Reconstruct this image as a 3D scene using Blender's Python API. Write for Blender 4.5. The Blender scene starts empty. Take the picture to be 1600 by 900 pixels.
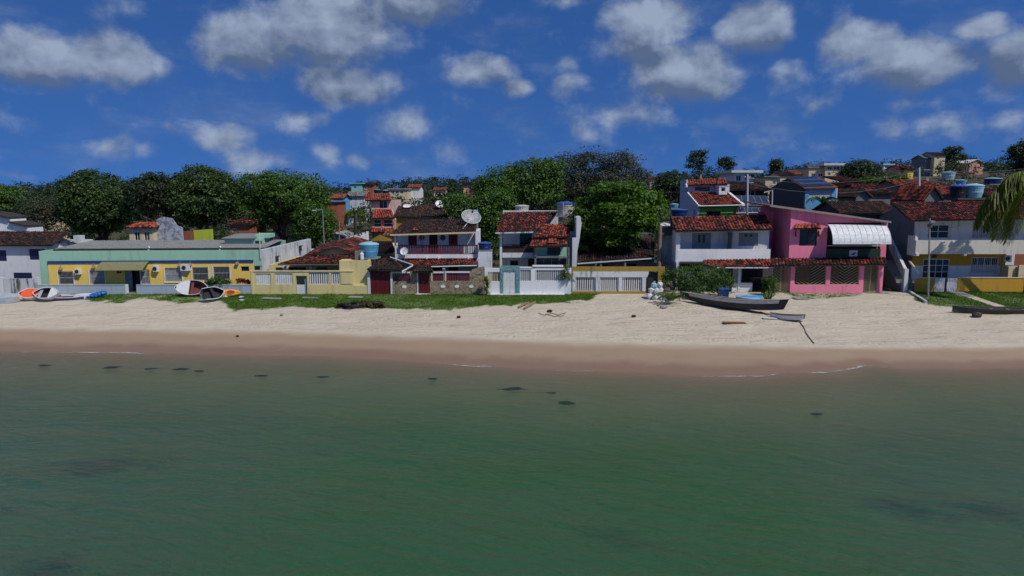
import bpy, math, random
import numpy as np
from mathutils import Vector, Matrix

scene = bpy.context.scene
COL = scene.collection
R = math.radians

# ------------------------------------------------------------------ camera
F = 1100.0                      # focal length in pixels of a 1600 px wide picture
PITCH = math.atan(150.0 / F)    # drone camera tilted slightly down
CAM_H = 10.5                    # metres above the sea
CP, SP = math.cos(PITCH), math.sin(PITCH)
cam = bpy.data.cameras.new('camera')
cam.sensor_width = 36.0
cam.lens = F / 1600.0 * 36.0
cam.clip_start = 0.5
cam.clip_end = 9000.0
cam_o = bpy.data.objects.new('camera', cam)
cam_o.location = (0, 0, CAM_H)
cam_o.rotation_euler = (math.pi / 2 - PITCH, 0, 0)
COL.objects.link(cam_o)
scene.camera = cam_o

# ------------------------------------------------------------------ light and exposure
SUN_DIR = Vector((0.62, -0.52, 1.02)).normalized()      # towards the sun
sun = bpy.data.lights.new('sun', 'SUN')
sun.energy = 4.7
sun.angle = R(0.55)
sun.color = (1.0, 0.94, 0.83)
sun_o = bpy.data.objects.new('sun', sun)
sun_o.rotation_euler = SUN_DIR.to_track_quat('Z', 'Y').to_euler()
sun_o.location = (60, -50, 100)
COL.objects.link(sun_o)

scene.view_settings.view_transform = 'Standard'
scene.view_settings.look = 'None'
scene.view_settings.gamma = 1.0
scene.view_settings.use_curve_mapping = False
scene.view_settings.exposure = -0.55
scene.cycles.max_bounces = 4
scene.cycles.diffuse_bounces = 2
scene.cycles.glossy_bounces = 2
scene.cycles.transmission_bounces = 2
scene.cycles.transparent_max_bounces = 6
scene.cycles.use_adaptive_sampling = True
scene.cycles.adaptive_threshold = 0.02
scene.cycles.adaptive_min_samples = 12
scene.cycles.use_denoising = True

world = bpy.data.worlds.new('World')
scene.world = world
world.use_nodes = True


class NG:
    """small helper that adds and links shader nodes"""
    def __init__(s, tree):
        s.t = tree
    def n(s, typ, **kw):
        nd = s.t.nodes.new(typ)
        for k, v in kw.items():
            setattr(nd, k, v)
        return nd
    def put(s, sock, v):
        if isinstance(v, bpy.types.NodeSocket):
            s.t.links.new(v, sock)
        elif v is not None:
            if hasattr(sock, 'default_value'):
                try:
                    sock.default_value = v
                except Exception:
                    sock.default_value = tuple(v) + (1.0,)
    def math(s, op, a, b=None, c=None, clamp=False):
        m = s.n('ShaderNodeMath', operation=op, use_clamp=clamp)
        s.put(m.inputs[0], a); s.put(m.inputs[1], b)
        if c is not None: s.put(m.inputs[2], c)
        return m.outputs[0]
    def vm(s, op, a, b=None, out=0):
        m = s.n('ShaderNodeVectorMath', operation=op)
        s.put(m.inputs[0], a)
        if b is not None: s.put(m.inputs[1], b)
        return m.outputs[out]
    def mix(s, f, a, b, blend='MIX'):
        m = s.n('ShaderNodeMix', data_type='RGBA', blend_type=blend)
        m.clamp_factor = True
        s.put(m.inputs[0], f); s.put(m.inputs[6], a); s.put(m.inputs[7], b)
        return m.outputs[2]
    def noise(s, vec, scale, detail=3.0, rough=0.55, dist=0.0):
        m = s.n('ShaderNodeTexNoise')
        if vec is not None: s.put(m.inputs['Vector'], vec)
        m.inputs['Scale'].default_value = scale
        m.inputs['Detail'].default_value = detail
        m.inputs['Roughness'].default_value = rough
        m.inputs['Distortion'].default_value = dist
        return m.outputs[0]
    def smooth(s, v, a, b, c=0.0, d=1.0):
        m = s.n('ShaderNodeMapRange', interpolation_type='SMOOTHSTEP')
        s.put(m.inputs[0], v)
        for i, q in enumerate((a, b, c, d)): s.put(m.inputs[i + 1], q)
        return m.outputs[0]
    def lin(s, v, a, b, c=0.0, d=1.0):
        m = s.n('ShaderNodeMapRange')
        s.put(m.inputs[0], v)
        for i, q in enumerate((a, b, c, d)): s.put(m.inputs[i + 1], q)
        return m.outputs[0]
    def pos(s):
        return s.n('ShaderNodeNewGeometry').outputs['Position']
    def attr(s, name):
        a = s.n('ShaderNodeAttribute'); a.attribute_name = name
        return a.outputs['Fac']
    def scale(s, v, xyz):
        return s.vm('MULTIPLY', v, xyz)


def P(px, py, Y):
    u = (px - 800.0) / F; v = (450.0 - py) / F
    t = Y / (CP + v * SP)
    return Vector((u * t, Y, CAM_H + t * (v * CP - SP)))
def X(px, Y, py=410): return P(px, py, Y).x
def Z(py, Y): return P(800, py, Y).z
def G(px, py, z=1.5):
    u = (px - 800.0) / F; v = (450.0 - py) / F
    t = (z - CAM_H) / (v * CP - SP)
    return Vector((u * t, t * (CP + v * SP), z))

# ------------------------------------------------------------------ sky with cumulus clouds (world shader)
def build_world():
    g = NG(world.node_tree)
    world.node_tree.nodes.clear()
    out = g.n('ShaderNodeOutputWorld'); bg = g.n('ShaderNodeBackground')
    g.t.links.new(bg.outputs[0], out.inputs[0])
    bg.inputs[1].default_value = 0.095
    d = g.vm('NORMALIZE', g.n('ShaderNodeTexCoord').outputs['Generated'])
    sky = g.n('ShaderNodeTexSky', sky_type='NISHITA')
    sky.sun_disc = False
    sky.sun_elevation = math.asin(SUN_DIR.z)
    sky.sun_rotation = math.atan2(SUN_DIR.x, SUN_DIR.y)
    sky.altitude = 0; sky.air_density = 1.0; sky.dust_density = 0.15; sky.ozone_density = 3.0
    # a clear tropical sky stays deep blue close to the horizon
    sep = g.n('ShaderNodeSeparateXYZ'); g.put(sep.inputs[0], d)
    cmb = g.n('ShaderNodeCombineXYZ')
    g.put(cmb.inputs[0], sep.outputs[0]); g.put(cmb.inputs[1], sep.outputs[1])
    g.put(cmb.inputs[2], g.math('MULTIPLY_ADD', g.math('ABSOLUTE', sep.outputs[2]), 0.9, 0.30))
    g.put(sky.inputs[0], g.vm('NORMALIZE', cmb.outputs[0]))
    blue = g.mix(1.0, sky.outputs[0], (0.43, 0.83, 1.45, 1), 'MULTIPLY')
    # angular coordinates: azimuth from the view axis and elevation
    az = g.math('ARCTAN2', sep.outputs[0], sep.outputs[1])
    el = g.math('ARCSINE', sep.outputs[2])
    c2 = g.n('ShaderNodeCombineXYZ'); g.put(c2.inputs[0], az); g.put(c2.inputs[1], el)
    p0 = c2.outputs[0]

    def angles(px, py):
        v = P(px, py, 100.0) - Vector((0, 0, CAM_H)); v.normalize()
        return math.atan2(v.x, v.y), math.asin(v.z)
    clouds = [(60, 95, 95, 46, 1), (170, 92, 100, 40, 1), (400, 70, 80, 52, 1), (520, 45, 115, 70, 1), (640, 10, 90, 32, .9),
              (540, 136, 82, 30, .95), (755, 112, 58, 28, .95), (806, 140, 30, 18, .8), (1015, 30, 80, 44, 1.15), (985, 75, 60, 40, .9),
              (1065, 112, 112, 52, 1), (1180, 48, 54, 44, 1), (1340, 75, 70, 40, 1), (1430, 105, 110, 46, 1), (1575, 95, 75, 60, .9), (1530, 40, 50, 22, .7),
              (345, 207, 48.6, 28.6, 0.56), (400, 240, 67.5, 28.6, 0.53), (165, 230, 51.3, 23.4, 0.40), (225, 236, 29.7, 15.6, 0.31), (468, 186, 45.9, 19.5, 0.43),
              (645, 190, 62.1, 26, 0.38), (905, 200, 45.9, 23.4, 0.37), (975, 182, 81, 28.6, 0.42), (522, 242, 27, 31.2, 0.37), (560, 252, 18.9, 15.6, 0.28),
              (715, 234, 32.4, 20.8, 0.31), (885, 137, 32.4, 23.4, 0.38), (880, 100, 18.9, 20.8, 0.31), (1222, 122, 40.5, 28.6, 0.43), (1390, 200, 29.7, 23.4, 0.31),
              (1275, 172, 27, 16.9, 0.31), (1200, 215, 54, 26, 0.26), (1480, 205, 54, 26, 0.26), (1580, 190, 32.4, 18.2, 0.28), (30, 270, 54, 15.6, 0.28),
              (635, 250, 24.3, 15.6, 0.25), (1300, 225, 54, 18.2, 0.22), (1450, 168, 67.5, 18.2, 0.25), (270, 200, 54, 18.2, 0.22), (880, 2, 54, 15.6, 0.37),
              (1100, 225, 40.5, 15.6, 0.22)]
    # everything in one chain of nodes: ellipses place the clouds, fractal noise gives them their ragged shape
    q = g
    w1 = q.n('ShaderNodeTexNoise'); w1.inputs['Scale'].default_value = 8; w1.inputs['Detail'].default_value = 2
    q.put(w1.inputs['Vector'], p0)
    warp = q.vm('MULTIPLY', q.vm('SUBTRACT', w1.outputs['Color'], (.5, .5, .5)), (0.07, 0.045, 0))
    pw = q.vm('ADD', p0, warp)
    def blobs(lst, grow):
        acc = None
        for (cx, cy, rx, ry, s) in lst:
            a0, e0 = angles(cx, cy); a1, _ = angles(cx + rx, cy); _, e1 = angles(cx, cy - ry)
            kx = 1 / max(1e-4, abs(a1 - a0)) / grow; ky = 1 / max(1e-4, abs(e1 - e0)) / grow
            m = q.n('ShaderNodeVectorMath', operation='MULTIPLY_ADD')
            q.put(m.inputs[0], pw); m.inputs[1].default_value = (kx, ky, 0); m.inputs[2].default_value = (-a0 * kx, -e0 * ky, 0)
            v = q.math('MULTIPLY_ADD', q.vm('LENGTH', m.outputs[0], out=1), -s, s)
            acc = v if acc is None else q.math('MAXIMUM', acc, v)
        return acc
    acc = blobs(clouds, 1.3)
    # scattered cumulus go on round the rest of the sky
    outside = q.math('MAXIMUM', q.smooth(q.math('ABSOLUTE', az), 0.66, 0.80), q.smooth(el, 0.27, 0.36))
    fb2 = q.noise(q.scale(p0, (1, 1.3, 0)), 5.5, 2.0, 0.5)
    rest = q.math('MULTIPLY', q.math('SUBTRACT', fb2, 0.50), q.math('MULTIPLY', outside, 3.2))
    acc = q.math('MAXIMUM', acc, rest)
    pn = q.vm('ADD', q.scale(p0, (1, 1.2, 0)), q.vm('MULTIPLY', warp, (.5, .5, 0)))
    fb = q.noise(pn, 17, 7.0, 0.57)
    fbs = q.noise(q.vm('ADD', pn, (0.008, 0.020, 0)), 17, 3.0, 0.5)
    dens = q.math('MULTIPLY_ADD', acc, 1.45, q.math('MULTIPLY', q.math('SUBTRACT', fb, 0.50), 1.5))
    dens = q.math('ADD', dens, q.math('MULTIPLY', q.math('SUBTRACT', fb2, 0.5), 0.2))
    alpha = q.math('MULTIPLY', q.smooth(dens, 0.02, 0.80), 0.96)
    # thin veils between the clouds
    veil = q.smooth(q.noise(q.scale(pn, (1, 2.2, 0)), 6.5, 5.0, 0.6), 0.46, 0.78, 0, 0.34)
    alpha = q.math('MAXIMUM', alpha, veil)
    dark = blobs([(505, 96, 140, 36, 1), (395, 108, 80, 30, .9), (650, 24, 95, 32, 1), (110, 132, 160, 28, .8), (545, 156, 90, 20, .7), (1070, 148, 120, 30, .9),
                  (985, 98, 60, 32, .9), (1430, 146, 140, 34, .8), (1185, 82, 60, 24, .8), (1570, 112, 80, 60, .9), (770, 138, 65, 16, .7)], 1.3)
    lit = q.math('ADD', q.math('MULTIPLY', q.math('SUBTRACT', fb, fbs), 2.2), 0.60)
    lit = q.math('SUBTRACT', lit, q.math('MULTIPLY', q.math('MAXIMUM', dark, 0.0), 0.9))
    lit = q.math('ADD', lit, q.math('MULTIPLY', q.math('SUBTRACT', dens, 0.55), 0.30), clamp=True)
    ccol = g.mix(lit, (1.50, 2.20, 3.80, 1), (4.9, 6.0, 8.1, 1))
    fin = g.mix(alpha, blue, ccol)
    g.put(bg.inputs[0], fin)
    world.cycles.sampling_method = 'NONE'

build_world()

# ------------------------------------------------------------------ materials
MATS = {}
def new_mat(name):
    m = bpy.data.materials.new(name); m.use_nodes = True
    g = NG(m.node_tree)
    b = m.node_tree.nodes['Principled BSDF']
    MATS[name] = m
    return m, g, b

def bump(g, b, h, strength=0.4, dist=0.02):
    n = g.n('ShaderNodeBump'); n.inputs['Strength'].default_value = strength
    n.inputs['Distance'].default_value = dist
    g.put(n.inputs['Height'], h); g.put(b.inputs['Normal'], n.outputs[0])

def plaster(name, col, dirt=0.35, stain=(0.10, 0.09, 0.075), rough=0.85, var=0.2):
    """painted render: uneven paint, rain streaks and mildew with a shape of their own"""
    m, g, b = new_mat(name)
    p = g.pos()
    n1 = g.noise(p, 0.9, 4); n2 = g.noise(p, 7, 4)
    base = g.mix(g.math('MULTIPLY', n1, var * 2.4, clamp=True), col + (1,), tuple(c * 0.72 for c in col) + (1,))
    base = g.mix(g.math('MULTIPLY', n2, var, clamp=True), base, tuple(min(1, c * 1.12) for c in col) + (1,))
    streak = g.noise(g.scale(p, (3.2, 3.2, 0.32)), 1.0, 5, 0.6)
    blot = g.noise(p, 0.55, 5, 0.62)
    k = g.math('MULTIPLY', g.smooth(streak, 0.47, 0.72), g.smooth(blot, 0.38, 0.62))
    base = g.mix(g.math('MULTIPLY', k, dirt * 1.9, clamp=True), base, stain + (1,))
    g.put(b.inputs['Base Color'], base)
    b.inputs['Roughness'].default_value = rough
    b.inputs['Specular IOR Level'].default_value = 0.25
    bump(g, b, g.noise(p, 18, 4), 0.25, 0.02)
    return m

def paint(name, col, rough=0.5, var=0.15, metal=0.0, spec=0.4):
    m, g, b = new_mat(name)
    p = g.pos()
    n = g.noise(p, 3.5, 5, 0.6)
    base = g.mix(g.smooth(n, 0.45, 0.75, 0, var * 2), col + (1,), tuple(c * 0.55 for c in col) + (1,))
    g.put(b.inputs['Base Color'], base)
    g.put(b.inputs['Roughness'], g.lin(n, 0, 1, rough - 0.12, rough + 0.15))
    b.inputs['Metallic'].default_value = metal
    b.inputs['Specular IOR Level'].default_value = spec
    return m

def tile_mat(name, cols, old, amount, moss=0.35):
    """clay tiles: every tile its own shade, patches blackened with mildew"""
    m, g, b = new_mat(name)
    p = g.pos()
    rnd = g.n('ShaderNodeNewGeometry').outputs['Random Per Island']
    r = g.n('ShaderNodeValToRGB')
    e = r.color_ramp.elements
    e[0].color = cols[0] + (1,); e[1].color = cols[-1] + (1,)
    for i, c in enumerate(cols[1:-1]):
        k = e.new((i + 1) / (len(cols) - 1)); k.color = c + (1,)
    g.put(r.inputs[0], rnd)
    patch = g.noise(p, 0.45, 4, 0.6)
    rn2 = g.math('FRACT', g.math('MULTIPLY', rnd, 7.31))
    mixv = g.math('ADD', g.math('MULTIPLY', patch, 0.9), g.math('MULTIPLY', rn2, 0.8))
    k = g.smooth(mixv, 1.25 - amount * 0.75, 1.40 - amount * 0.60)
    c = g.mix(k, r.outputs[0], old + (1,))
    c = g.mix(g.smooth(g.noise(p, 4.5, 5, 0.65), 0.55, 0.72, 0, moss), c, (0.025, 0.022, 0.016, 1))
    g.put(b.inputs['Base Color'], c)
    b.inputs['Roughness'].default_value = 0.85
    b.inputs['Specular IOR Level'].default_value = 0.2
    bump(g, b, g.noise(p, 30, 3), 0.3, 0.01)
    return m

def leaf_mat(name, c0, c1, c2, trans=0.25, patch=True):
    m, g, b = new_mat(name)
    rnd = g.n('ShaderNodeNewGeometry').outputs['Random Per Island']
    r = g.n('ShaderNodeValToRGB'); e = r.color_ramp.elements
    e[0].color = c0 + (1,); e[1].color = c2 + (1,)
    k = e.new(0.55); k.color = c1 + (1,)
    g.put(r.inputs[0], rnd)
    col = r.outputs[0]
    if patch:
        n = g.noise(g.pos(), 0.35, 3)
        col = g.mix(g.smooth(n, 0.35, 0.7, 0, 0.5), col, tuple(x * 0.55 for x in c1) + (1,))
    g.put(b.inputs['Base Color'], col)
    b.inputs['Roughness'].default_value = 0.5
    b.inputs['Specular IOR Level'].default_value = 0.3
    t = g.n('ShaderNodeBsdfTranslucent')
    g.put(t.inputs[0], g.mix(1.0, col, (1.3, 1.5, 0.5, 1), 'MULTIPLY'))
    mx = g.n('ShaderNodeMixShader'); mx.inputs[0].default_value = trans
    g.t.links.new(b.outputs[0], mx.inputs[1]); g.t.links.new(t.outputs[0], mx.inputs[2])
    g.t.links.new(mx.outputs[0], m.node_tree.nodes['Material Output'].inputs[0])
    return m

def glass_mat(name, col=(0.012, 0.015, 0.02), rough=0.08):
    m, g, b = new_mat(name)
    n = g.noise(g.pos(), 0.8, 2)
    g.put(b.inputs['Base Color'], g.mix(n, col + (1,), tuple(c * 2.2 for c in col) + (1,)))
    b.inputs['Roughness'].default_value = rough
    b.inputs['IOR'].default_value = 1.5
    return m

plaster('white', (0.72, 0.74, 0.78), 0.22)
plaster('white_clean', (0.78, 0.79, 0.82), 0.10)
plaster('white_old', (0.62, 0.65, 0.68), 0.75, (0.12, 0.13, 0.13))
plaster('white_mildew', (0.50, 0.53, 0.56), 1.0, (0.07, 0.075, 0.08))
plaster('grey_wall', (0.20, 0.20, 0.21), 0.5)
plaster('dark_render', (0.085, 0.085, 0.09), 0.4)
plaster('teal', (0.32, 0.57, 0.43), 0.15)
plaster('yellow', (0.86, 0.62, 0.15), 0.10)
plaster('pale_yellow', (0.70, 0.60, 0.29), 0.22, (0.13, 0.12, 0.07))
plaster('cream', (0.66, 0.55, 0.36), 0.3)
plaster('ochre', (0.56, 0.32, 0.04), 0.25)
plaster('ochre_fence', (0.34, 0.23, 0.045), 0.45)
plaster('pale_blue', (0.40, 0.48, 0.57), 0.25)
plaster('pink', (0.86, 0.255, 0.39), 0.3, (0.36, 0.08, 0.14))
plaster('salmon', (0.68, 0.35, 0.27), 0.3)
plaster('light_pink', (0.68, 0.49, 0.45), 0.25)
plaster('green', (0.20, 0.42, 0.075), 0.15)
plaster('lime', (0.46, 0.56, 0.06), 0.2)
plaster('sky_blue', (0.13, 0.38, 0.68), 0.15)
plaster('lilac_white', (0.58, 0.58, 0.66), 0.2)
plaster('blue_grey', (0.34, 0.38, 0.47), 0.9, (0.14, 0.14, 0.17))
plaster('brick_wall', (0.32, 0.11, 0.06), 0.4)
plaster('turquoise', (0.20, 0.55, 0.53), 0.2)
plaster('concrete', (0.30, 0.29, 0.27), 0.5)
plaster('dark_wood', (0.055, 0.035, 0.025), 0.3)
paint('navy', (0.012, 0.018, 0.075), 0.4)
paint('blue_band', (0.012, 0.045, 0.20), 0.5)
paint('maroon', (0.13, 0.012, 0.014), 0.5)
paint('maroon_rail', (0.16, 0.035, 0.05), 0.5)
paint('white_metal', (0.72, 0.73, 0.75), 0.4, 0.25)
paint('awning_white', (0.70, 0.73, 0.76), 0.55, 0.35)
paint('grey_metal', (0.26, 0.27, 0.28), 0.45, 0.3)
paint('dark_metal', (0.03, 0.03, 0.032), 0.5)
paint('olive_metal', (0.22, 0.21, 0.10), 0.5, 0.3)
paint('tan_metal', (0.42, 0.36, 0.22), 0.45)
paint('dark_green', (0.018, 0.045, 0.028), 0.5)
paint('tank_blue', (0.08, 0.30, 0.52), 0.4)
paint('tank_pale', (0.30, 0.52, 0.60), 0.45)
paint('tank_navy', (0.008, 0.03, 0.13), 0.35)
paint('tank_lid', (0.03, 0.10, 0.34), 0.4)
paint('tank_cream', (0.52, 0.50, 0.44), 0.6, 0.35)
paint('tank_black', (0.015, 0.014, 0.018), 0.45)
paint('grey_door', (0.20, 0.25, 0.30), 0.5, 0.15)
paint('pvc', (0.62, 0.62, 0.62), 0.5)
paint('wood_old', (0.16, 0.12, 0.085), 0.8, 0.35)
paint('wood_pole', (0.24, 0.17, 0.12), 0.85, 0.35)
paint('curtain', (0.46, 0.47, 0.48), 0.9, 0.2)
paint('boat_white', (0.66, 0.68, 0.70), 0.4, 0.2)
paint('boat_grey', (0.36, 0.42, 0.47), 0.5, 0.25)
paint('boat_orange', (0.80, 0.12, 0.035), 0.45, 0.1)
paint('kayak_orange', (0.86, 0.36, 0.055), 0.4, 0.12)
paint('boat_maroon', (0.19, 0.055, 0.055), 0.5, 0.3)
paint('boat_blue', (0.015, 0.13, 0.46), 0.45, 0.15)
paint('boat_navy', (0.03, 0.05, 0.16), 0.5, 0.3)
paint('tarp_blue', (0.03, 0.30, 0.68), 0.5, 0.1)
paint('boat_dark', (0.025, 0.026, 0.03), 0.55, 0.3)
paint('canoe_grey', (0.48, 0.46, 0.44), 0.6, 0.35)
paint('canoe_wood', (0.060, 0.050, 0.045), 0.75, 0.4)
paint('canoe_green', (0.05, 0.055, 0.045), 0.75, 0.4)
paint('sack_white', (0.62, 0.64, 0.67), 0.8, 0.3)
paint('tarp_grey', (0.10, 0.12, 0.15), 0.6, 0.3)
paint('rust', (0.20, 0.07, 0.035), 0.8, 0.4)
paint('cable', (0.09, 0.095, 0.10), 0.6)
paint('cloth_red', (0.55, 0.10, 0.05), 0.8)
paint('sign_white', (0.72, 0.72, 0.72), 0.6, 0.05)
paint('ink', (0.015, 0.015, 0.018), 0.7)
plaster('roof_sheet', (0.23, 0.24, 0.24), 0.7)
plaster('roof_dark', (0.045, 0.038, 0.035), 0.5)
paint('white_roof', (0.60, 0.63, 0.66), 0.5, 0.2)
glass_mat('glass')
glass_mat('dark_glass', (0.006, 0.007, 0.009), 0.15)
glass_mat('solar', (0.010, 0.016, 0.035), 0.12)
tile_mat('tile_red', [(0.264, 0.048, 0.0312), (0.36, 0.0696, 0.0432), (0.192, 0.0336, 0.024), (0.456, 0.12, 0.072)], (0.040, 0.018, 0.015), 0.62, 0.4)
tile_mat('tile_bright', [(0.432, 0.09, 0.054), (0.36, 0.066, 0.042), (0.504, 0.132, 0.072)], (0.12, 0.03, 0.024), 0.4, 0.25)
tile_mat('tile_mixed', [(0.24, 0.036, 0.0288), (0.336, 0.054, 0.0432), (0.12, 0.024, 0.0192), (0.432, 0.102, 0.072)], (0.028, 0.016, 0.015), 0.95, 0.5)
tile_mat('tile_dark', [(0.085, 0.032, 0.025), (0.05, 0.026, 0.022), (0.16, 0.055, 0.04), (0.06, 0.03, 0.026)], (0.026, 0.020, 0.018), 0.95, 0.5)
tile_mat('tile_far', [(0.38, 0.12, 0.075), (0.31, 0.085, 0.055)], (0.16, 0.05, 0.035), 0.35, 0.2)
leaf_mat('leaf_mango', (0.0168, 0.042, 0.014), (0.0448, 0.0924, 0.0252), (0.154, 0.21, 0.056))
leaf_mat('leaf_green', (0.0264, 0.078, 0.012), (0.06, 0.138, 0.0192), (0.144, 0.228, 0.036))
leaf_mat('leaf_almond', (0.030, 0.085, 0.008), (0.075, 0.17, 0.014), (0.20, 0.31, 0.04), 0.38)
leaf_mat('leaf_dark', (0.018, 0.033, 0.015), (0.0375, 0.063, 0.027), (0.075, 0.105, 0.045))
leaf_mat('leaf_olive', (0.0287, 0.0391, 0.023), (0.0552, 0.069, 0.0391), (0.115, 0.1265, 0.0805))
leaf_mat('leaf_forest', (0.0182, 0.039, 0.0182), (0.0364, 0.0676, 0.0286), (0.0715, 0.1105, 0.0416))
leaf_mat('leaf_far', (0.0175, 0.0325, 0.025), (0.0275, 0.05, 0.035), (0.045, 0.07, 0.045))
leaf_mat('leaf_dry', (0.06, 0.05, 0.03), (0.09, 0.075, 0.04), (0.15, 0.12, 0.07))
leaf_mat('leaf_palm', (0.05, 0.08, 0.012), (0.11, 0.145, 0.022), (0.22, 0.25, 0.045), 0.3, False)
leaf_mat('leaf_palm_pale', (0.12, 0.14, 0.02), (0.22, 0.25, 0.04), (0.34, 0.36, 0.08), 0.35, False)
leaf_mat('leaf_dracaena', (0.05, 0.09, 0.02), (0.12, 0.17, 0.03), (0.36, 0.38, 0.10), 0.25, False)
leaf_mat('leaf_red', (0.14, 0.012, 0.02), (0.26, 0.02, 0.025), (0.40, 0.05, 0.04), 0.2, False)
leaf_mat('leaf_bush', (0.0207, 0.0598, 0.0092), (0.0517, 0.1207, 0.0207), (0.1265, 0.2185, 0.0403))
leaf_mat('grass', (0.045, 0.115, 0.010), (0.085, 0.17, 0.016), (0.17, 0.24, 0.04), 0.25)
leaf_mat('husk', (0.018, 0.010, 0.008), (0.05, 0.025, 0.015), (0.11, 0.055, 0.03), 0.05, False)
leaf_mat('husk_black', (0.01, 0.009, 0.009), (0.02, 0.016, 0.015), (0.05, 0.04, 0.03), 0.0, False)
leaf_mat('seaweed', (0.012, 0.026, 0.022), (0.016, 0.034, 0.028), (0.022, 0.044, 0.034), 0.0, False)

def bark_mat(name, col):
    m, g, b = new_mat(name)
    p = g.pos()
    n = g.noise(g.scale(p, (4, 4, 1)), 2.0, 5, 0.65)
    g.put(b.inputs['Base Color'], g.mix(n, tuple(c * 0.35 for c in col) + (1,), tuple(min(1, c * 1.5) for c in col) + (1,)))
    b.inputs['Roughness'].default_value = 0.9
    bump(g, b, n, 0.6, 0.05)
bark_mat('bark', (0.085, 0.065, 0.05))
bark_mat('bark_pale', (0.24, 0.20, 0.15))

def stone_mat():
    """crazy-paved stone facing"""
    m, g, b = new_mat('stone_facing')
    p = g.pos()
    v = g.n('ShaderNodeTexVoronoi', feature='F1'); v.inputs['Scale'].default_value = 5.5
    g.put(v.inputs['Vector'], p)
    e = g.n('ShaderNodeTexVoronoi', feature='DISTANCE_TO_EDGE'); e.inputs['Scale'].default_value = 5.5
    g.put(e.inputs['Vector'], p)
    hue = g.n('ShaderNodeSeparateColor'); g.put(hue.inputs[0], v.outputs['Color'])
    c = g.mix(hue.outputs[0], (0.15, 0.10, 0.06, 1), (0.36, 0.29, 0.19, 1))
    c = g.mix(g.smooth(e.outputs['Distance'], 0.0, 0.10, 1, 0), c, (0.34, 0.31, 0.24, 1))
    g.put(b.inputs['Base Color'], c); b.inputs['Roughness'].default_value = 0.85
    bump(g, b, g.smooth(e.outputs['Distance'], 0.0, 0.12), 0.6, 0.03)
stone_mat()

def mosaic_mat():
    m, g, b = new_mat('teal_mosaic')
    v = g.n('ShaderNodeTexVoronoi'); v.inputs['Scale'].default_value = 11; g.put(v.inputs['Vector'], g.pos())
    s = g.n('ShaderNodeSeparateColor'); g.put(s.inputs[0], v.outputs['Color'])
    g.put(b.inputs['Base Color'], g.mix(s.outputs[0], (0.05, 0.17, 0.18, 1), (0.20, 0.40, 0.40, 1)))
    b.inputs['Roughness'].default_value = 0.35
mosaic_mat()

def board_mat():
    """rough bluish render marked into blocks"""
    m, g, b = new_mat('block_render')
    p = g.pos()
    br = g.n('ShaderNodeTexBrick'); g.put(br.inputs['Vector'], g.n('ShaderNodeTexCoord').outputs['Object'])
    n = g.noise(p, 2.2, 6, 0.7)
    g.put(b.inputs['Base Color'], g.mix(g.smooth(n, 0.42, 0.6), (0.44, 0.47, 0.56, 1), (0.19, 0.20, 0.25, 1)))
    b.inputs['Roughness'].default_value = 0.9
    bump(g, b, n, 0.5, 0.05)
board_mat()

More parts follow.
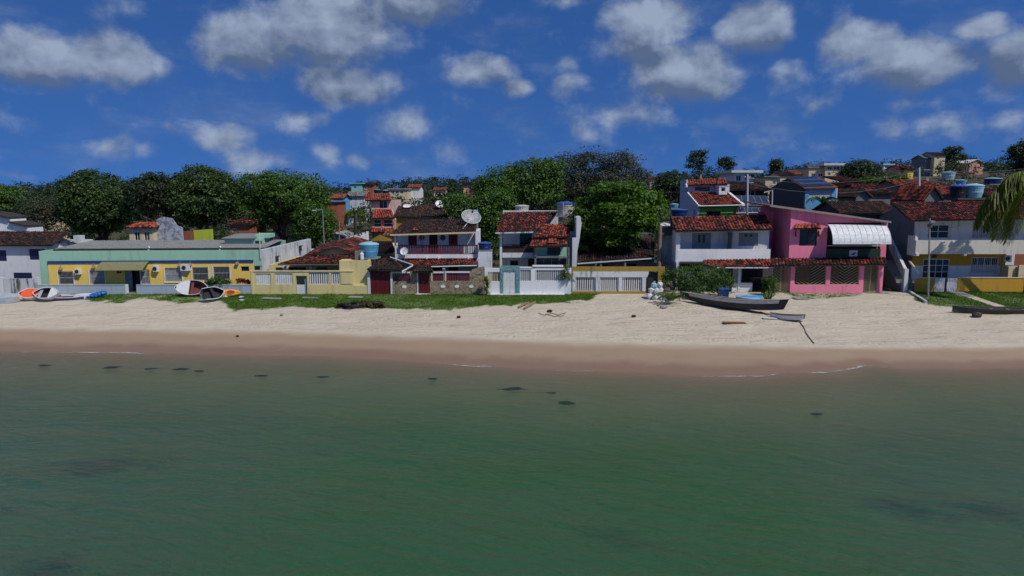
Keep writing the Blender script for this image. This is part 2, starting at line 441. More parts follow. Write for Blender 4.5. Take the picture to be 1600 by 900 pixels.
# ------------------------------------------------------------------ mesh helpers
WO = {}      # world position of every object's origin
class MB:
    def __init__(s):
        s.v = []; s.f = []
    def add(s, vs, fs):
        o = len(s.v)
        s.v.extend([tuple(p) for p in vs]); s.f.extend([tuple(i + o for i in q) for q in fs])
        return s
    def box(s, x0, x1, y0, y1, z0, z1):
        if x0 > x1: x0, x1 = x1, x0
        if y0 > y1: y0, y1 = y1, y0
        if z0 > z1: z0, z1 = z1, z0
        return s.add([(x0, y0, z0), (x1, y0, z0), (x1, y1, z0), (x0, y1, z0), (x0, y0, z1), (x1, y0, z1), (x1, y1, z1), (x0, y1, z1)],
                     [(0, 3, 2, 1), (4, 5, 6, 7), (0, 1, 5, 4), (1, 2, 6, 5), (2, 3, 7, 6), (3, 0, 4, 7)])
    def hexa(s, a, b, c, d, up):
        """quad a b c d (counter-clockwise seen from 'up') thickened downwards by -up"""
        q = [Vector(p) for p in (a, b, c, d)]; up = Vector(up)
        return s.add([p - up for p in q] + q, [(0, 3, 2, 1), (4, 5, 6, 7), (0, 1, 5, 4), (1, 2, 6, 5), (2, 3, 7, 6), (3, 0, 4, 7)])
    def prism(s, poly, z0, z1):
        n = len(poly)
        vs = [(p[0], p[1], z0) for p in poly] + [(p[0], p[1], z1) for p in poly]
        return s.add(vs, [tuple(range(n))[::-1], tuple(range(n, 2 * n))] + [(i, (i + 1) % n, (i + 1) % n + n, i + n) for i in range(n)])
    def xz_prism(s, poly, y0, y1):
        n = len(poly)
        vs = [(p[0], y0, p[1]) for p in poly] + [(p[0], y1, p[1]) for p in poly]
        return s.add(vs, [tuple(range(n)), tuple(range(n, 2 * n))[::-1]] + [(i, i + n, (i + 1) % n + n, (i + 1) % n) for i in range(n)])
    def yz_prism(s, poly, x0, x1):
        n = len(poly)
        vs = [(x0, p[0], p[1]) for p in poly] + [(x1, p[0], p[1]) for p in poly]
        return s.add(vs, [tuple(range(n))[::-1], tuple(range(n, 2 * n))] + [(i, (i + 1) % n, (i + 1) % n + n, i + n) for i in range(n)])
    def tube(s, pts, rad, n=6, cap=True):
        pts = [Vector(p) for p in pts]
        if not isinstance(rad, (list, tuple)): rad = [rad] * len(pts)
        o = len(s.v); ref = Vector((0.31, 0.17, 0.93))
        for i, p in enumerate(pts):
            d = (pts[min(i + 1, len(pts) - 1)] - pts[max(i - 1, 0)]).normalized()
            a = d.cross(ref if abs(d.dot(ref)) < 0.95 else Vector((1, 0, 0))).normalized(); b = d.cross(a)
            for k in range(n):
                t = 2 * math.pi * k / n
                s.v.append(tuple(p + (a * math.cos(t) + b * math.sin(t)) * rad[i]))
        for i in range(len(pts) - 1):
            for k in range(n):
                k2 = (k + 1) % n
                s.f.append((o + i * n + k, o + (i + 1) * n + k, o + (i + 1) * n + k2, o + i * n + k2))
        if cap:
            s.f.append(tuple(o + k for k in range(n))); s.f.append(tuple(o + (len(pts) - 1) * n + k for k in range(n))[::-1])
        return s
    def lathe(s, c, prof, n=20):
        o = len(s.v); c = Vector(c)
        for r, z in prof:
            for k in range(n):
                t = 2 * math.pi * k / n
                s.v.append((c.x + r * math.cos(t), c.y + r * math.sin(t), c.z + z))
        for i in range(len(prof) - 1):
            for k in range(n):
                k2 = (k + 1) % n
                s.f.append((o + i * n + k, o + i * n + k2, o + (i + 1) * n + k2, o + (i + 1) * n + k))
        s.f.append(tuple(o + k for k in range(n))[::-1]); s.f.append(tuple(o + (len(prof) - 1) * n + k for k in range(n)))
        return s
    def wall(s, x0, x1, z0, z1, y, th, holes=()):
        """wall facing -Y with real openings (x0, x1, z0, z1)"""
        xs = sorted({x0, x1} | {h for q in holes for h in q[:2] if x0 < h < x1})
        zs = sorted({z0, z1} | {h for q in holes for h in q[2:4] if z0 < h < z1})
        def full(i, j):
            if i < 0 or j < 0 or i >= len(xs) - 1 or j >= len(zs) - 1: return False
            cx = (xs[i] + xs[i + 1]) / 2; cz = (zs[j] + zs[j + 1]) / 2
            return not any(q[0] < cx < q[1] and q[2] < cz < q[3] for q in holes)
        for i in range(len(xs) - 1):
            for j in range(len(zs) - 1):
                if not full(i, j): continue
                a, b, c, d = xs[i], xs[i + 1], zs[j], zs[j + 1]; e = y + th
                s.add([(a, y, c), (b, y, c), (b, y, d), (a, y, d)], [(0, 1, 2, 3)])
                s.add([(a, e, c), (b, e, c), (b, e, d), (a, e, d)], [(3, 2, 1, 0)])
                if not full(i - 1, j): s.add([(a, y, c), (a, y, d), (a, e, d), (a, e, c)], [(0, 1, 2, 3)])
                if not full(i + 1, j): s.add([(b, y, c), (b, e, c), (b, e, d), (b, y, d)], [(0, 1, 2, 3)])
                if not full(i, j - 1): s.add([(a, y, c), (a, e, c), (b, e, c), (b, y, c)], [(0, 1, 2, 3)])
                if not full(i, j + 1): s.add([(a, y, d), (b, y, d), (b, e, d), (a, e, d)], [(0, 1, 2, 3)])
        return s
    def lump(s, c, r, rng, n=8, m=5, rough=0.18):
        """irregular rounded lump"""
        o = len(s.v)
        for j in range(m + 1):
            th = math.pi * j / m
            for k in range(n):
                ph = 2 * math.pi * k / n
                q = 1 + rng.uniform(-rough, rough)
                s.v.append((c[0] + r[0] * q * math.sin(th) * math.cos(ph), c[1] + r[1] * q * math.sin(th) * math.sin(ph), c[2] + r[2] * q * math.cos(th)))
        for j in range(m):
            for k in range(n):
                k2 = (k + 1) % n
                s.f.append((o + j * n + k, o + (j + 1) * n + k, o + (j + 1) * n + k2, o + j * n + k2))
        return s
    def mesh(s, name, off, mat, smooth=False):
        me = bpy.data.meshes.new(name)
        off = Vector(off)
        ids = {}; vs = []; idx = []
        for p in s.v:
            k = (round(p[0], 4), round(p[1], 4), round(p[2], 4))
            if k not in ids: ids[k] = len(vs); vs.append((p[0] - off.x, p[1] - off.y, p[2] - off.z))
            idx.append(ids[k])
        fs = []
        for q in s.f:
            w = []
            for i in q:
                if idx[i] not in w: w.append(idx[i])
            if len(w) > 2: fs.append(w)
        me.from_pydata(vs, [], fs)
        if mat: me.materials.append(MATS[mat])
        if smooth:
            me.polygons.foreach_set('use_smooth', [True] * len(me.polygons))
        me.update()
        return me

def link(name, data, parent=None, wpos=None):
    o = bpy.data.objects.new(name, data)
    COL.objects.link(o)
    if parent is not None:
        o.parent = parent
        w = Vector(wpos) if wpos is not None else WO[parent.name]
        o.location = w - WO[parent.name]
    else:
        w = Vector(wpos) if wpos is not None else Vector((0, 0, 0))
        o.location = w
    WO[o.name] = w
    return o

def thing(name, label, cat, loc, group=None, kind=None):
    o = link(name, None, None, loc)
    o.empty_display_size = 0.3
    tag(o, label, cat, group, kind)
    return o
def tag(o, label=None, cat=None, group=None, kind=None):
    if label: o['label'] = label
    if cat: o['category'] = cat
    if group: o['group'] = group
    if kind: o['kind'] = kind
    return o
def part(name, mb, mat, parent, label=None, kind=None, smooth=False):
    o = link(name, mb.mesh(name, WO[parent.name], mat, smooth), parent)
    return tag(o, label, None, None, kind)
def solo(name, mb, mat, label, cat, base, group=None, kind=None, smooth=False):
    o = link(name, mb.mesh(name, base, mat, smooth), None, base)
    return tag(o, label, cat, group, kind)
def many(name, mesh, spots, parent):
    """copies of one small piece, sharing mesh data, children of parent"""
    return [link(name, mesh, parent, s) for s in spots]
def box_mesh(name, sx, sy, sz, mat):
    return MB().box(-sx / 2, sx / 2, -sy / 2, sy / 2, 0, sz).mesh(name, (0, 0, 0), mat)
def slats(parent, name, x0, x1, y, z0, z1, n, w, mat, depth=0.05, jitter=0.0):
    me = box_mesh(name, w, depth, z1 - z0, mat)
    st = (x1 - x0) / n
    return many(name, me, [(x0 + st * (i + .5), y, z0) for i in range(n)], parent)

def fast_mesh(name, verts, nper, mat):
    """one mesh of many separate polygons with nper corners each"""
    verts = np.ascontiguousarray(verts, dtype=np.float32).reshape(-1, 3)
    n = len(verts); k = n // nper
    me = bpy.data.meshes.new(name)
    me.vertices.add(n); me.vertices.foreach_set('co', verts.ravel())
    me.loops.add(n); me.loops.foreach_set('vertex_index', np.arange(n, dtype=np.int32))
    me.polygons.add(k)
    me.polygons.foreach_set('loop_start', np.arange(0, n, nper, dtype=np.int32))
    me.polygons.foreach_set('loop_total', np.full(k, nper, dtype=np.int32))
    me.materials.append(MATS[mat])
    me.update(calc_edges=True)
    return me

def tiled_roof(parent, el, er, rr, rl, mat, tw=0.24, tl=0.42, th=0.10, deck='roof_dark', seed=0, label=None, missing=0.0):
    """roof slope: eave-left, eave-right, ridge-right, ridge-left; a deck with a course of barrel tiles on it"""
    el, er, rr, rl = [Vector(p) for p in (el, er, rr, rl)]
    nrm = (er - el).cross(rl - el).normalized()
    if nrm.z < 0: nrm = -nrm
    mb = MB().hexa(el, er, rr, rl, nrm * th) if (er - el).cross(rl - el).z > 0 else MB().hexa(er, el, rl, rr, nrm * th)
    deck_o = part('roof', mb, deck, parent, label)
    W = max((er - el).length, (rr - rl).length); L = max((rl - el).length, (rr - er).length)
    nx = max(2, int(W / tw)); ny = max(1, int(L / (tl * 0.85)))
    rng = np.random.default_rng(seed + int(abs(el.x) * 10))
    i, j = np.meshgrid(np.arange(nx), np.arange(ny)); i = i.ravel(); j = j.ravel()
    if missing: keep = rng.random(len(i)) > missing; i, j = i[keep], j[keep]
    E0, E1, R1, R0 = [np.array(p) for p in (el, er, rr, rl)]
    N = np.array(nrm)
    def at(u, v):
        u = u[:, None]; v = v[:, None]
        return (E0 * (1 - u) + E1 * u) * (1 - v) + (R0 * (1 - u) + R1 * u) * v
    m = len(i); jx = rng.normal(0, 0.05, m); jz = rng.normal(0, 0.012, m); sk = rng.normal(0, 0.05, m)
    segs = 4; rad = tw * 0.30
    vv = []
    for end in (0, 1):
        v = np.clip((j + (1.18 if end else -0.05)) / ny, -0.03, 1.0)
        rise = (0.035 if end == 0 else 0.004) + jz
        for a in range(segs + 1):
            ang = math.pi * a / segs
            u = (i + 0.5 + jx + (sk if end else -sk) - math.cos(ang) * (0.46 if end == 0 else 0.36)) / nx
            p = at(np.clip(u, -0.01, 1.01), v) + N * (rise + math.sin(ang) * rad)[:, None]
            vv.append(p)
    V = np.stack(vv, 1)                               # m, 2*(segs+1), 3
    base = np.arange(m)[:, None] * (2 * (segs + 1))
    fs = []
    for a in range(segs):
        fs.append(np.stack([base[:, 0] + a, base[:, 0] + a + segs + 1, base[:, 0] + a + segs + 2, base[:, 0] + a + 1], 1))
    fcs = np.concatenate(fs, 0).astype(np.int32)
    co = (V.reshape(-1, 3) - np.array(WO[deck_o.name])).astype(np.float32)
    me = bpy.data.meshes.new('roof_tiles')
    me.vertices.add(len(co)); me.vertices.foreach_set('co', co.ravel())
    me.loops.add(fcs.size); me.loops.foreach_set('vertex_index', fcs.ravel())
    me.polygons.add(len(fcs))
    me.polygons.foreach_set('loop_start', np.arange(0, fcs.size, 4, dtype=np.int32))
    me.polygons.foreach_set('loop_total', np.full(len(fcs), 4, dtype=np.int32))
    me.materials.append(MATS[mat]); me.update(calc_edges=True)
    o = link('roof_tiles', me, deck_o); o['kind'] = 'stuff'
    return deck_o

def window(parent, x0, x1, z0, z1, y, frame='white_metal', pane='glass', cols=2, rows=1, fw=0.06, bars=0, barmat='white_metal', curtain=False, name='window', barw=0.02, rim=True):
    """a window set in an opening: frame with mullions, panes as its own pieces, optional bars"""
    m = MB()
    e = 0.03 if rim else 0.0
    m.box(x0 - e, x0 + fw, y - .02, y + .08, z0, z1); m.box(x1 - fw, x1 + e, y - .02, y + .08, z0, z1)
    m.box(x0 + fw, x1 - fw, y - .022, y + .078, z0 - e, z0 + fw); m.box(x0 + fw, x1 - fw, y - .022, y + .078, z1 - fw, z1 + e)
    for c in range(1, cols):
        xc = x0 + (x1 - x0) * c / cols
        m.box(xc - fw * .4, xc + fw * .4, y - .005, y + .06, z0 + fw, z1 - fw)
    for r in range(1, rows):
        zc = z0 + (z1 - z0) * r / rows
        m.box(x0 + fw, x1 - fw, y - .008, y + .055, zc - fw * .4, zc + fw * .4)
    w = part(name, m, frame, parent)
    for c in range(cols):
        for r in range(rows):
            a = x0 + (x1 - x0) * c / cols; b = x0 + (x1 - x0) * (c + 1) / cols
            k = z0 + (z1 - z0) * r / rows; l = z0 + (z1 - z0) * (r + 1) / rows
            part('pane', MB().box(a + .01, b - .01, y + .03, y + .045, k + .01, l - .01), pane, w)
    if bars:
        g = MB(); st = (x1 - x0) / bars
        for i in range(bars):
            g.box(x0 + st * (i + .5) - barw / 2, x0 + st * (i + .5) + barw / 2, y - .07, y - .045, z0, z1)
        g.box(x0 - .01, x1 + .01, y - .045, y - .03, z0 + .04, z0 + .07); g.box(x0 - .01, x1 + .01, y - .045, y - .03, z1 - .07, z1 - .04)
        part('grille', g, barmat, w, kind='stuff')
    return w

def door(parent, x0, x1, z0, z1, y, mat, panels=2, frame=None, name='door', handle=True):
    m = MB().box(x0, x1, y, y + .05, z0, z1)
    d = part(name, m, mat, parent)
    st = (x1 - x0) / panels
    for i in range(panels):
        part('panel', MB().box(x0 + st * i + .05, x0 + st * (i + 1) - .05, y - .02, y - .001, z0 + .1, z1 - .1), mat, d)
    if handle: part('handle', MB().box((x0 + x1) / 2 - .02, (x0 + x1) / 2 + .02, y - .06, y - .02, z0 + 1.0, z0 + 1.14), 'grey_metal', d)
    return d

def ac_unit(label, x, y, z, w=0.75, h=0.5, d=0.32, group='air conditioners on the yellow facade'):
    t = thing('air_conditioner', label, 'air conditioner', (x, y, z), group)
    part('case', MB().box(x - w / 2, x + w / 2, y - d, y - .03, z, z + h), 'white_metal', t)
    m = MB()
    pts = [(x - w * .12 + math.cos(a) * h * .36, z + h * .5 + math.sin(a) * h * .36) for a in [2 * math.pi * k / 14 for k in range(14)]]
    m.xz_prism(pts, y - d - .012, y - d)
    part('fan_grille', m, 'dark_metal', t)
    part('bracket', MB().box(x - w * .35, x - w * .3, y - d, y, z - .05, z).box(x + w * .3, x + w * .35, y - d, y, z - .05, z), 'grey_metal', t)
    return t

def tank(label, px, py_top, py_bot, Y, wpx, mat, lid='tank_lid', stand=None, ground=None, group='rooftop water tanks', taper=0.86):
    c = P(px, py_bot, Y); h = Z(py_top, Y) - c.z; r = wpx / 2 * Y / F
    t = thing('water_tank', label, 'water tank', c, group)
    b = h * .8
    part('tank_body', MB().lathe(c, [(r * taper * .97, 0), (r * taper, .03), (r * .93, b * .45), (r * .95, b * .48), (r * .93, b * .51), (r * .97, b * .8), (r, b * .84), (r, b)], 22), mat, t, smooth=False)
    part('lid', MB().lathe(c, [(r * 1.05, b + .002), (r * 1.05, b + h * .05), (r * .8, b + h * .13), (r * .35, b + h * .18), (r * .33, h), (r * .05, h)], 22), lid, t)
    if stand is not None:
        z0 = stand
        m = MB()
        for sx, sy in ((-1, -1), (1, -1), (1, 1), (-1, 1)):
            m2 = MB().box(c.x + sx * r * .7 - .07, c.x + sx * r * .7 + .07, c.y + sy * r * .7 - .07, c.y + sy * r * .7 + .07, z0, c.z - .1)
            part('leg', m2, 'concrete', t)
        part('platform', MB().box(c.x - r * 1.02, c.x + r * 1.02, c.y - r * 1.02, c.y + r * 1.02, c.z - .1, c.z - .002), 'concrete', t)
    return t

# ------------------------------------------------------------------ ground, water
def curve(pts, z):
    q = [G(px, py, z) for px, py in pts]
    return np.array([p.x for p in q]), np.array([p.y for p in q])
WATER_X, WATER_Y = curve([(-400, 549), (0, 548), (200, 550), (400, 554), (560, 560), (700, 569), (800, 574), (900, 579), (1000, 583), (1100, 587), (1190, 589), (1290, 579), (1345, 568), (1400, 574), (1500, 577), (1600, 574), (2100, 570)], 0.0)
DRY_X, DRY_Y = curve([(-400, 514), (0, 515), (300, 518), (500, 522), (650, 528), (800, 534), (1000, 541), (1200, 544), (1400, 545), (1600, 544), (2100, 543)], 0.55)
def sm(v, a, b):
    t = np.clip((v - a) / (b - a), 0, 1)
    return t * t * (3 - 2 * t)
def lattice(x, y, s, seed=0):
    """cheap smooth value noise in the range -1..1"""
    x = np.asarray(x) / s + seed * 17.3; y = np.asarray(y) / s + seed * 9.1
    i = np.floor(x); j = np.floor(y); u = x - i; v = y - j
    u = u * u * (3 - 2 * u); v = v * v * (3 - 2 * v)
    h = lambda a, b: (np.sin(a * 127.1 + b * 311.7 + seed) * 43758.5453) % 1.0
    return 2 * ((h(i, j) * (1 - u) + h(i + 1, j) * u) * (1 - v) + (h(i, j + 1) * (1 - u) + h(i + 1, j + 1) * u) * v) - 1
def wline(x): return np.interp(x, WATER_X, WATER_Y) + .38 * lattice(x, 3.3, 5.5, 21) + .16 * lattice(x, 1.7, 1.9, 22)
def dline(x): return np.interp(x, DRY_X, DRY_Y) + .22 * lattice(x, 5.1, 4.0, 23) + .12 * lattice(x, 2.2, 1.3, 24)
def height(x, y):
    x = np.asarray(x, dtype=float); y = np.asarray(y, dtype=float)
    yw = wline(x); yd = dline(x)
    sea = -np.minimum(0.085 * (yw - y), 4.0)
    wet = 0.55 * (y - yw) / np.maximum(yd - yw, 0.5)
    top = 60.5
    k = np.clip((y - yd) / (top - yd), 0, 1)
    dry = 0.55 + (1.5 - 0.55) * (0.35 * k + 0.65 * sm(k, 0, 1))
    z = np.where(y < yw, sea, np.where(y < yd, wet, dry))
    sandy = sm(y, yd - .3, yd + 1.0) * (1 - sm(y, 59.5, 61.5))
    z = z + sandy * (0.035 * lattice(x, y, 1.3, 1) + 0.025 * lattice(x, y, 0.55, 2) + 0.05 * lattice(x, y, 5, 3))
    z = z + sm(y, 80, 230) * (5.5 + 7 * sm(x, 20, 110)) + 4.5 * sm(y, 150, 300) * sm(x, 80, 180)
    z = z + sm(y, 250, 800) * (6 + 2 * lattice(x, y, 180, 5)) + sm(y, 900, 2500) * 12
    return z
def proj(x, y, z):
    dep = y * CP - (z - CAM_H) * SP; up = y * SP + (z - CAM_H) * CP
    return 800 + F * x / dep, 450 - F * up / dep
GRASS_L = np.array([(90, 455), (120, 464), (150, 472), (185, 475), (215, 467), (238, 466), (270, 471), (305, 472), (330, 466), (350, 474), (366, 485), (385, 481), (410, 484), (520, 481), (600, 483), (700, 484), (740, 481), (800, 475), (860, 473), (920, 471), (940, 455), (1210, 455), (1240, 464), (1290, 466), (1340, 463), (1370, 455), (1418, 452), (1432, 470), (1455, 476), (1500, 481), (1600, 483), (1700, 484)], dtype=float)
def grassy(x, y):
    z = height(x, y)
    px, py = proj(x, y, z)
    low = np.interp(px, GRASS_L[:, 0], GRASS_L[:, 1])
    edge = low - py + 3.2 * lattice(x, y, 1.1, 7) + 2.2 * lattice(x, y, 0.4, 8)
    m = sm(edge, -1.0, 2.5) * (y < 64.5)
    thin = np.where((px > 1200) & (px < 1380), 0.35 + 0.4 * (lattice(x, y, .9, 9) > 0), 1.0)
    m = m * thin * np.where((px < 345) & (px > 195) , 0.75 + .25 * lattice(x, y, .8, 4), 1.0)
    m = m * (0.72 + 0.28 * sm(lattice(x, y, 1.6, 11), -0.6, 0.3))
    path = (np.abs(px - (1476 + (py - 450) * 3.0)) < 9) & (px > 1440)
    return np.where(path, 0.0, m)

def grid_mesh(name, xs, ys, zf, mat):
    gx, gy = np.meshgrid(xs, ys)
    gz = zf(gx, gy) if callable(zf) else np.full_like(gx, zf)
    nx, ny = len(xs), len(ys)
    co = np.stack([gx, gy, gz], -1).reshape(-1, 3).astype(np.float32)
    i, j = np.meshgrid(np.arange(nx - 1), np.arange(ny - 1)); a = (j * nx + i).ravel()
    fc = np.stack([a, a + 1, a + nx + 1, a + nx], 1).astype(np.int32)
    me = bpy.data.meshes.new(name)
    me.vertices.add(len(co)); me.vertices.foreach_set('co', co.ravel())
    me.loops.add(fc.size); me.loops.foreach_set('vertex_index', fc.ravel())
    me.polygons.add(len(fc)); me.polygons.foreach_set('loop_start', np.arange(0, fc.size, 4, dtype=np.int32))
    me.polygons.foreach_set('loop_total', np.full(len(fc), 4, dtype=np.int32))
    me.polygons.foreach_set('use_smooth', np.ones(len(fc), dtype=bool))
    me.materials.append(MATS[mat]); me.update(calc_edges=True)
    return me, co
def set_attr(me, name, vals):
    a = me.attributes.new(name, 'FLOAT', 'POINT'); a.data.foreach_set('value', np.ascontiguousarray(vals, dtype=np.float32))

def ground_mat():
    m, g, b = new_mat('sand_and_soil')
    p = g.pos()
    wet = g.attr('wet'); grass = g.attr('grass'); soil = g.attr('soil')
    n1 = g.noise(p, 0.5, 4); n2 = g.noise(p, 6, 4, 0.65)
    dry = g.mix(n1, (0.46, 0.40, 0.31, 1), (0.60, 0.54, 0.43, 1))
    dry = g.mix(g.smooth(n2, 0.5, 0.75, 0, 0.35), dry, (0.30, 0.24, 0.185, 1))
    # footprints trodden into the dry sand, in bands along the beach
    st = g.scale(p, (1.0, 0.8, 1))
    v = g.n('ShaderNodeTexVoronoi', feature='SMOOTH_F1'); v.inputs['Scale'].default_value = 2.6
    g.put(v.inputs['Vector'], g.vm('ADD', st, g.vm('MULTIPLY', g.n('ShaderNodeTexNoise').outputs['Color'], (.0, .0, .0))))
    foot = g.smooth(v.outputs['Distance'], 0.05, 0.42)
    foot = g.math('ADD', g.math('MULTIPLY', foot, 0.45), g.math('MULTIPLY', g.noise(p, 1.7, 5, 0.7), 0.9))
    foot2 = g.math('MULTIPLY', foot, g.smooth(g.noise(g.scale(p, (0.25, 0.8, 1)), 1.0, 3), 0.40, 0.62))
    # bits of dry seaweed and leaf litter left by the tide
    lit = g.noise(g.scale(p, (2.2, 5.0, 1)), 1.6, 6, 0.7)
    band = g.noise(g.scale(p, (0.12, 0.9, 1)), 1.0, 3, 0.5)
    litter = g.math('MULTIPLY', g.smooth(lit, 0.57, 0.66), g.smooth(band, 0.52, 0.62))
    dry = g.mix(g.math('MULTIPLY', litter, 0.7), dry, (0.12, 0.085, 0.06, 1))
    damp = g.mix(n1, (0.28, 0.20, 0.135, 1), (0.36, 0.265, 0.185, 1))
    c = g.mix(g.smooth(g.math('ADD', wet, g.math('MULTIPLY', g.math('SUBTRACT', n1, .5), 0.22)), 0.34, 0.60), dry, damp)
    c = g.mix(g.smooth(g.math('ADD', wet, g.math('MULTIPLY', g.math('SUBTRACT', n1, .5), 0.35)), 0.72, 0.92), c, (0.235, 0.155, 0.105, 1))
    turf = g.mix(n2, (0.045, 0.110, 0.010, 1), (0.080, 0.155, 0.018, 1))
    c = g.mix(grass, c, turf)
    earth = g.mix(n1, (0.05, 0.045, 0.025, 1), (0.10, 0.085, 0.05, 1))
    c = g.mix(soil, c, earth)
    g.put(b.inputs['Base Color'], c)
    g.put(b.inputs['Roughness'], g.lin(wet, 0.55, 1.0, 0.92, 0.42))
    b.inputs['Specular IOR Level'].default_value = 0.3
    h = g.math('ADD', g.math('MULTIPLY', foot2, 1.0), g.math('MULTIPLY', n2, 0.6))
    h = g.math('MULTIPLY', h, g.smooth(wet, 0.25, 0.5, 1, 0.06))
    bump(g, b, h, 0.85, 0.13)
ground_mat()

fine_x = np.arange(-62, 62.01, 0.28)
xs = np.concatenate([-np.array([4000, 2000, 1000, 600, 400, 300, 230, 180, 140, 110, 90, 75, 66]), fine_x, np.array([66, 75, 90, 110, 140, 180, 230, 300, 400, 600, 1000, 2000, 4000])])
ys = np.concatenate([np.array([-400, -200, -100, -40, 0, 15, 25, 32]), np.arange(36, 66, 0.22), np.arange(66, 130, 4), np.arange(130, 400, 10), np.array([420, 460, 500, 560, 640, 740, 900, 1200, 1700, 2500, 4000])])
gme, gco = grid_mesh('ground', xs, ys, height, 'sand_and_soil')
gx, gy = gco[:, 0].astype(float), gco[:, 1].astype(float)
yw = wline(gx); yd = dline(gx)
set_attr(gme, 'wet', np.where(gy > yd + 1.5, 0, np.clip(0.5 - 0.5 * (gy - yd) / np.maximum(yd - yw, .5), 0, 1)))
set_attr(gme, 'grass', np.minimum(1.0, grassy(gx, np.maximum(gy, 1.0)) * 1.2) * (gy > 50))
set_attr(gme, 'soil', sm(gy, 62.5, 64.5))
ground = link('ground', gme); ground['kind'] = 'structure'

def water_mat():
    m, g, b = new_mat('sea_water')
    p = g.pos()
    depth = g.attr('depth')
    n1 = g.noise(g.scale(p, (0.05, 0.085, 1)), 1.0, 4, 0.55)
    n2 = g.noise(g.scale(p, (0.10, 0.14, 1)), 1.0, 4, 0.6)
    c = g.mix(g.smooth(n1, 0.36, 0.64), (0.021, 0.092, 0.032, 1), (0.030, 0.092, 0.044, 1))
    sx = g.n('ShaderNodeSeparateXYZ'); g.put(sx.inputs[0], p)
    # greener water colour in the middle of the bay, greyer to both sides
    side = g.smooth(g.math('ADD', g.math('ABSOLUTE', g.math('SUBTRACT', sx.outputs[0], 2.0)), g.math('MULTIPLY', g.math('SUBTRACT', n2, .5), 14.0)), 4.0, 15.0)
    c = g.mix(g.math('MULTIPLY', side, 0.75), c, (0.036, 0.088, 0.056, 1))
    # beds of seaweed darken the bottom, mainly in the deeper water
    weed = g.math('MULTIPLY', g.smooth(n2, 0.56, 0.70), g.smooth(depth, 0.5, 2.2, 0.12, 0.75))
    c = g.mix(weed, c, (0.010, 0.030, 0.030, 1))
    # stirred-up sand tints the shallows
    c = g.mix(g.smooth(g.math('ADD', depth, g.math('MULTIPLY', g.math('SUBTRACT', n2, .5), 0.5)), 0.1, 1.2, 1, 0), c, (0.125, 0.165, 0.09, 1))
    # small broken foam along the very edge
    fn = g.noise(g.scale(p, (0.16, 0.5, 1)), 1.0, 3)
    fe = g.noise(p, 5, 4, 0.7)
    dj = g.math('ADD', depth, g.math('MULTIPLY', g.math('SUBTRACT', g.noise(p, 1.1, 4, 0.6), 0.5), 0.05))
    edge = g.math('MULTIPLY', g.smooth(dj, 0.0, 0.012), g.smooth(dj, 0.014, 0.045, 1, 0))
    edge = g.math('MULTIPLY', edge, g.smooth(depth, 0.0005, 0.004))
    foam = g.math('MULTIPLY', g.math('MULTIPLY', edge, g.smooth(fn, 0.53, 0.64)), g.smooth(fe, 0.38, 0.55), clamp=True)
    c = g.mix(foam, c, (0.58, 0.58, 0.56, 1))
    g.put(b.inputs['Base Color'], c)
    g.put(b.inputs['Roughness'], g.math('MULTIPLY_ADD', foam, 0.6, 0.07))
    b.inputs['IOR'].default_value = 1.33
    b.inputs['Specular IOR Level'].default_value = 0.34
    # wind ripples, longer swell across them
    rot = g.n('ShaderNodeMapping'); rot.inputs['Rotation'].default_value = (0, 0, R(24)); g.put(rot.inputs['Vector'], p)
    r1 = g.noise(g.scale(rot.outputs[0], (0.55, 1.7, 1)), 1.0, 6, 0.66, 0.5)
    rot2 = g.n('ShaderNodeMapping'); rot2.inputs['Rotation'].default_value = (0, 0, R(-14)); g.put(rot2.inputs['Vector'], p)
    r2 = g.noise(g.scale(rot2.outputs[0], (1.0, 3.2, 1)), 1.0, 4, 0.65, 0.3)
    r3 = g.noise(g.scale(p, (0.10, 0.30, 1)), 1.0, 2)
    h = g.math('ADD', g.math('MULTIPLY', r1, 1.0), g.math('MULTIPLY', r2, 0.45))
    h = g.math('MULTIPLY', h, g.lin(r3, 0.3, 0.7, 0.55, 1.15))
    h = g.math('MULTIPLY', h, g.smooth(depth, 0.0, 0.5, 0.25, 1.0))
    bump(g, b, h, 1.0, 0.25)
    tr = g.n('ShaderNodeBsdfTransparent')
    mx = g.n('ShaderNodeMixShader')
    a = g.math('SUBTRACT', 1.0, g.math('EXPONENT', g.math('MULTIPLY', depth, -3.2)))
    a = g.math('MAXIMUM', g.math('MULTIPLY_ADD', a, 0.96, 0.04), foam)
    g.put(mx.inputs[0], a)
    g.t.links.new(tr.outputs[0], mx.inputs[1]); g.t.links.new(b.outputs[0], mx.inputs[2])
    g.t.links.new(mx.outputs[0], m.node_tree.nodes['Material Output'].inputs[0])
water_mat()
wxs = np.concatenate([-np.array([4000, 1500, 600, 300, 160, 100, 75]), np.arange(-62, 62.01, 0.6), np.array([75, 100, 160, 300, 600, 1500, 4000])])
wys = np.concatenate([np.array([-400, -150, -50, -10, 5, 12, 16]), np.arange(18, 36, 1.0), np.arange(36, 50, 0.2)])
wme, wco = grid_mesh('sea', wxs, wys, 0.0, 'sea_water')
set_attr(wme, 'depth', np.maximum(-height(wco[:, 0].astype(float), wco[:, 1].astype(float)), 0))
sea = link('sea', wme); sea['kind'] = 'structure'

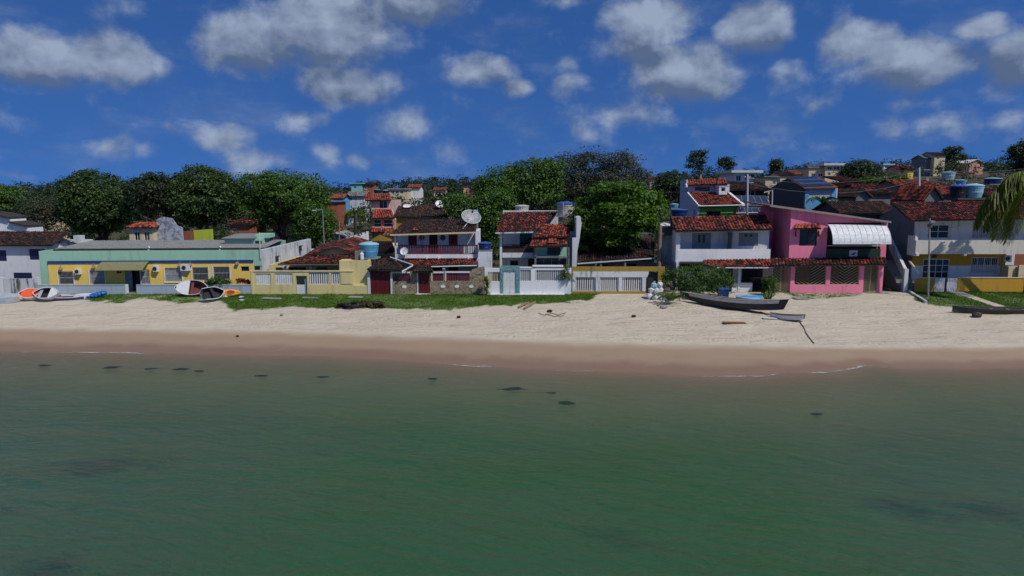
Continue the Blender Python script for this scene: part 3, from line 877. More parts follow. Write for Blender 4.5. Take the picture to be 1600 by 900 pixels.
# grass growing between the houses and the beach
def grow_grass():
    rng = np.random.default_rng(5)
    n = 220000
    x = rng.uniform(-46, 50, n); y = rng.uniform(53.5, 64.4, n)
    k = rng.random(n) < grassy(x, y) ** 1.3
    x, y = x[k][:80000], y[k][:80000]; z = height(x, y)
    m = len(x)
    h = rng.uniform(.04, .10, m) * (1 + 0.7 * sm(lattice(x, y, 1.5, 12), 0, .8)); a = rng.uniform(0, 6.283, m); w = rng.uniform(.02, .045, m)
    lx = rng.normal(0, .05, m); ly = rng.normal(0, .05, m)
    v = np.stack([np.stack([x - np.cos(a) * w, y - np.sin(a) * w, z - .01], 1), np.stack([x + np.cos(a) * w, y + np.sin(a) * w, z - .01], 1), np.stack([x + lx, y + ly, z + h], 1)], 1)
    o = link('grass', fast_mesh('grass', v, 3, 'grass'))
    tag(o, 'short green grass between the house walls and the sand', 'grass', kind='stuff')
grow_grass()

# dark clumps of seaweed drifting just off the shore
def seaweed(label, px, py, wpx, hpx, seed):
    rng = np.random.default_rng(seed)
    c = G(px, py, 0.0); d = c.y / F
    rx = wpx * d / 2; e = G(px, py - hpx / 2, 0); ry = abs(e.y - c.y)
    n = int(40 + 260 * rx * ry)
    x = rng.normal(0, .42, n); y = rng.normal(0, .42, n)
    y += .35 * np.sin(x * 3 + seed) * .5
    x = c.x + x * rx * .8; y = c.y + y * ry * .75; s = rng.uniform(.03, .11, n); a = rng.uniform(0, 3.14, n); z = rng.uniform(.004, .012, n)
    q = []
    for dx, dy in ((-1, -.5), (1, -.5), (1, .5), (-1, .5)):
        q.append(np.stack([x + (dx * np.cos(a) - dy * np.sin(a)) * s * 1.5 - c.x, y + (dx * np.sin(a) + dy * np.cos(a)) * s - c.y, z], 1))
    o = link('seaweed_clump', fast_mesh('seaweed_clump', np.stack(q, 1), 4, 'seaweed'), None, (c.x, c.y, 0))
    tag(o, label, 'seaweed', 'seaweed clumps drifting off the beach')
seaweed('long dark seaweed clump, longest of those in the middle of the shallows', 803, 608, 52, 5, 1)
seaweed('rounded dark seaweed clump below and right of the long one', 885, 630, 28, 8, 2)
seaweed('tiny dark seaweed clump between the long and the rounded one', 861, 614, 12, 2, 3)
seaweed('small dark seaweed clump off the foam edge left of the long one', 676, 592, 14, 3, 4)
seaweed('leftmost dark seaweed clump in the shallows', 70, 571, 22, 3, 5)
seaweed('second dark seaweed clump from the left in the shallows', 176, 574, 28, 4, 6)
seaweed('third dark seaweed clump from the left in the shallows', 238, 576, 26, 3, 7)
seaweed('fourth dark seaweed clump from the left in the shallows', 282, 577, 26, 4, 8)
seaweed('fifth dark seaweed clump from the left in the shallows', 310, 580, 18, 3, 9)
seaweed('faint seaweed clump below the yellow house', 410, 587, 26, 3, 10)
seaweed('dark seaweed clump below the pile of leaves', 505, 589, 26, 3, 11)
seaweed('lone seaweed clump far right below the pink house', 1276, 647, 16, 3, 12)

plaster('cream_white', (0.64, 0.62, 0.56), 0.2)

# ------------------------------------------------------------------ houses along the beach
class Fac:
    """a facade plane at depth Y; theta turns it about its left corner px0. x(px), z(py) give local positions"""
    def __init__(s, Y, px0=800, theta=0.0):
        s.Y = Y; s.th = theta; s.x0 = X(px0, Y)
    def x(s, px, py=410):
        k = P(px, py, 1.0).x
        q = (k * s.Y - s.x0) / (math.cos(s.th) - k * math.sin(s.th))
        return s.x0 + q
    def z(s, py, px=None):
        Yd = s.Y if px is None else s.Y + (s.x(px) - s.x0) * math.sin(s.th)
        return Z(py, Yd)
    def r(s, a, b, t, o):
        """opening from pixels left, right, top, bottom"""
        m = (a + b) / 2
        return (s.x(a), s.x(b), s.z(o, m), s.z(t, m))
GZ = 1.4          # foot of the walls, just under the ground

def shell(t, x0, x1, y0, y1, z0, z1, mat, holes=(), th=0.2, label=None):
    m = MB().wall(x0, x1, z0, z1, y0, th, holes)
    m.box(x0, x0 + th, y0 + th, y1, z0, z1); m.box(x1 - th, x1, y0 + th, y1, z0, z1); m.box(x0 + th, x1 - th, y1 - th, y1, z0, z1)
    return part('wall', m, mat, t, label)

# --- white house with navy shutters at the far left
def house_navy():
    f = Fac(67.5)
    t = thing('white_house', 'white house with navy shutters and old dark tiled roof at far left', 'house', (X(20, 67.5), 67.5, GZ))
    x0, x1 = f.x(-90), f.x(76); zt = f.z(382)
    hs = [f.r(-14, 11, 391, 408), f.r(47, 72, 389, 406), f.r(19, 48, 426, 441)]
    shell(t, x0, x1, 67.5, 75, GZ, zt, 'white', hs)
    for h in hs:
        w = part('window', MB().box(h[0], h[1], 67.56, 67.62, h[2], h[3]), 'navy', t)
        n = 8; st = (h[3] - h[2]) / n
        for i in range(n): pass
        for k in (0, 1):
            a = h[0] + (h[1] - h[0]) * k / 2; b = h[0] + (h[1] - h[0]) * (k + 1) / 2
            part('shutter', MB().box(a + .03, b - .03, 67.52, 67.559, h[2] + .04, h[3] - .04), 'navy', w)
    tiled_roof(t, (x0 - .3, 67.0, zt - .05), (X(84, 67.0), 67.0, zt - .05), (X(112, 71.5), 71.5, Z(362, 71.5)), (x0 - .3, 71.5, Z(362, 71.5)), 'tile_dark', seed=1)
    pts = [(77, 420), (77, 393), (83, 383), (95, 374.5), (111, 377), (121, 383), (121, 420)]
    part('gable', MB().xz_prism([(X(a, 69.5), Z(b, 69.5)) for a, b in pts], 69.5, 69.8), 'white_old', t)
    m = MB()
    for (a, b), (c, d) in (((76, 390), (95, 371.5)), ((95, 371.5), (123, 381))):
        m.hexa((X(a, 69.2), 69.2, Z(b, 69.2)), (X(c, 69.2), 69.2, Z(d, 69.2)), (X(c, 71), 71, Z(d, 69.2)), (X(a, 71), 71, Z(b, 69.2)), (0, 0, .1))
    part('gable_coping', m, 'roof_dark', t)
    part('chimney', MB().box(X(118, 70), X(129, 70), 70, 70.7, 4, Z(368, 70)), 'white_old', t)
    # taller block behind
    t2 = thing('white_block', 'tall plain white wall block with stepped dark roof behind the navy-shuttered house', 'house', (X(10, 76), 76, GZ))
    Yb = 76
    poly = [(-90, 400), (-90, 326), (0, 334), (22, 340), (23, 347), (48, 353), (49, 400)]
    part('wall', MB().xz_prism([(X(a, Yb), Z(b, Yb)) for a, b in poly], Yb, Yb + 2.5), 'white_clean', t2)
    m = MB()
    for (a, b), (c, d) in (((-90, 324), (0, 333)), ((0, 333), (23, 339)), ((22, 345.5), (49, 352))):
        m.hexa((X(a, Yb), Yb - .35, Z(b, Yb)), (X(c, Yb), Yb - .35, Z(d, Yb)), (X(c, Yb), Yb + 2.8, Z(d, Yb)), (X(a, Yb), Yb + 2.8, Z(b, Yb)), (0, 0, .18))
    part('roof', m, 'roof_dark', t2)
    # weathered yard wall in front
    t3 = thing('yard_wall', 'mildewed grey concrete yard wall in front of the navy-shuttered house', 'wall', (X(25, 62.4), 62.4, GZ))
    part('panel', MB().box(X(2, 62.4), X(51, 62.4), 62.4, 62.6, GZ, Z(435.5, 62.4)), 'white_mildew', t3)
    for a in (-3, 53): part('post', MB().box(X(a - 3, 62.3), X(a + 3, 62.3), 62.3, 62.7, GZ, Z(434, 62.3)), 'white_old', t3)
    part('gate', MB().box(X(-40, 62.4), X(-6.2, 62.4), 62.45, 62.5, GZ, Z(434, 62.4)), 'dark_metal', t3)
house_navy()

# --- long teal and yellow building
def house_teal():
    th = R(4.0)
    f = Fac(63.4, 62, th)
    Y = f.Y
    A = Vector((f.x0, Y, GZ))
    t = thing('long_building', 'long low teal building with yellow panelled front and blue stripe', 'building', A)
    xl, xr = f.x(62), f.x(410)
    px_t = lambda px: 397 + (px - 62) * (387.5 - 397) / (410 - 62)
    hs = [f.r(90, 113, 424, 444), f.r(139, 162, 422.5, 443), f.r(257, 283, 418.5, 439), f.r(300, 324.5, 417.5, 438), f.r(333, 358, 416.5, 436.5),
          f.r(376, 389, 416, 424), f.r(396.5, 409, 415, 422.5)]
    ent = f.r(194, 233, 421, 458)
    zt = f.z(391.5, 236)
    m = MB().wall(xl, xr, GZ, zt, Y, .22, hs + [(ent[0], ent[1], GZ - 1, ent[3])])
    part('wall', m, 'teal', t, 'teal parapet wall')
    # yellow panel stands a little proud of the teal wall
    yl, yr = f.x(75), f.x(396)
    zy = f.z(411, 236)
    m = MB().wall(yl, yr, GZ, zy, Y - .06, .058, hs[:6] + [(ent[0], ent[1], GZ - 1, ent[3])])
    part('yellow_panel', m, 'yellow', t)
    part('stripe', MB().box(yl, yr, Y - .12, Y - .002, zy, zy + .24), 'blue_band', t)
    for i, h in enumerate(hs[:5]):
        w = window(t, h[0], h[1], h[2], h[3], Y + .02, 'white_metal', 'curtain' if i in (1, 2) else 'glass', 1, 2, .05, 12, 'grey_metal')
        part('trim', MB().box(h[0] - .1, h[0] - .031, Y - .1, Y - .061, h[2] - .1, h[3] + .06).box(h[1] + .031, h[1] + .1, Y - .1, Y - .061, h[2] - .1, h[3] + .06).box(h[0] - .1, h[1] + .1, Y - .12, Y - .061, h[2] - .17, h[2] - .1), 'white_metal', w)
    for h in hs[5:]:
        window(t, h[0], h[1], h[2], h[3], Y + .03, 'tan_metal', 'dark_glass', 1, 1, .04)
    # entrance: white gate leaf, dark panel standing in for the unlit opening, glazed screen
    door(t, ent[0], f.x(204.5), GZ, ent[3], Y + .05, 'grey_door', 1)
    part('doorway', MB().box(f.x(205), f.x(217), Y + .35, Y + .4, GZ, ent[3]), 'dark_wood', t)
    w = window(t, f.x(217.5), ent[1], f.z(444, 225), ent[3], Y + .05, 'white_metal', 'glass', 2, 2, .05, 8, 'white_metal')
    part('sill_wall', MB().box(f.x(217.5), ent[1], Y + .0, Y + .2, GZ, f.z(444.3, 225) - .035), 'white', t)
    # canopy on curved brackets
    ca, cb = f.x(161), f.x(234)
    m = MB(); n = 7
    for k in range(n):
        def cpt(k, x):
            q = k / n
            return (x, Y - .1 - 1.5 * q, f.z(408.5, 200) - .62 * q ** 1.6)
        m.hexa(cpt(k + 1, ca), cpt(k + 1, cb), cpt(k, cb), cpt(k, ca), (0, 0, .04))
    cn = part('canopy', m, 'olive_metal', t)
    for xx in (ca + .05, (ca + cb) / 2, cb - .05):
        part('bracket', MB().tube([(xx, Y - .1, f.z(409, 200) - 1.1), (xx, Y - .5, f.z(409, 200) - .75), (xx, Y - 1.5, f.z(409, 200) - .72)], .025, 5), 'tan_metal', cn)
    # floodlights and lamps on the front
    for a, b in ((96, 418.5), (147.5, 416), (371.5, 411), (282, 413.5), (298, 413)):
        c = (f.x(a), f.z(b, a))
        part('lamp', MB().box(c[0] - .12, c[0] + .12, Y - .3, Y - .061, c[1] - .12, c[1] + .12).tube([(c[0], Y - .2, c[1] + .1), (c[0] + .08, Y - .3, c[1] + .3)], .03, 5), 'tan_metal', t)
    c = (f.x(186), f.z(424, 186)); part('meter_box', MB().box(c[0] - .16, c[0] + .16, Y - .2, Y - .061, c[1] - .15, c[1] + .15), 'dark_metal', t)
    # roof: parapet gutter, low-pitched fibre-cement sheets
    zr = f.z(377, 236) - .1
    L = xr - xl
    sheets = 26; me = None
    for i in range(sheets):
        a = xl + .25 + (L - .5) * i / sheets; b = xl + .25 + (L - .5) * (i + 1) / sheets
        m = MB(); nn = 6
        for k in range(nn):
            u0 = a + (b - a) * k / nn; u1 = a + (b - a) * (k + 1) / nn
            h0 = .04 * (k % 2); h1 = .04 * ((k + 1) % 2)
            m.add([(u0, Y + 1.9, zt + .04 + h0), (u1, Y + 1.9, zt + .04 + h1), (u1, Y + 8.6, zt + .36 + h1), (u0, Y + 8.6, zt + .36 + h0)], [(0, 1, 2, 3)])
        part('roof_sheet', m, 'roof_sheet', t)
    part('gutter', MB().box(xl + .23, xr - .23, Y + .25, Y + 1.85, zt - .6, zt - .5), 'roof_dark', t)  # gutter floor, shade behind the parapet put into its dark colour
    part('shadow_strip', MB().box(xl + .23, xr - .23, Y + 1.86, Y + 1.95, zt - .6, zt + .03), 'roof_dark', t)  # dark strip added for the shadow band seen above the parapet
    part('back_wall', MB().box(xl, xr, Y + 8.7, Y + 8.9, GZ, zt + .3), 'teal', t)
    part('side_wall', MB().box(xl, xl + .2, Y + .23, Y + 8.7, GZ, zt), 'teal', t)
    for a, b in ((221, 388.5), (335, 385)):
        part('vent', MB().tube([(f.x(a), Y + 1.6, zt - .5), (f.x(a), Y + 1.6, zt + .12), (f.x(a) + .12, Y + 1.5, zt + .2)], .09, 7), 'pvc', t)
    # roof lantern
    r0, r1 = f.x(323), f.x(386)
    part('roof_hut', MB().box(r0, r1, Y + 5.2, Y + 8, zt + .1, zt + .72).box(r1 - .9, r1 + .5, Y + 6, Y + 8.2, zt + .72, zt + 1.1), 'teal', t)
    part('hut_roof', MB().hexa((r0 - .2, Y + 4.9, zt + .80), (r1 - .6, Y + 4.9, zt + .80), (r1 - .95, Y + 8.2, zt + 1.06), (r0 + .3, Y + 8.2, zt + 1.06), (0, 0, .08)), 'roof_sheet', t)
    part('hut_door', MB().box(f.x(375), f.x(385.5), Y + 5.14, Y + 5.19, zt + .12, zt + .5), 'dark_metal', t)
    t.rotation_euler.z = th
    # right side wall, receding (built in true position, expressed in the turned frame)
    c, s_ = math.cos(-th), math.sin(-th)
    def loc(w):
        w = Vector(w); d = w - A
        return (A.x + d.x * c - d.y * s_, A.y + d.x * s_ + d.y * c, w.z)
    p0 = Vector((A.x + (xr - A.x) * math.cos(th), A.y + (xr - A.x) * math.sin(th), 0))
    p1 = Vector((X(487, 80.5), 80.5, 0))
    zA, zB = zt, Z(373, 80.5)
    q = [loc((p0.x + .01, p0.y, GZ)), loc((p1.x, p1.y, GZ)), loc((p1.x, p1.y, zB)), loc((p0.x + .01, p0.y, zA))]
    o = Vector(loc((p0.x - .3, p0.y + .05, GZ))) - Vector(q[0])
    m = MB(); m.add(q + [tuple(Vector(v) + o) for v in q], [(0, 1, 2, 3), (7, 6, 5, 4), (0, 4, 5, 1), (1, 5, 6, 2), (2, 6, 7, 3), (3, 7, 4, 0)])
    part('end_wall', m, 'white_old', t, 'white weathered end wall with streaks')
    for k, zz in ((0.24, -1.45), (0.72, -1.0)):
        w = p0.lerp(p1, k); zc = zA + (zB - zA) * k + zz
        m = MB()
        for sx in (0.0, .34):
            pt = loc((w.x + .02 + .0, w.y, zc))
            m.box(pt[0], pt[0] + .32, pt[1] + sx - .3 + (sx > 0) * .28, pt[1] + sx, zc, zc + .55)
        part('cooler', m, 'dark_metal', t)
        pt = loc((w.x + .05, w.y - .4, zc)); part('cooler_face', MB().box(pt[0] + .33, pt[0] + .36, pt[1] - .0, pt[1] + .5, zc + .05, zc + .5), 'white_metal', t)
    pt = loc((p0.lerp(p1, .52).x + .04, p0.lerp(p1, .52).y, 3.2)); part('drain_pipe', MB().tube([pt, (pt[0], pt[1], 4.5), (pt[0] + .1, pt[1], 4.6)], .07, 6), 'pvc', t)
    p = P(411, 391, 66.0); part('mast', MB().tube([(xr - .12, Y - .08, zt - .8), (xr - .12, Y - .08, Z(363, 65))], .045, 6), 'pvc', t)
    # air conditioners are separate things on the wall
    def world(x_, z_):
        return (A.x + (x_ - A.x) * math.cos(th), A.y + (x_ - A.x) * math.sin(th) - .06 * math.cos(th), z_)
    for lab, a, b, w_, h_ in (('small air conditioner between the two leftmost windows of the yellow front', 123.5, 428, .45, .5), ('small air conditioner just right of the entrance canopy', 245, 424, .42, .55), ('wide air conditioner with round fan between two barred windows', 291, 422.5, .82, .55)):
        wx = world(f.x(a), f.z(b, a))
        ac_unit(lab, wx[0], wx[1] - .0, wx[2], w_, h_)
house_teal()

def low_wall():
    Y = 61.9
    t = thing('low_wall', 'low pale blue wall in front of the teal building, with entrance gap', 'wall', (X(220, Y), Y, GZ))
    for k, (a, b) in enumerate(((53.5, 192.5), (210, 390))):
        part('wall_panel', MB().box(X(a, Y), X(b, Y), Y, Y + .16, GZ, Z(446, Y)).box(X(a, Y), X(b, Y), Y - .03, Y + .19, Z(446, Y) + .002, Z(446, Y) + .06), 'pale_blue', t)
    part('gate_post', MB().box(X(192.7, Y), X(196, Y), Y - .03, Y + .2, GZ, Z(444.5, Y)), 'white', t)
    part('step', MB().box(X(196.5, Y), X(209.5, Y), Y - .2, Y + .3, GZ, GZ + .2), 'concrete', t)
low_wall()

def fence_panel(t, name, xa, xb, y, z0, z1, n, w, mat, rails=True):
    p = MB().box(xa, xb, y, y + .05, z0 - .04, z0).box(xa, xb, y, y + .05, z1, z1 + .04)
    pr = part(name, p, mat, t)
    slats(pr, 'slat', xa, xb, y + .025, z0, z1, n, w, mat)
    return pr

# --- pale yellow house
def house_yellow():
    Y = 61.9; f = Fac(Y)
    t = thing('yellow_fence_wall', 'pale yellow front wall with white slatted panels and half gate', 'wall', (X(470, Y), Y, GZ))
    zt = Z(424.5, Y)
    hs = [f.r(398, 422, 427.5, 445), f.r(428, 456, 427, 444.5), f.r(461, 478.5, 431, 463), f.r(481.5, 513.5, 426, 444.5), f.r(516.5, 530.5, 426, 444.5)]
    m = MB().wall(f.x(390), f.x(551), GZ, zt, Y, .2, [h if i != 2 else (h[0], h[1], GZ - 1, h[3]) for i, h in enumerate(hs)])
    part('wall', m, 'pale_yellow', t)
    part('coping', MB().box(f.x(390), f.x(551), Y - .05, Y + .25, zt + .002, zt + .09), 'cream', t)
    part('pilaster', MB().box(f.x(391), f.x(394.5), Y - .06, Y - .002, GZ, zt), 'pale_yellow', t)
    part('blank_panel', MB().box(f.x(532.5), f.x(549), Y - .04, Y - .002, f.z(443.5), f.z(426.5)), 'pale_yellow', t)
    for i, n in ((0, 7), (1, 8), (3, 9), (4, 4)):
        h = hs[i]
        fence_panel(t, 'slat_panel', h[0] + .01, h[1] - .01, Y + .07, h[2] + .05, h[3] - .05, n, .15 if i < 2 else .10, 'white_metal')
    h = hs[2]
    g = part('half_gate', MB().box(h[0] + .04, h[0] + .12 + (h[1] - h[0]) * .62, Y + .06, Y + .12, GZ + .12, f.z(445)), 'white_metal', t)
    part('gate_leaf', MB().box(h[0] + .14 + (h[1] - h[0]) * .62, h[1] - .03, Y + .1, Y + .16, GZ + .12, f.z(436)), 'grey_door', t)
    for k in (-1, 1):
        pass
    part('blinds', MB().box(f.x(428.5), f.x(441), Y + .5, Y + .54, GZ, f.z(430)), 'white', t)
    # tall yellow pier at the right with the water tank behind it
    part('pier', MB().box(f.x(529), f.x(575), Y + .25, Y + 1.6, GZ, f.z(407.5)), 'pale_yellow', t)
    part('pier_base', MB().box(f.x(551.3), f.x(575), Y - .0, Y + .248, GZ, f.z(446)), 'pale_yellow', t)
    # the house behind
    Yh = 65.5; k = Fac(Yh)
    h1 = thing('yellow_house', 'low pale yellow house with dark tiled roof and small front gable', 'house', (X(490, Yh), Yh, GZ))
    hs = [k.r(430, 446, 418, 452), k.r(451, 478, 417, 430), k.r(494, 512, 417, 430)]
    shell(h1, k.x(420), k.x(572), Yh, Yh + 9, GZ, k.z(413.5), 'pale_yellow', hs)
    for h in hs[1:]: window(h1, h[0], h[1], h[2], h[3], Yh + .05, 'wood_old', 'dark_glass', 2, 1, .06)
    door(h1, hs[0][0], hs[0][1], GZ, hs[0][3], Yh + .08, 'dark_wood', 1)
    for a in (448.5, 489): part('porch_post', MB().box(k.x(a - 2.2), k.x(a + 2.2), Yh - .9, Yh - .6, GZ, k.z(413.5)), 'white', h1)
    Ye, Yr = 63.2, 67.2  # eave brought forward to shade the yard behind the fence slats
    tiled_roof(h1, (X(434, Ye), Ye, Z(413, Ye)), (X(556, Ye), Ye, Z(412, Ye)), (X(556, Yr), Yr, Z(397, Yr)), (X(478, Yr), Yr, Z(400, Yr)), 'tile_mixed', seed=2)
    part('eave_board', MB().box(X(434, Ye), X(529, Ye), Ye - .06, Ye - .01, Z(414.2, Ye), Z(412.4, Ye)), 'wood_old', h1)
    Yg = 67.0
    part('gable', MB().xz_prism([(X(a, Yg), Z(b, Yg)) for a, b in ((476, 402), (520, 386.5), (560, 398), (560, 402))], Yg, Yg + .2), 'pale_yellow', h1)
    part('gable_trim', MB().hexa(*[(X(a, Yg), Yg - .1 + c, Z(b, Yg)) for a, b, c in ((476, 401.2, 0), (560, 397.4, 0), (560, 397.4, .2), (476, 401.2, .2))], (0, 0, .09)), 'salmon', h1)
    # gable roof running back from the gable: two slopes with the ridge along the view
    Yb = 76.0
    tiled_roof(h1, (X(474, 66.6), 66.6, Z(401.5, 66.6)), (X(508, Yb), Yb, Z(381, Yb)), (X(556, Yb), Yb, Z(370.5, Yb)), (X(520, 66.6), 66.6, Z(385.5, 66.6)), 'tile_mixed', seed=3)
    tiled_roof(h1, (X(562, 66.6), 66.6, Z(397, 66.6)), (X(600, Yb), Yb, Z(384, Yb)), (X(556.2, Yb), Yb, Z(370.2, Yb)), (X(520.4, 66.6), 66.6, Z(385.2, 66.6)), 'tile_mixed', seed=4)
    # wing with dark tiled roof behind the tank
    h2 = thing('tiled_wing', 'dark tiled roof wing with ochre gable between the yellow house and the balcony house', 'house', (X(590, 72), 72, GZ))
    part('wall', MB().box(X(578, 72), X(614, 72), 72, 78, GZ, Z(386, 72)), 'pale_yellow', h2)
    part('gable', MB().xz_prism([(X(a, 76), Z(b, 76)) for a, b in ((580, 380), (580, 375), (594, 367), (612, 374), (612, 380))], 76, 76.2), 'ochre_fence', h2)
    tiled_roof(h2, (X(588, 67.6), 67.6, Z(398, 67.6)), (X(618, 67.6), 67.6, Z(392, 67.6)), (X(613, 75.5), 75.5, Z(377, 75.5)), (X(575, 75.5), 75.5, Z(377, 75.5)), 'tile_dark', seed=6)
    zt_ = f.z(407.5)
    tk = tank('sky blue ribbed water tank on the yellow pier', 577, 377.5, 402, 64.0, 30, 'tank_blue', 'tank_pale', taper=.8, stand=GZ)
    bx = thing('tank_shelf', 'dark slab shelf with clutter beside the sky blue water tank', 'shelf', P(562, 404, 63.4))
    part('slab', MB().box(X(557, 63.2), X(576, 63.2), 62.4, 63.3, Z(407, 63), Z(405.6, 63)), 'dark_metal', bx)
    part('cage', MB().box(X(557.5, 63.2), X(562, 63.2), 62.5, 63.2, Z(405.5, 63), Z(392, 63)).box(X(562.2, 63.2), X(569, 63.2), 62.9, 63.2, Z(405.5, 63), Z(391, 63)), 'grey_wall', bx)
    part('canister', MB().lathe(P(565.5, 405.4, 62.7), [(.18, 0), (.18, .5), (.06, .62), (.06, .7)], 10), 'boat_white', bx)
house_yellow()

# --- garage and balcony house
def house_balcony():
    Y = 61.9; f = Fac(Y)
    g = thing('garage', 'maroon double garage gate under a dark tiled canopy', 'garage', (X(594, Y), Y, GZ))
    part('gate_post', MB().box(f.x(573.5), f.x(577.5), Y - .05, Y + .3, GZ, f.z(425)), 'white_old', g)
    part('gate_post', MB().box(f.x(609.5), f.x(612), Y - .05, Y + .3, GZ, f.z(425)), 'white_old', g)
    xa, xb = f.x(578), f.x(609.3)
    for k in (0, 1):
        a = xa + (xb - xa) * k / 2; b = xa + (xb - xa) * (k + 1) / 2
        d = part('gate_leaf', MB().box(a + .01, b - .01, Y + .1, Y + .14, GZ + .1, f.z(425.5)), 'maroon', g)
        slats(d, 'slat', a + .03, b - .03, Y + .08, GZ + .12, f.z(426), 8, .075, 'maroon', .035)
    part('lintel', MB().box(xa, xb, Y + .05, Y + .3, f.z(425.3), f.z(421.5)), 'dark_wood', g)
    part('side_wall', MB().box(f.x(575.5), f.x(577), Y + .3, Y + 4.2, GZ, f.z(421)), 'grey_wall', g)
    Yr = 64.6
    tiled_roof(g, (X(573, 61.5), 61.5, Z(420.5, 61.5)), (X(629, 61.5), 61.5, Z(423.5, 61.5)), (X(612, Yr), Yr, Z(404.5, Yr)), (X(597, Yr), Yr, Z(404.5, Yr)), 'tile_dark', seed=8)
    tiled_roof(g, (X(629, 61.55), 61.55, Z(423.3, 61.55)), (X(630, 66), 66, Z(416, 66)), (X(615, 66), 66, Z(404, 66)), (X(612.2, Yr), Yr, Z(404.2, Yr)), 'tile_dark', seed=9)
    part('gutter', MB().tube([P(610, 402, 64), P(645, 414, 62.3), P(644, 415.5, 61.8), P(628, 424.5, 61.3)], .07, 6), 'pvc', g)
    # stone front wall
    t = thing('stone_wall', 'stone-faced front wall with maroon pickets, white plaques and maroon door', 'wall', (X(685, Y), Y, GZ))
    zt = Z(423.5, Y)
    hs = [f.r(613, 640, 427, 440), (f.x(652), f.x(671), GZ - 1, zt + .1), f.r(675.5, 693, 427, 439), f.r(697, 733.5, 426.5, 438.8)]
    part('wall', MB().wall(f.x(612), f.x(737), GZ, f.z(424), Y, .22, hs), 'stone_facing', t)
    part('raking_wall', MB().xz_prism([(f.x(737.01), GZ), (f.x(757), GZ), (f.x(757), f.z(416.5)), (f.x(752), f.z(417)), (f.x(737.01), f.z(421.5))], Y, Y + .22), 'stone_facing', t)
    part('plaque', MB().box(f.x(742), f.x(751.5), Y - .03, Y - .002, f.z(428.5), f.z(425)), 'stone_facing', t)
    for i, n in ((0, 9), (2, 7), (3, 14)):
        h = hs[i]
        pr = part('picket_frame', MB().box(h[0] - .02, h[1] + .02, Y - .04, Y + .1, h[3] + .01, h[3] + .13).box(h[0] - .1, h[0] - .021, Y - .04, Y + .1, h[2], h[3] + .13), 'white', t)
        slats(pr, 'picket', h[0], h[1], Y + .08, h[2], h[3], n, .095, 'maroon_rail', .04)
    for a in (631, 691.5, 713.5, 736):
        c = (f.x(a), f.z(448 if a < 650 else 447.5))
        pts = [(c[0] + .22 * (1 if abs(math.cos(q)) > .1 else 1) * math.cos(q), c[1] + .15 * math.sin(q)) for q in [math.pi / 8 + k * math.pi / 4 for k in range(8)]]
        part('plaque', MB().xz_prism(pts, Y - .04, Y - .002), 'white_clean', t)
    d = door(t, hs[1][0] + .05, hs[1][1] - .05, GZ + .15, f.z(424.5), Y + .06, 'maroon', 1)
    slats(d, 'slat', hs[1][0] + .1, hs[1][1] - .1, Y + .03, GZ + .2, f.z(425), 7, .1, 'maroon', .02)
    part('door_post', MB().box(hs[1][0] - .05, hs[1][0] + .04, Y - .05, Y + .25, GZ, f.z(424.3)), 'white', t)
    part('doorstep', MB().box(hs[1][0] - .15, hs[1][1] + .05, Y - .35, Y + .2, GZ, GZ + .16), 'white', t)
    tiled_roof(t, (f.x(645), Y - .55, f.z(425.5) + .1), (f.x(678), Y - .55, f.z(425.5) + .1), (f.x(672), Y + .7, f.z(416.5)), (f.x(650), Y + .7, f.z(416.5)), 'tile_dark', seed=11)
    # the house
    h = thing('balcony_house', 'two-storey white house with maroon balcony railing and dark mossy tile roof', 'house', (X(680, 66), 66, GZ))
    Yw = 66.6; k = Fac(Yw)
    hs = [k.r(638.5, 652, 367, 384.5), k.r(671, 684, 366, 396), k.r(701.5, 715.5, 366, 384.5)]
    lo = [k.r(650, 665, 417, 440), k.r(676, 691, 417, 440), k.r(700, 716, 417, 440)]
    zs = k.z(398.5)
    shell(h, k.x(622), k.x(746), Yw, Yw + 7, GZ, k.z(363), 'white_clean', [hs[0], hs[1], hs[2]] + lo)
    for q in (hs[0], hs[2]):
        w = part('window', MB().box(q[0], q[1], Yw + .08, Yw + .12, q[2], q[3]), 'dark_wood', h)
        for s_ in (0, 1):
            a = q[0] + (q[1] - q[0]) * s_ / 2; b = q[0] + (q[1] - q[0]) * (s_ + 1) / 2
            part('shutter', MB().box(a + .03, b - .02, Yw + .03, Yw + .079, q[2] + .03, q[3] - .03), 'maroon', w)
    door(h, hs[1][0], hs[1][1], hs[1][2], hs[1][3], Yw + .1, 'dark_wood', 2)
    part('door_arch', MB().xz_prism([(hs[1][0] - .03, hs[1][3] + .001), (hs[1][1] + .03, hs[1][3] + .001), (hs[1][1] - .12, hs[1][3] + .16), (hs[1][0] + .12, hs[1][3] + .16)], Yw - .02, Yw - .002), 'dark_wood', h)
    for q in lo: window(h, q[0], q[1], q[2], q[3], Yw + .08, 'wood_old', 'dark_glass', 2, 1)
    # balcony
    Yb = 65.0; b = Fac(Yb)
    zf0, zf1 = b.z(403.5), b.z(397.5)
    sl = part('balcony', MB().box(b.x(621), b.x(746), Yb, Yw - .01, zf0, zf1), 'white_clean', h)
    for a in (667, 685.5, 732): part('beam_end', MB().box(b.x(a) - .06, b.x(a) + .06, Yb - .18, Yb - .001, zf0 - .06, zf0 + .14), 'white_clean', sl)
    rl = part('railing', MB().box(b.x(623), b.x(745), Yb + .06, Yb + .14, b.z(384.2), b.z(382.6)).box(b.x(623), b.x(745), Yb + .06, Yb + .14, zf1 + .06, zf1 + .12), 'maroon_rail', h)
    slats(rl, 'baluster', b.x(623), b.x(724), Yb + .1, zf1 + .12, b.z(384.2), 27, .125, 'maroon_rail', .04)
    slats(rl, 'baluster', b.x(724), b.x(745), Yb + .1, zf1 + .12, b.z(384.2), 6, .125, 'white_old', .04)
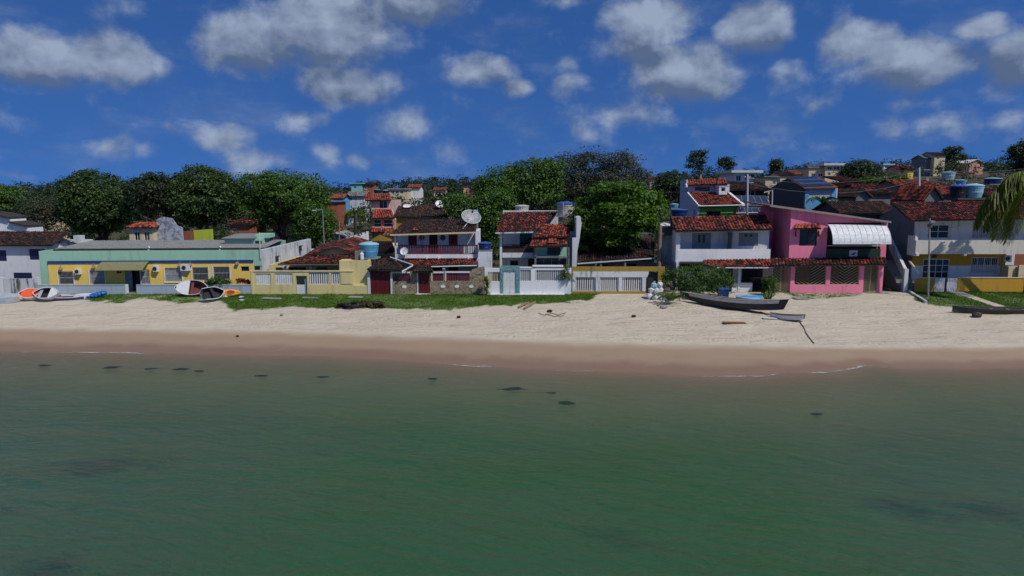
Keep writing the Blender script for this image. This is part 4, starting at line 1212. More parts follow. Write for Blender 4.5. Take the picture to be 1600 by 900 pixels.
    part('post', MB().tube([(b.x(618.5), Yb, Z(407, Yb)), (b.x(618.5), Yb, b.z(366))], .09, 8), 'white', h)
    part('post', MB().tube([(b.x(660), Yb + .3, zf1), (b.x(660), Yb + .3, b.z(366))], .05, 6), 'grey_metal', h)
    part('end_pier', MB().box(b.x(743), b.x(746.5), Yb + .2, Yw - .02, zf1, b.z(361)), 'white', h)
    # wheels hung on the wall as ornaments
    for a in (660, 692.5):
        c = (k.x(a), k.z(371.5)); m = MB()
        ring = [(c[0] + .19 * math.cos(q), Yw - .06, c[1] + .19 * math.sin(q)) for q in [2 * math.pi * i / 14 for i in range(15)]]
        m.tube(ring, .05, 6)
        for i in range(4):
            q = math.pi * i / 4
            m.tube([(c[0] - .3 * math.cos(q), Yw - .06, c[1] - .3 * math.sin(q)), (c[0] + .3 * math.cos(q), Yw - .06, c[1] + .3 * math.sin(q))], .022, 5)
        o = solo('ship_wheel', m, 'maroon', 'maroon ship wheel ornament, %s of the balcony door' % ('left' if a < 670 else 'right'), 'ornament', (c[0], Yw - .06, c[1]), 'ship wheels on the balcony wall')
    Ye, Yr = 64.5, 69.6
    tiled_roof(h, (X(610.5, Ye), Ye, Z(366.5, Ye)), (X(744, Ye), Ye, Z(362.5, Ye)), (X(744.5, Yr), Yr, Z(342, Yr)), (X(636, Yr), Yr, Z(344, Yr)), 'tile_dark', seed=12)
    tiled_roof(h, (X(744.5, 74), 74, Z(352, 74)), (X(640, 74), 74, Z(354, 74)), (X(636.2, Yr), Yr, Z(343.8, Yr)), (X(744.7, Yr), Yr, Z(341.8, Yr)), 'tile_dark', seed=13)
    part('eave_board', MB().hexa((X(610.5, Ye), Ye - .07, Z(366, Ye)), (X(744, Ye), Ye - .07, Z(362, Ye)), (X(744, Ye), Ye - .01, Z(362, Ye)), (X(610.5, Ye), Ye - .01, Z(366, Ye)), (0, 0, .14)), 'cream', h)
    # a newer bright tile patch
    q = [P(643, 362.5, 64.9), P(654, 362.2, 64.9), P(652, 357.5, 66.0), P(646, 357.5, 66.0)]
    tiled_roof(h, *[v + Vector((0, 0, .1)) for v in q], 'tile_bright', seed=14, th=.03, label='patch of newer orange tiles')
    # lower tiled lean-to under the balcony
    tiled_roof(h, (X(640, 63.2), 63.2, Z(416, 63.2)), (X(745, 63.2), 63.2, Z(414, 63.2)), (X(745, 65.6), 65.6, Z(402.8, 65.6)), (X(628, 65.6), 65.6, Z(405, 65.6)), 'tile_red', seed=15, label='red tiled lean-to roof under the balcony')
    part('gutter', MB().tube([P(668, 417, 63.1), P(745, 415, 63.1)], .06, 6), 'white_metal', h)
    part('porch_post', MB().box(X(691.5, 63.4), X(695.5, 63.4), 63.3, 63.55, GZ, Z(416.5, 63.4)), 'white', h)
    # small dish on the balcony rail
    dish_small('small white satellite dish on the left end of the balcony railing', 631.5, 392.5, 64.8, .38)
    # big mesh dish
    dish_big('large grey mesh satellite dish on the mossy roof', 736, 340, 67.2)
    # tank on white column between the houses
    c = thing('tank_column', 'white rendered column carrying the dark blue water tank', 'column', (X(758, 64.5), 64.5, GZ))
    part('shaft', MB().box(X(747.3, 64.2), X(768.5, 64.2), 64.2, 65.6, GZ, Z(391.5, 64.2)), 'white', c)
    part('cap', MB().box(X(746.5, 64.2), X(769.2, 64.2), 64.15, 65.65, Z(391.4, 64.2), Z(390.9, 64.2)), 'concrete', c)
    tank('dark navy water tank with blue lid on a white column', 757.7, 377.5, 390.8, 64.9, 21, 'tank_navy', 'tank_lid', taper=.94)

def dish_small(label, px, py, Y, r, face=(-.15, -.9, .35), mast=1.0):
    c = P(px, py, Y)
    t = thing('satellite_dish', label, 'satellite dish', c + Vector((0, .1, -mast)))
    n = Vector(face).normalized(); a = n.cross(Vector((0, 0, 1))).normalized(); b = n.cross(a)
    m = MB(); rings = 4; sg = 14
    vs = [c - n * .06]
    for i in range(1, rings + 1):
        q = i / rings
        for k in range(sg):
            w = 2 * math.pi * k / sg
            vs.append(c + (a * math.cos(w) + b * math.sin(w)) * r * q + n * (.12 * r * q * q * 2 - .06))
    fs = [(0, 1 + k, 1 + (k + 1) % sg) for k in range(sg)]
    for i in range(rings - 1):
        for k in range(sg):
            fs.append((1 + i * sg + k, 1 + (i + 1) * sg + k, 1 + (i + 1) * sg + (k + 1) % sg, 1 + i * sg + (k + 1) % sg))
    m.add(vs, fs); part('reflector', m, 'white_metal', t)
    part('feed_arm', MB().tube([c - b * r * (-1 if b.z < 0 else 1) * .9, c + n * r * 1.0], .02, 5), 'grey_metal', t)
    part('mast', MB().tube([c - n * .06, c + Vector((0, .1, -mast * .4)), c + Vector((0, .1, -mast))], .03, 5), 'grey_metal', t)
    return t

def dish_big(label, px, py, Y, r=0.92):
    c = P(px, py, Y)
    n = Vector((.22, -.62, .72)).normalized(); a = n.cross(Vector((0, 0, 1))).normalized(); b = a.cross(n)
    t = thing('mesh_dish', label, 'satellite dish', c + Vector((0, .2, -1.1)))
    def pt(q, w): return c + (a * math.cos(w) + b * math.sin(w)) * r * q + n * (.36 * r * q * q - .2)
    sg = 24
    for k in range(12):
        m = MB(); w0 = 2 * math.pi * k / 12 + .02; w1 = 2 * math.pi * (k + 1) / 12 - .02
        vs = []; fs = []
        for i in range(5):
            for j in range(4):
                vs.append(pt(.08 + .92 * i / 4, w0 + (w1 - w0) * j / 3))
        for i in range(4):
            for j in range(3): fs.append((i * 4 + j, (i + 1) * 4 + j, (i + 1) * 4 + j + 1, i * 4 + j + 1))
        m.add(vs, fs); part('mesh_panel', m, 'dish_mesh', t)
        part('rib', MB().tube([pt(.05 + .95 * i / 5, 2 * math.pi * k / 12) for i in range(6)], .018, 5), 'white_metal', t)
    part('rim', MB().tube([pt(1.0, 2 * math.pi * k / sg) for k in range(sg + 1)], .025, 5), 'white_metal', t)
    fp = c + n * r * .75
    part('feed', MB().tube([fp, fp + n * .22], .09, 8), 'dark_metal', t)
    for k in range(3): part('feed_strut', MB().tube([pt(1.0, .5 + k * 2.094), fp], .016, 5), 'white_metal', t)
    part('mast', MB().tube([c - n * .2, c + Vector((0, .3, -1.0)), c + Vector((0, .3, -1.9))], .06, 6), 'grey_metal', t)
    part('brace', MB().tube([c - n * .15, P(721, 360, 65.6)], .03, 5), 'white_metal', t)
    return t

def mesh_dish_mat():
    m, g, b = new_mat('dish_mesh')
    b.inputs['Base Color'].default_value = (.45, .45, .45, 1); b.inputs['Roughness'].default_value = .5
    tr = g.n('ShaderNodeBsdfTransparent'); mx = g.n('ShaderNodeMixShader'); mx.inputs[0].default_value = .62
    g.t.links.new(tr.outputs[0], mx.inputs[1]); g.t.links.new(b.outputs[0], mx.inputs[2])
    g.t.links.new(mx.outputs[0], m.node_tree.nodes['Material Output'].inputs[0])
mesh_dish_mat()
house_balcony()

# --- white house with teal mosaic gate
def house_mosaic():
    Y = 61.9; f = Fac(Y)
    t = thing('white_fence_wall', 'bright white front wall with grey pickets and teal mosaic gateway', 'wall', (X(820, Y), Y, GZ))
    hs = [f.r(762, 781, 425, 439.5), (f.x(782), f.x(812), GZ - 1, 99), f.r(812.5, 829.5, 421.5, 439), f.r(837, 883, 422, 438.5)]
    part('wall', MB().wall(f.x(757.5), f.x(893), GZ, f.z(419), Y, .22, hs), 'white_clean', t)
    part('coping', MB().box(f.x(812), f.x(832), Y - .05, Y + .27, f.z(419) + .002, f.z(419) + .1).box(f.x(832), f.x(880), Y - .07, Y + .3, f.z(417), f.z(414.5)), 'white_clean', t)
    part('plinth', MB().box(f.x(762), f.x(882), Y - .5, Y - .002, GZ, GZ + .16), 'white_clean', t)
    fence_panel(t, 'picket_panel', hs[0][0], hs[0][1], Y + .08, hs[0][2], hs[0][3] - .02, 8, .07, 'tan_metal')
    fence_panel(t, 'picket_panel', hs[2][0], hs[2][1], Y + .08, hs[2][2], hs[2][3] - .02, 6, .075, 'pvc')
    fence_panel(t, 'picket_panel', hs[3][0], hs[3][1], Y + .08, hs[3][2], hs[3][3] - .02, 14, .085, 'pvc')
    gt = part('gateway', MB().box(f.x(782), f.x(786), Y - .07, Y + .3, GZ + .16, f.z(415.5)).box(f.x(806.5), f.x(811.5), Y - .07, Y + .3, GZ + .16, f.z(415.5)).box(f.x(786), f.x(806.5), Y - .069, Y + .299, f.z(422.5), f.z(415.6)), 'teal_mosaic', t)
    for k, (a, b) in enumerate(((786.2, 796), (796.3, 806.3))):
        d = part('gate_leaf', MB().box(f.x(a), f.x(b), Y + .05, Y + .1, GZ + .18, f.z(422.7)), 'white_metal', t)
        st = (f.z(423) - GZ - .3) / 11
        for i in range(11):
            part('louvre', MB().box(f.x(a) + .05, f.x(b) - .05, Y + .03, Y + .049, GZ + .26 + st * i, GZ + .26 + st * i + st * .72), 'white_metal', d)
    h = thing('mosaic_gate_house', 'white two-storey house with red-brown tiled roofs and shaded balcony', 'house', (X(835, 66), 66, GZ))
    Yw = 67.0; k = Fac(Yw)
    hs = [k.r(812, 831, 364, 393), k.r(797, 810, 407, 422), k.r(825, 836, 404, 438)]
    shell(h, k.x(786), k.x(896), Yw, Yw + 8, GZ, k.z(362), 'white', hs)
    door(h, hs[0][0], hs[0][1], hs[0][2], hs[0][3], Yw + .1, 'dark_glass', 2, handle=False)
    window(h, *hs[1], Yw + .08, 'wood_old', 'dark_glass', 2, 1)
    door(h, hs[2][0], hs[2][1], GZ, hs[2][3], Yw + .1, 'dark_wood', 1)
    Yb = 65.2; b = Fac(Yb)
    part('balcony', MB().box(b.x(785), b.x(833), Yb, Yw - .01, b.z(402.5), b.z(395)), 'white', h)
    part('railing', MB().box(b.x(785), b.x(833), Yb + .05, Yb + .1, b.z(383), b.z(382)).box(b.x(785), b.x(833), Yb + .06, Yb + .09, b.z(394.5), b.z(384)), 'dark_wood', h)
    part('post', MB().box(b.x(781), b.x(784.5), Yb - .05, Yb + .35, GZ, b.z(363)), 'white', h)
    Ye, Yr = 64.6, 72.5
    tiled_roof(h, (X(774, Ye), Ye, Z(363.5, Ye)), (X(833, Ye), Ye, Z(362, Ye)), (X(871, Yr), Yr, Z(330.5, Yr)), (X(787.5, Yr), Yr, Z(332, Yr)), 'tile_mixed', seed=20)
    tiled_roof(h, (X(833, 64.55), 64.55, Z(371, 64.55)), (X(889, 64.55), 64.55, Z(370, 64.55)), (X(891, 68.0), 68.0, Z(351, 68.0)), (X(848, 68.0), 68.0, Z(350.5, 68.0)), 'tile_red', seed=21)
    tiled_roof(h, (X(826, 63.2), 63.2, Z(385.5, 63.2)), (X(886, 63.2), 63.2, Z(384.5, 63.2)), (X(886, 65.3), 65.3, Z(371.5, 65.3)), (X(832, 65.3), 65.3, Z(371.5, 65.3)), 'tile_red', seed=22)
    tiled_roof(h, *[P(a, c, d) + Vector((0, 0, .11)) for a, c, d in ((855.5, 382.5, 63.4), (871, 382.3, 63.4), (869, 374, 64.9), (856, 374, 64.9))], 'tile_bright', seed=23, th=.03, label='patch of newer orange tiles')
    part('ridge_wall', MB().box(X(786, 72.7), X(873, 72.7), 72.6, 73.0, GZ, Z(329, 72.6)), 'white', h)
    part('eave_board', MB().hexa(P(774, 363.2, 64.5), P(833, 361.8, 64.5), P(833, 361.8, 64.5) + Vector((0, .06, 0)), P(774, 363.2, 64.5) + Vector((0, .06, 0)), (0, 0, .12)), 'white_old', h)
    # veranda on the right
    Yv = 63.6; v = Fac(Yv)
    part('veranda_beam', MB().box(v.x(835), v.x(889), Yv, Yv + .2, v.z(403), v.z(400.5)), 'grey_wall', h)
    for a in (836.5, 888.5): part('veranda_post', MB().box(v.x(a - 1.2), v.x(a + 1.2), Yv, Yv + .2, GZ, v.z(386.5)), 'grey_wall', h)
    w = window(h, v.x(838), v.x(886), v.z(418), v.z(403.5), Yv + .4, 'grey_metal', 'glass', 4, 1)
    part('veranda_back', MB().wall(v.x(837), v.x(889), v.z(403), v.z(386), Yv + 1.2, .1, [(v.x(856), v.x(877), v.z(400), v.z(388))]), 'teal', h)
    part('sliding_door', MB().box(v.x(856), v.x(877), Yv + 1.22, Yv + 1.26, v.z(400), v.z(388)), 'dark_glass', h)
    # tall white buttress on the right with stepped edge
    Ys = 64.4
    part('side_wall', MB().xz_prism([(X(a, Ys), Z(c, Ys)) for a, c in ((894, 462), (894, 372), (900, 371), (900, 340), (906, 338), (908, 350), (905, 374), (902, 392), (899, 462))], Ys, Ys + 7), 'white_old', h)
    # red and white cooler on the balcony
    c = b.x(805.5); zz = b.z(394.8)
    k_ = thing('cool_box', 'white cool box with orange-red lid on the shaded balcony', 'box', (c, Yb + .2, zz))
    part('box_body', MB().box(c - .34, c + .34, Yb + .12, Yb + .5, b.z(390.5), b.z(385.3)), 'boat_white', k_)
    part('box_lid', MB().box(c - .37, c + .37, Yb + .1, Yb + .52, b.z(385.2), b.z(382.8)), 'cloth_red', k_)
    part('stand', MB().box(c - .3, c + .3, Yb + .14, Yb + .48, zz, b.z(390.6)), 'dark_wood', k_)
    tank('cream concrete water tank on the ridge of the mosaic-gate house', 815.5, 320, 331.5, 74.0, 22, 'tank_cream', 'tank_cream', taper=.96, stand=GZ)
    tank('cream water tank with wide blue lid beside the big green tree', 884, 314.5, 337, 70.5, 28, 'tank_cream', 'tank_lid', taper=.95, stand=Z(352, 70.5))
    part('mast', MB().tube([P(880, 352, 69), P(880, 316, 69)], .03, 5), 'pvc', h)
house_mosaic()

# --- ochre framed fence
def house_ochre():
    Y = 62.2; f = Fac(Y)
    t = thing('ochre_fence', 'ochre framed wall with grey-white slatted panels and dark opening', 'fence', (X(965, Y), Y, GZ))
    part('frame', MB().box(f.x(895), f.x(1039.5), Y, Y + .3, f.z(424), f.z(417)).box(f.x(1029), f.x(1039.5), Y + .001, Y + .299, GZ, f.z(424.1)).box(f.x(893), f.x(1010), Y - .03, Y + .3, GZ, GZ + .32), 'ochre_fence', t)
    part('lintel', MB().box(f.x(895), f.x(1012.5), Y - .05, Y + .25, f.z(433), f.z(424.2)), 'white_old', t)
    px = [(899, 931), (938, 967), (973, 1004)]
    for a, b in ((895, 899), (931.2, 937.8), (967.2, 972.8), (1004.2, 1010)):
        part('pier', MB().box(f.x(a), f.x(b), Y - .04, Y + .24, GZ + .322, f.z(433.1)), 'white_old', t)
    for a, b in px:
        fence_panel(t, 'slat_panel', f.x(a), f.x(b), Y + .08, GZ + .36, f.z(433.5), 9, .105, 'pvc')
    part('brace', MB().xz_prism([(f.x(1010.01), f.z(424.3)), (f.x(1014), f.z(424.3)), (f.x(1014), f.z(428)), (f.x(1010.01), f.z(436))], Y, Y + .2), 'white_old', t)
    part('gate', MB().box(f.x(1013), f.x(1028.5), Y + .3, Y + .35, GZ, f.z(426)), 'dark_metal', t)  # dark sheet put in the opening to stand for its shade
    Yh = 66.5; k = Fac(Yh)
    h = thing('dark_house', 'dark low house with old tiles half hidden behind the big green tree', 'house', (X(965, Yh), Yh, GZ))
    shell(h, k.x(902), k.x(1022), Yh, Yh + 8, GZ, k.z(408), 'grey_wall', [k.r(930, 950, 412, 436), k.r(975, 995, 412, 440)])
    part('eave_board', MB().hexa(P(902, 411, 64.9), P(1022, 402.5, 64.9), P(1022, 402.5, 65), P(902, 411, 65), (0, 0, .12)), 'pvc', h)
    for a in (939, 977): part('post', MB().box(X(a - 1.5, 65), X(a + 1.5, 65), 65, 65.2, GZ, Z(407.5, 65)), 'grey_wall', h)
    tiled_roof(h, P(900, 410, 65), P(1022, 401.5, 65), P(1020, 372, 70.5), P(905, 374, 70.5), 'tile_dark', seed=30)
    part('upper_wall', MB().box(X(972, 70.6), X(1022, 70.6), 70.6, 74, GZ, Z(366, 70.6)), 'dark_render', h)
    tiled_roof(h, P(990, 384, 69.2), P(1016, 384, 69.2), P(1016, 377, 70.4), P(990, 377, 70.4), 'tile_mixed', seed=31)
    part('old_trunk_post', MB().tube([(X(1030, 64.6), 64.6, GZ), (X(1029.5, 64.6), 64.6, 4.4), (X(1030, 64.6), 64.6, Z(352, 64.6))], [.22, .2, .17], 8), 'wood_pole', h)
house_ochre()

# --- white house with grey doors and long parapet
def house_parapet():
    Yb = 63.6; b = Fac(Yb); Yw = 65.2; k = Fac(Yw)
    h = thing('parapet_house', 'white house with red barrel-tile roof and long plain balcony parapet', 'house', (X(1130, Yw), Yw, GZ))
    hs = [k.r(1080, 1109.5, 364, 391), k.r(1152.5, 1183, 363.5, 384)]
    lo = [k.r(1062, 1098, 411, 424), k.r(1123, 1146, 418, 445), k.r(1160, 1198, 420, 460)]
    shell(h, k.x(1056), k.x(1200), Yw, Yw + 7, GZ, k.z(360), 'white', hs + lo[:2] + [(lo[2][0], lo[2][1], GZ - 1, lo[2][3])])
    d = door(h, hs[0][0], hs[0][1], hs[0][2] - .05, hs[0][3], Yw + .08, 'grey_door', 2, handle=False)
    for a in (1091.5, 1098.5):
        part('door_pane', MB().box(k.x(a - 1.8), k.x(a + 1.8), Yw + .05, Yw + .059, k.z(379), k.z(367)), 'dark_glass', d)
    w = part('window', MB().box(hs[1][0], hs[1][1], Yw + .08, Yw + .12, hs[1][2], hs[1][3]), 'grey_door', h)
    slats(w, 'board', hs[1][0] + .02, hs[1][1] - .02, Yw + .06, hs[1][2] + .03, hs[1][3] - .03, 10, .155, 'grey_door', .03)
    for a in (1164.5, 1172): part('pane', MB().box(k.x(a - 1.8), k.x(a + 1.8), Yw + .02, Yw + .044, k.z(370), k.z(366)), 'dark_glass', w)
    part('wall_fin', MB().box(k.x(1135.5), k.x(1137), Yb + .3, Yw - .002, k.z(391), k.z(362)), 'grey_door', h)
    part('left_pier', MB().box(b.x(1055.5), b.x(1062), Yb + .02, Yw - .002, b.z(410), b.z(361)), 'white', h)
    bal = part('balcony', MB().box(b.x(1057.5), b.x(1203), Yb, Yb + .2, b.z(408.5), b.z(389.5)).box(b.x(1058), b.x(1202), Yb + .2, Yw - .01, b.z(408), b.z(404)), 'white_clean', h)
    # ladder leaning against the upper wall
    lad = thing('step_ladder', 'small white step ladder standing on the parapet house balcony', 'ladder', (k.x(1123), Yw - .5, b.z(404)))
    for s_ in (-1, 1): part('rail', MB().tube([(k.x(1123) + s_ * .28, Yw - .55, b.z(404)), (k.x(1122.5) + s_ * .08, Yw - .25, k.z(373))], .025, 5), 'white_metal', lad)
    for i in range(4): part('rung', MB().box(k.x(1123) - .22 + .04 * i, k.x(1123) + .2 - .04 * i, Yw - .5 + .07 * i, Yw - .46 + .07 * i, b.z(400 - i * 5.5), b.z(399.2 - i * 5.5)), 'white_metal', lad)
    Ye, Yr = 63.0, 67.6
    tiled_roof(h, P(1056, 361.5, Ye), P(1208, 358.5, Ye), P(1196, 336.5, Yr), P(1047, 340, Yr), 'tile_red', tw=.30, tl=.5, seed=40)
    tiled_roof(h, P(1203, 345, 72.2), P(1050, 348, 72.2), P(1047.2, 339.6, Yr + .02), P(1196, 336.2, Yr + .02), 'tile_red', tw=.30, tl=.5, seed=41)
    # ground floor
    for q in lo[:2]: window(h, q[0], q[1], q[2], q[3], Yw + .08, 'grey_metal', 'dark_glass', 2, 1, bars=10, barmat='grey_metal')
    gr = part('gate', MB().box(lo[2][0], lo[2][1], Yw - .3, Yw - .26, GZ, GZ + .08).box(lo[2][0], lo[2][1], Yw - .3, Yw - .26, k.z(434), k.z(433)), 'dark_metal', h)
    slats(gr, 'bar', lo[2][0], lo[2][1], Yw - .28, GZ, k.z(433), 18, .04, 'dark_metal', .03)
    part('terrace_wall', MB().box(b.x(1144), b.x(1176), Yb - .2, Yb + .0, GZ, b.z(441.5)), 'white', h)
    for a in (1057.5, 1155, 1205): part('post', MB().box(b.x(a - 1.7), b.x(a + 1.7), Yb - .25, Yb + .05 if a > 1100 else Yb + .0, GZ, b.z(416.5) if a > 1100 else b.z(409)), 'white', h)
    tiled_roof(h, P(1120, 417.8, 62.5), P(1209, 416.8, 62.5), P(1203, 405, 63.6), P(1099, 406.5, 63.6), 'tile_red', tw=.28, seed=42)
    tiled_roof(h, P(1099, 414, 62.9), P(1121, 417.8, 62.45), P(1122, 406.5, 63.58), P(1099, 406.5, 63.6), 'tile_red', tw=.28, seed=44)
    part('eave_board', MB().box(X(1120, 62.5), X(1209, 62.5), 62.44, 62.49, Z(419, 62.5), Z(417.4, 62.5)), 'white_old', h)
    # outside stair at the left
    s = thing('outside_stair', 'narrow dark concrete stair between the tree post and the parapet house', 'stairs', (X(1044, 64), 64, GZ))
    for i in range(11):
        part('step', MB().box(X(1037.5, 64), X(1053, 64), 63.4 + .3 * i, 63.72 + .3 * i, GZ, 1.65 + .22 * i), 'concrete', s)
    part('back_wall', MB().box(X(1034.5, 67), X(1054, 67), 67.2, 67.4, GZ, Z(368, 67.2)), 'white_mildew', s)
    part('landing_screen', MB().box(X(1031, 66), X(1050, 66), 66.2, 66.3, Z(368, 66.2), Z(354, 66.2)), 'dark_render', s)
    gt = part('gate', MB().box(X(1037, 63.1), X(1054.3, 63.1), 63.1, 63.14, Z(417, 63.1), Z(416, 63.1)), 'dark_metal', s)
    slats(gt, 'bar', X(1037, 63.1), X(1054.3, 63.1), 63.12, GZ, Z(416, 63.1), 10, .035, 'dark_metal', .03)
    c = P(1036.5, 353.5, 66.1)
    k2 = solo('plaster_debris', MB().lump((c.x + .2, c.y, c.z + .12), (.5, .25, .2), random.Random(3), rough=.3), 'white_old', 'heap of white rags on the dark stair screen', 'rags', c)
house_parapet()

# --- pink house
def house_pink():
    Yf = 63.9; f = Fac(Yf)
    h = thing('pink_house', 'pink two-storey house with white awning, green balcony and chevron grilles', 'house', (X(1310, Yf), Yf, GZ))
    xl, xr = f.x(1232), f.x(1383)
    win = f.r(1247, 1274.5, 357, 384)
    bal = f.r(1290, 1374, 352, 403)
    ztl, ztr = f.z(325.5), f.z(346)
    zmid = f.z(348)
    m = MB().wall(xl, xr, f.z(404), zmid, Yf, .2, [win, (bal[0], bal[1], bal[2], zmid + 1)])
    part('wall', m, 'pink', h)
    part('gable', MB().xz_prism([(xl, zmid + .001), (xr, zmid + .001), (xr, max(ztr, zmid + .1)), (xl, ztl)], Yf, Yf + .2), 'pink', h)
    part('side_wall', MB().yz_prism([(Yf + .2, GZ), (Yf + 8, GZ), (Yf + 8, ztl + .1), (Yf + .2, ztl)], xl, xl + .2), 'pink', h)
    part('right_wall', MB().box(xr - .2, xr, Yf + .2, Yf + 8, GZ, ztr), 'dark_render', h)  # coloured dark to keep pink bounce light off the next house
    part('back_wall', MB().box(xl + .2, xr - .2, Yf + 7.8, Yf + 8, GZ, zmid), 'pink', h)
    part('party_wall', MB().box(f.x(1207), xl - .01, Yf + 4.2, Yf + 4.4, GZ, f.z(333)), 'pink', h, 'pink set-back wall beside the parapet house')
    # mono-pitch roof, long metal edge
    a = P(1203, 321, Yf - .2); b_ = P(1392, 346.5, Yf - .55)
    off = Vector((0, 8.4, 0.35))
    part('roof', MB().hexa(a, b_, b_ + off, a + off, (0, 0, .10)), 'rust', h)
    part('roof_edge', MB().hexa(a + Vector((0, -.1, .05)), b_ + Vector((0, -.1, .05)), b_ + Vector((0, -.02, .05)), a + Vector((0, -.02, .05)), (0, 0, .16)), 'grey_metal', h)
    w = window(h, *win, Yf + .06, 'dark_wood', 'glass', 2, 3, .07)
    tiled_roof(h, P(1240, 357.5, Yf - .75), P(1283, 357, Yf - .75), P(1281, 349.5, Yf - .02), P(1243, 350, Yf - .02), 'tile_bright', tw=.28, seed=50)
    for a_ in (1243.5, 1279.5): part('bracket', MB().tube([P(a_, 369, Yf - .02), P(a_, 361, Yf - .55)], .06, 5), 'dark_wood', h)
    part('wall_lamp', MB().box(f.x(1275.5), f.x(1278), Yf - .2, Yf - .002, f.z(366), f.z(361)), 'cream', h)
    # recessed balcony
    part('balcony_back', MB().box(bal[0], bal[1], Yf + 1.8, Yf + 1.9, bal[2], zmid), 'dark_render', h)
    part('balcony_floor', MB().box(bal[0], bal[1], Yf + .01, Yf + 1.79, f.z(404), f.z(402.6)), 'concrete', h)
    bp = part('balcony_panel', MB().box(bal[0], bal[1], Yf - .06, Yf - .002, f.z(402), f.z(388.5)), 'dark_green', h)
    slats(bp, 'board', bal[0], bal[1], Yf - .09, f.z(401.8), f.z(388.8), 30, .135, 'dark_green', .04)
    part('rail', MB().box(bal[0], bal[1], Yf - .04, Yf + .0 - .001, f.z(384.5), f.z(383.6)), 'white_metal', h)
    part('rail_post', MB().tube([(f.x(1369.5), Yf + .1, f.z(402)), (f.x(1369.5), Yf + .1, f.z(378))], .07, 6), 'salmon', h)
    sg = thing('bird_sign', 'square white sign with a black bird silhouette on the green balcony', 'sign', (f.x(1331.5), Yf - .12, f.z(399)))
    part('board', MB().box(f.x(1325), f.x(1337.5), Yf - .16, Yf - .12, f.z(400.3), f.z(391)), 'sign_white', sg)
    bx, bz = f.x(1331.5), f.z(395.8)
    pts = [(-.30, -.12), (-.12, -.20), (.08, -.16), (.16, -.02), (.30, .06), (.22, .16), (.12, .14), (.02, .04), (-.14, .02)]
    part('bird_mark', MB().xz_prism([(bx + p[0] * .75, bz + p[1] * .75) for p in pts], Yf - .166, Yf - .1605), 'ink', sg)
    # white sheet awning, curved
    n = 8; m = MB()
    def ap(q, px): return (px, Yf - .15 - 1.35 * math.sin(q * math.pi / 2), f.z(350.5) - (f.z(350.5) - Z(381, Yf - 1.5)) * (1 - math.cos(q * math.pi / 2)) ** .8)
    for i in range(n):
        pa, pb = f.x(1287.5), f.x(1377)
        m.hexa(ap((i + 1) / n, pa), ap((i + 1) / n, pb), ap(i / n, pb), ap(i / n, pa), (0, .02, .03))
    aw = part('awning', m, 'awning_white', h)
    nrib = 10
    for i in range(nrib + 1):
        xx = f.x(1288) + (f.x(1376.5) - f.x(1288)) * i / nrib
        part('seam', MB().tube([Vector(ap(j / n, xx)) + Vector((0, -.012, .012)) for j in range(n + 1)], .014, 4), 'pvc', aw)
    # ground floor screen
    Yg = 62.6; g = Fac(Yg)
    gh = [g.r(1243, 1292, 415.5, 445.5), g.r(1299, 1344, 415.5, 445), (g.x(1207), g.x(1236.5), GZ - 1, g.z(415.5)), (g.x(1351), g.x(1374), GZ - 1, g.z(415))]
    part('screen_wall', MB().wall(g.x(1206.5), g.x(1381.5), GZ, g.z(413.5), Yg, .22, gh), 'pink', h)
    part('wall_step', MB().box(g.x(1355), g.x(1392), Yg - .35, Yg + .2, GZ - .1, GZ + .12), 'concrete', h)
    def chevron(x0, x1, z0, z1, gate=False):
        m = MB(); w = .03; step = .26
        y = Yg + .1
        xm = (x0 + x1) / 2
        fr = .045
        m.box(x0, x0 + fr, y - .02, y + .02, z0, z1); m.box(x1 - fr, x1, y - .02, y + .02, z0, z1); m.box(x0 + fr, x1 - fr, y - .019, y + .019, z0, z0 + fr); m.box(x0 + fr, x1 - fr, y - .019, y + .019, z1 - fr, z1)
        if gate: m.box(xm - .025, xm + .025, y - .021, y + .021, z0 + fr, z1 - fr)
        H = z1 - z0; Wd = x1 - x0
        for side in (-1, 1):
            c = z0 - Wd
            while c < z1 + Wd:
                # diagonal bars: down towards the middle in the upper half, spreading below
                xa, xb = (x0, xm) if side < 0 else (x1, xm)
                sl = .62 if not gate else .9
                za = c + (sl * abs(xb - xa)); zb = c
                # clip to the frame
                def clip(xa, za, xb, zb):
                    if za == zb: return None
                    t0, t1 = 0.0, 1.0
                    for lo_, hi_ in ((z0, z1),):
                        ta = (lo_ - za) / (zb - za); tb = (hi_ - za) / (zb - za)
                        t0 = max(t0, min(ta, tb)); t1 = min(t1, max(ta, tb))
                    if t0 >= t1: return None
                    return (xa + (xb - xa) * t0, za + (zb - za) * t0), (xa + (xb - xa) * t1, za + (zb - za) * t1)
                r = clip(xa, za, xb, zb)
                if r: m.tube([(r[0][0], y, r[0][1]), (r[1][0], y, r[1][1])], .03, 4)
                c += step
        return part('gate' if gate else 'grille', m, 'tan_metal', h)
    chevron(*gh[0]); chevron(*gh[1])
    chevron(gh[2][0] + .02, gh[2][1] - .02, GZ + .1, gh[2][3], True); chevron(gh[3][0] + .02, gh[3][1] - .02, GZ + .15, gh[3][3], True)
    part('porch_back', MB().wall(g.x(1207), g.x(1381), GZ, f.z(404.2), Yf + 1.0, .15, [(g.x(1262), g.x(1285), GZ - 1, g.z(420)), (g.x(1312), g.x(1332), g.z(440), g.z(421))]), 'dark_render', h)  # wall behind the grilles coloured dark to stand for porch shade
    tiled_roof(h, P(1205, 415.5, 61.9), P(1387, 413.5, 61.9), P(1383, 402.5, Yf - .05), P(1205, 404.5, Yf - .05), 'tile_mixed', tw=.30, seed=51)
house_pink()

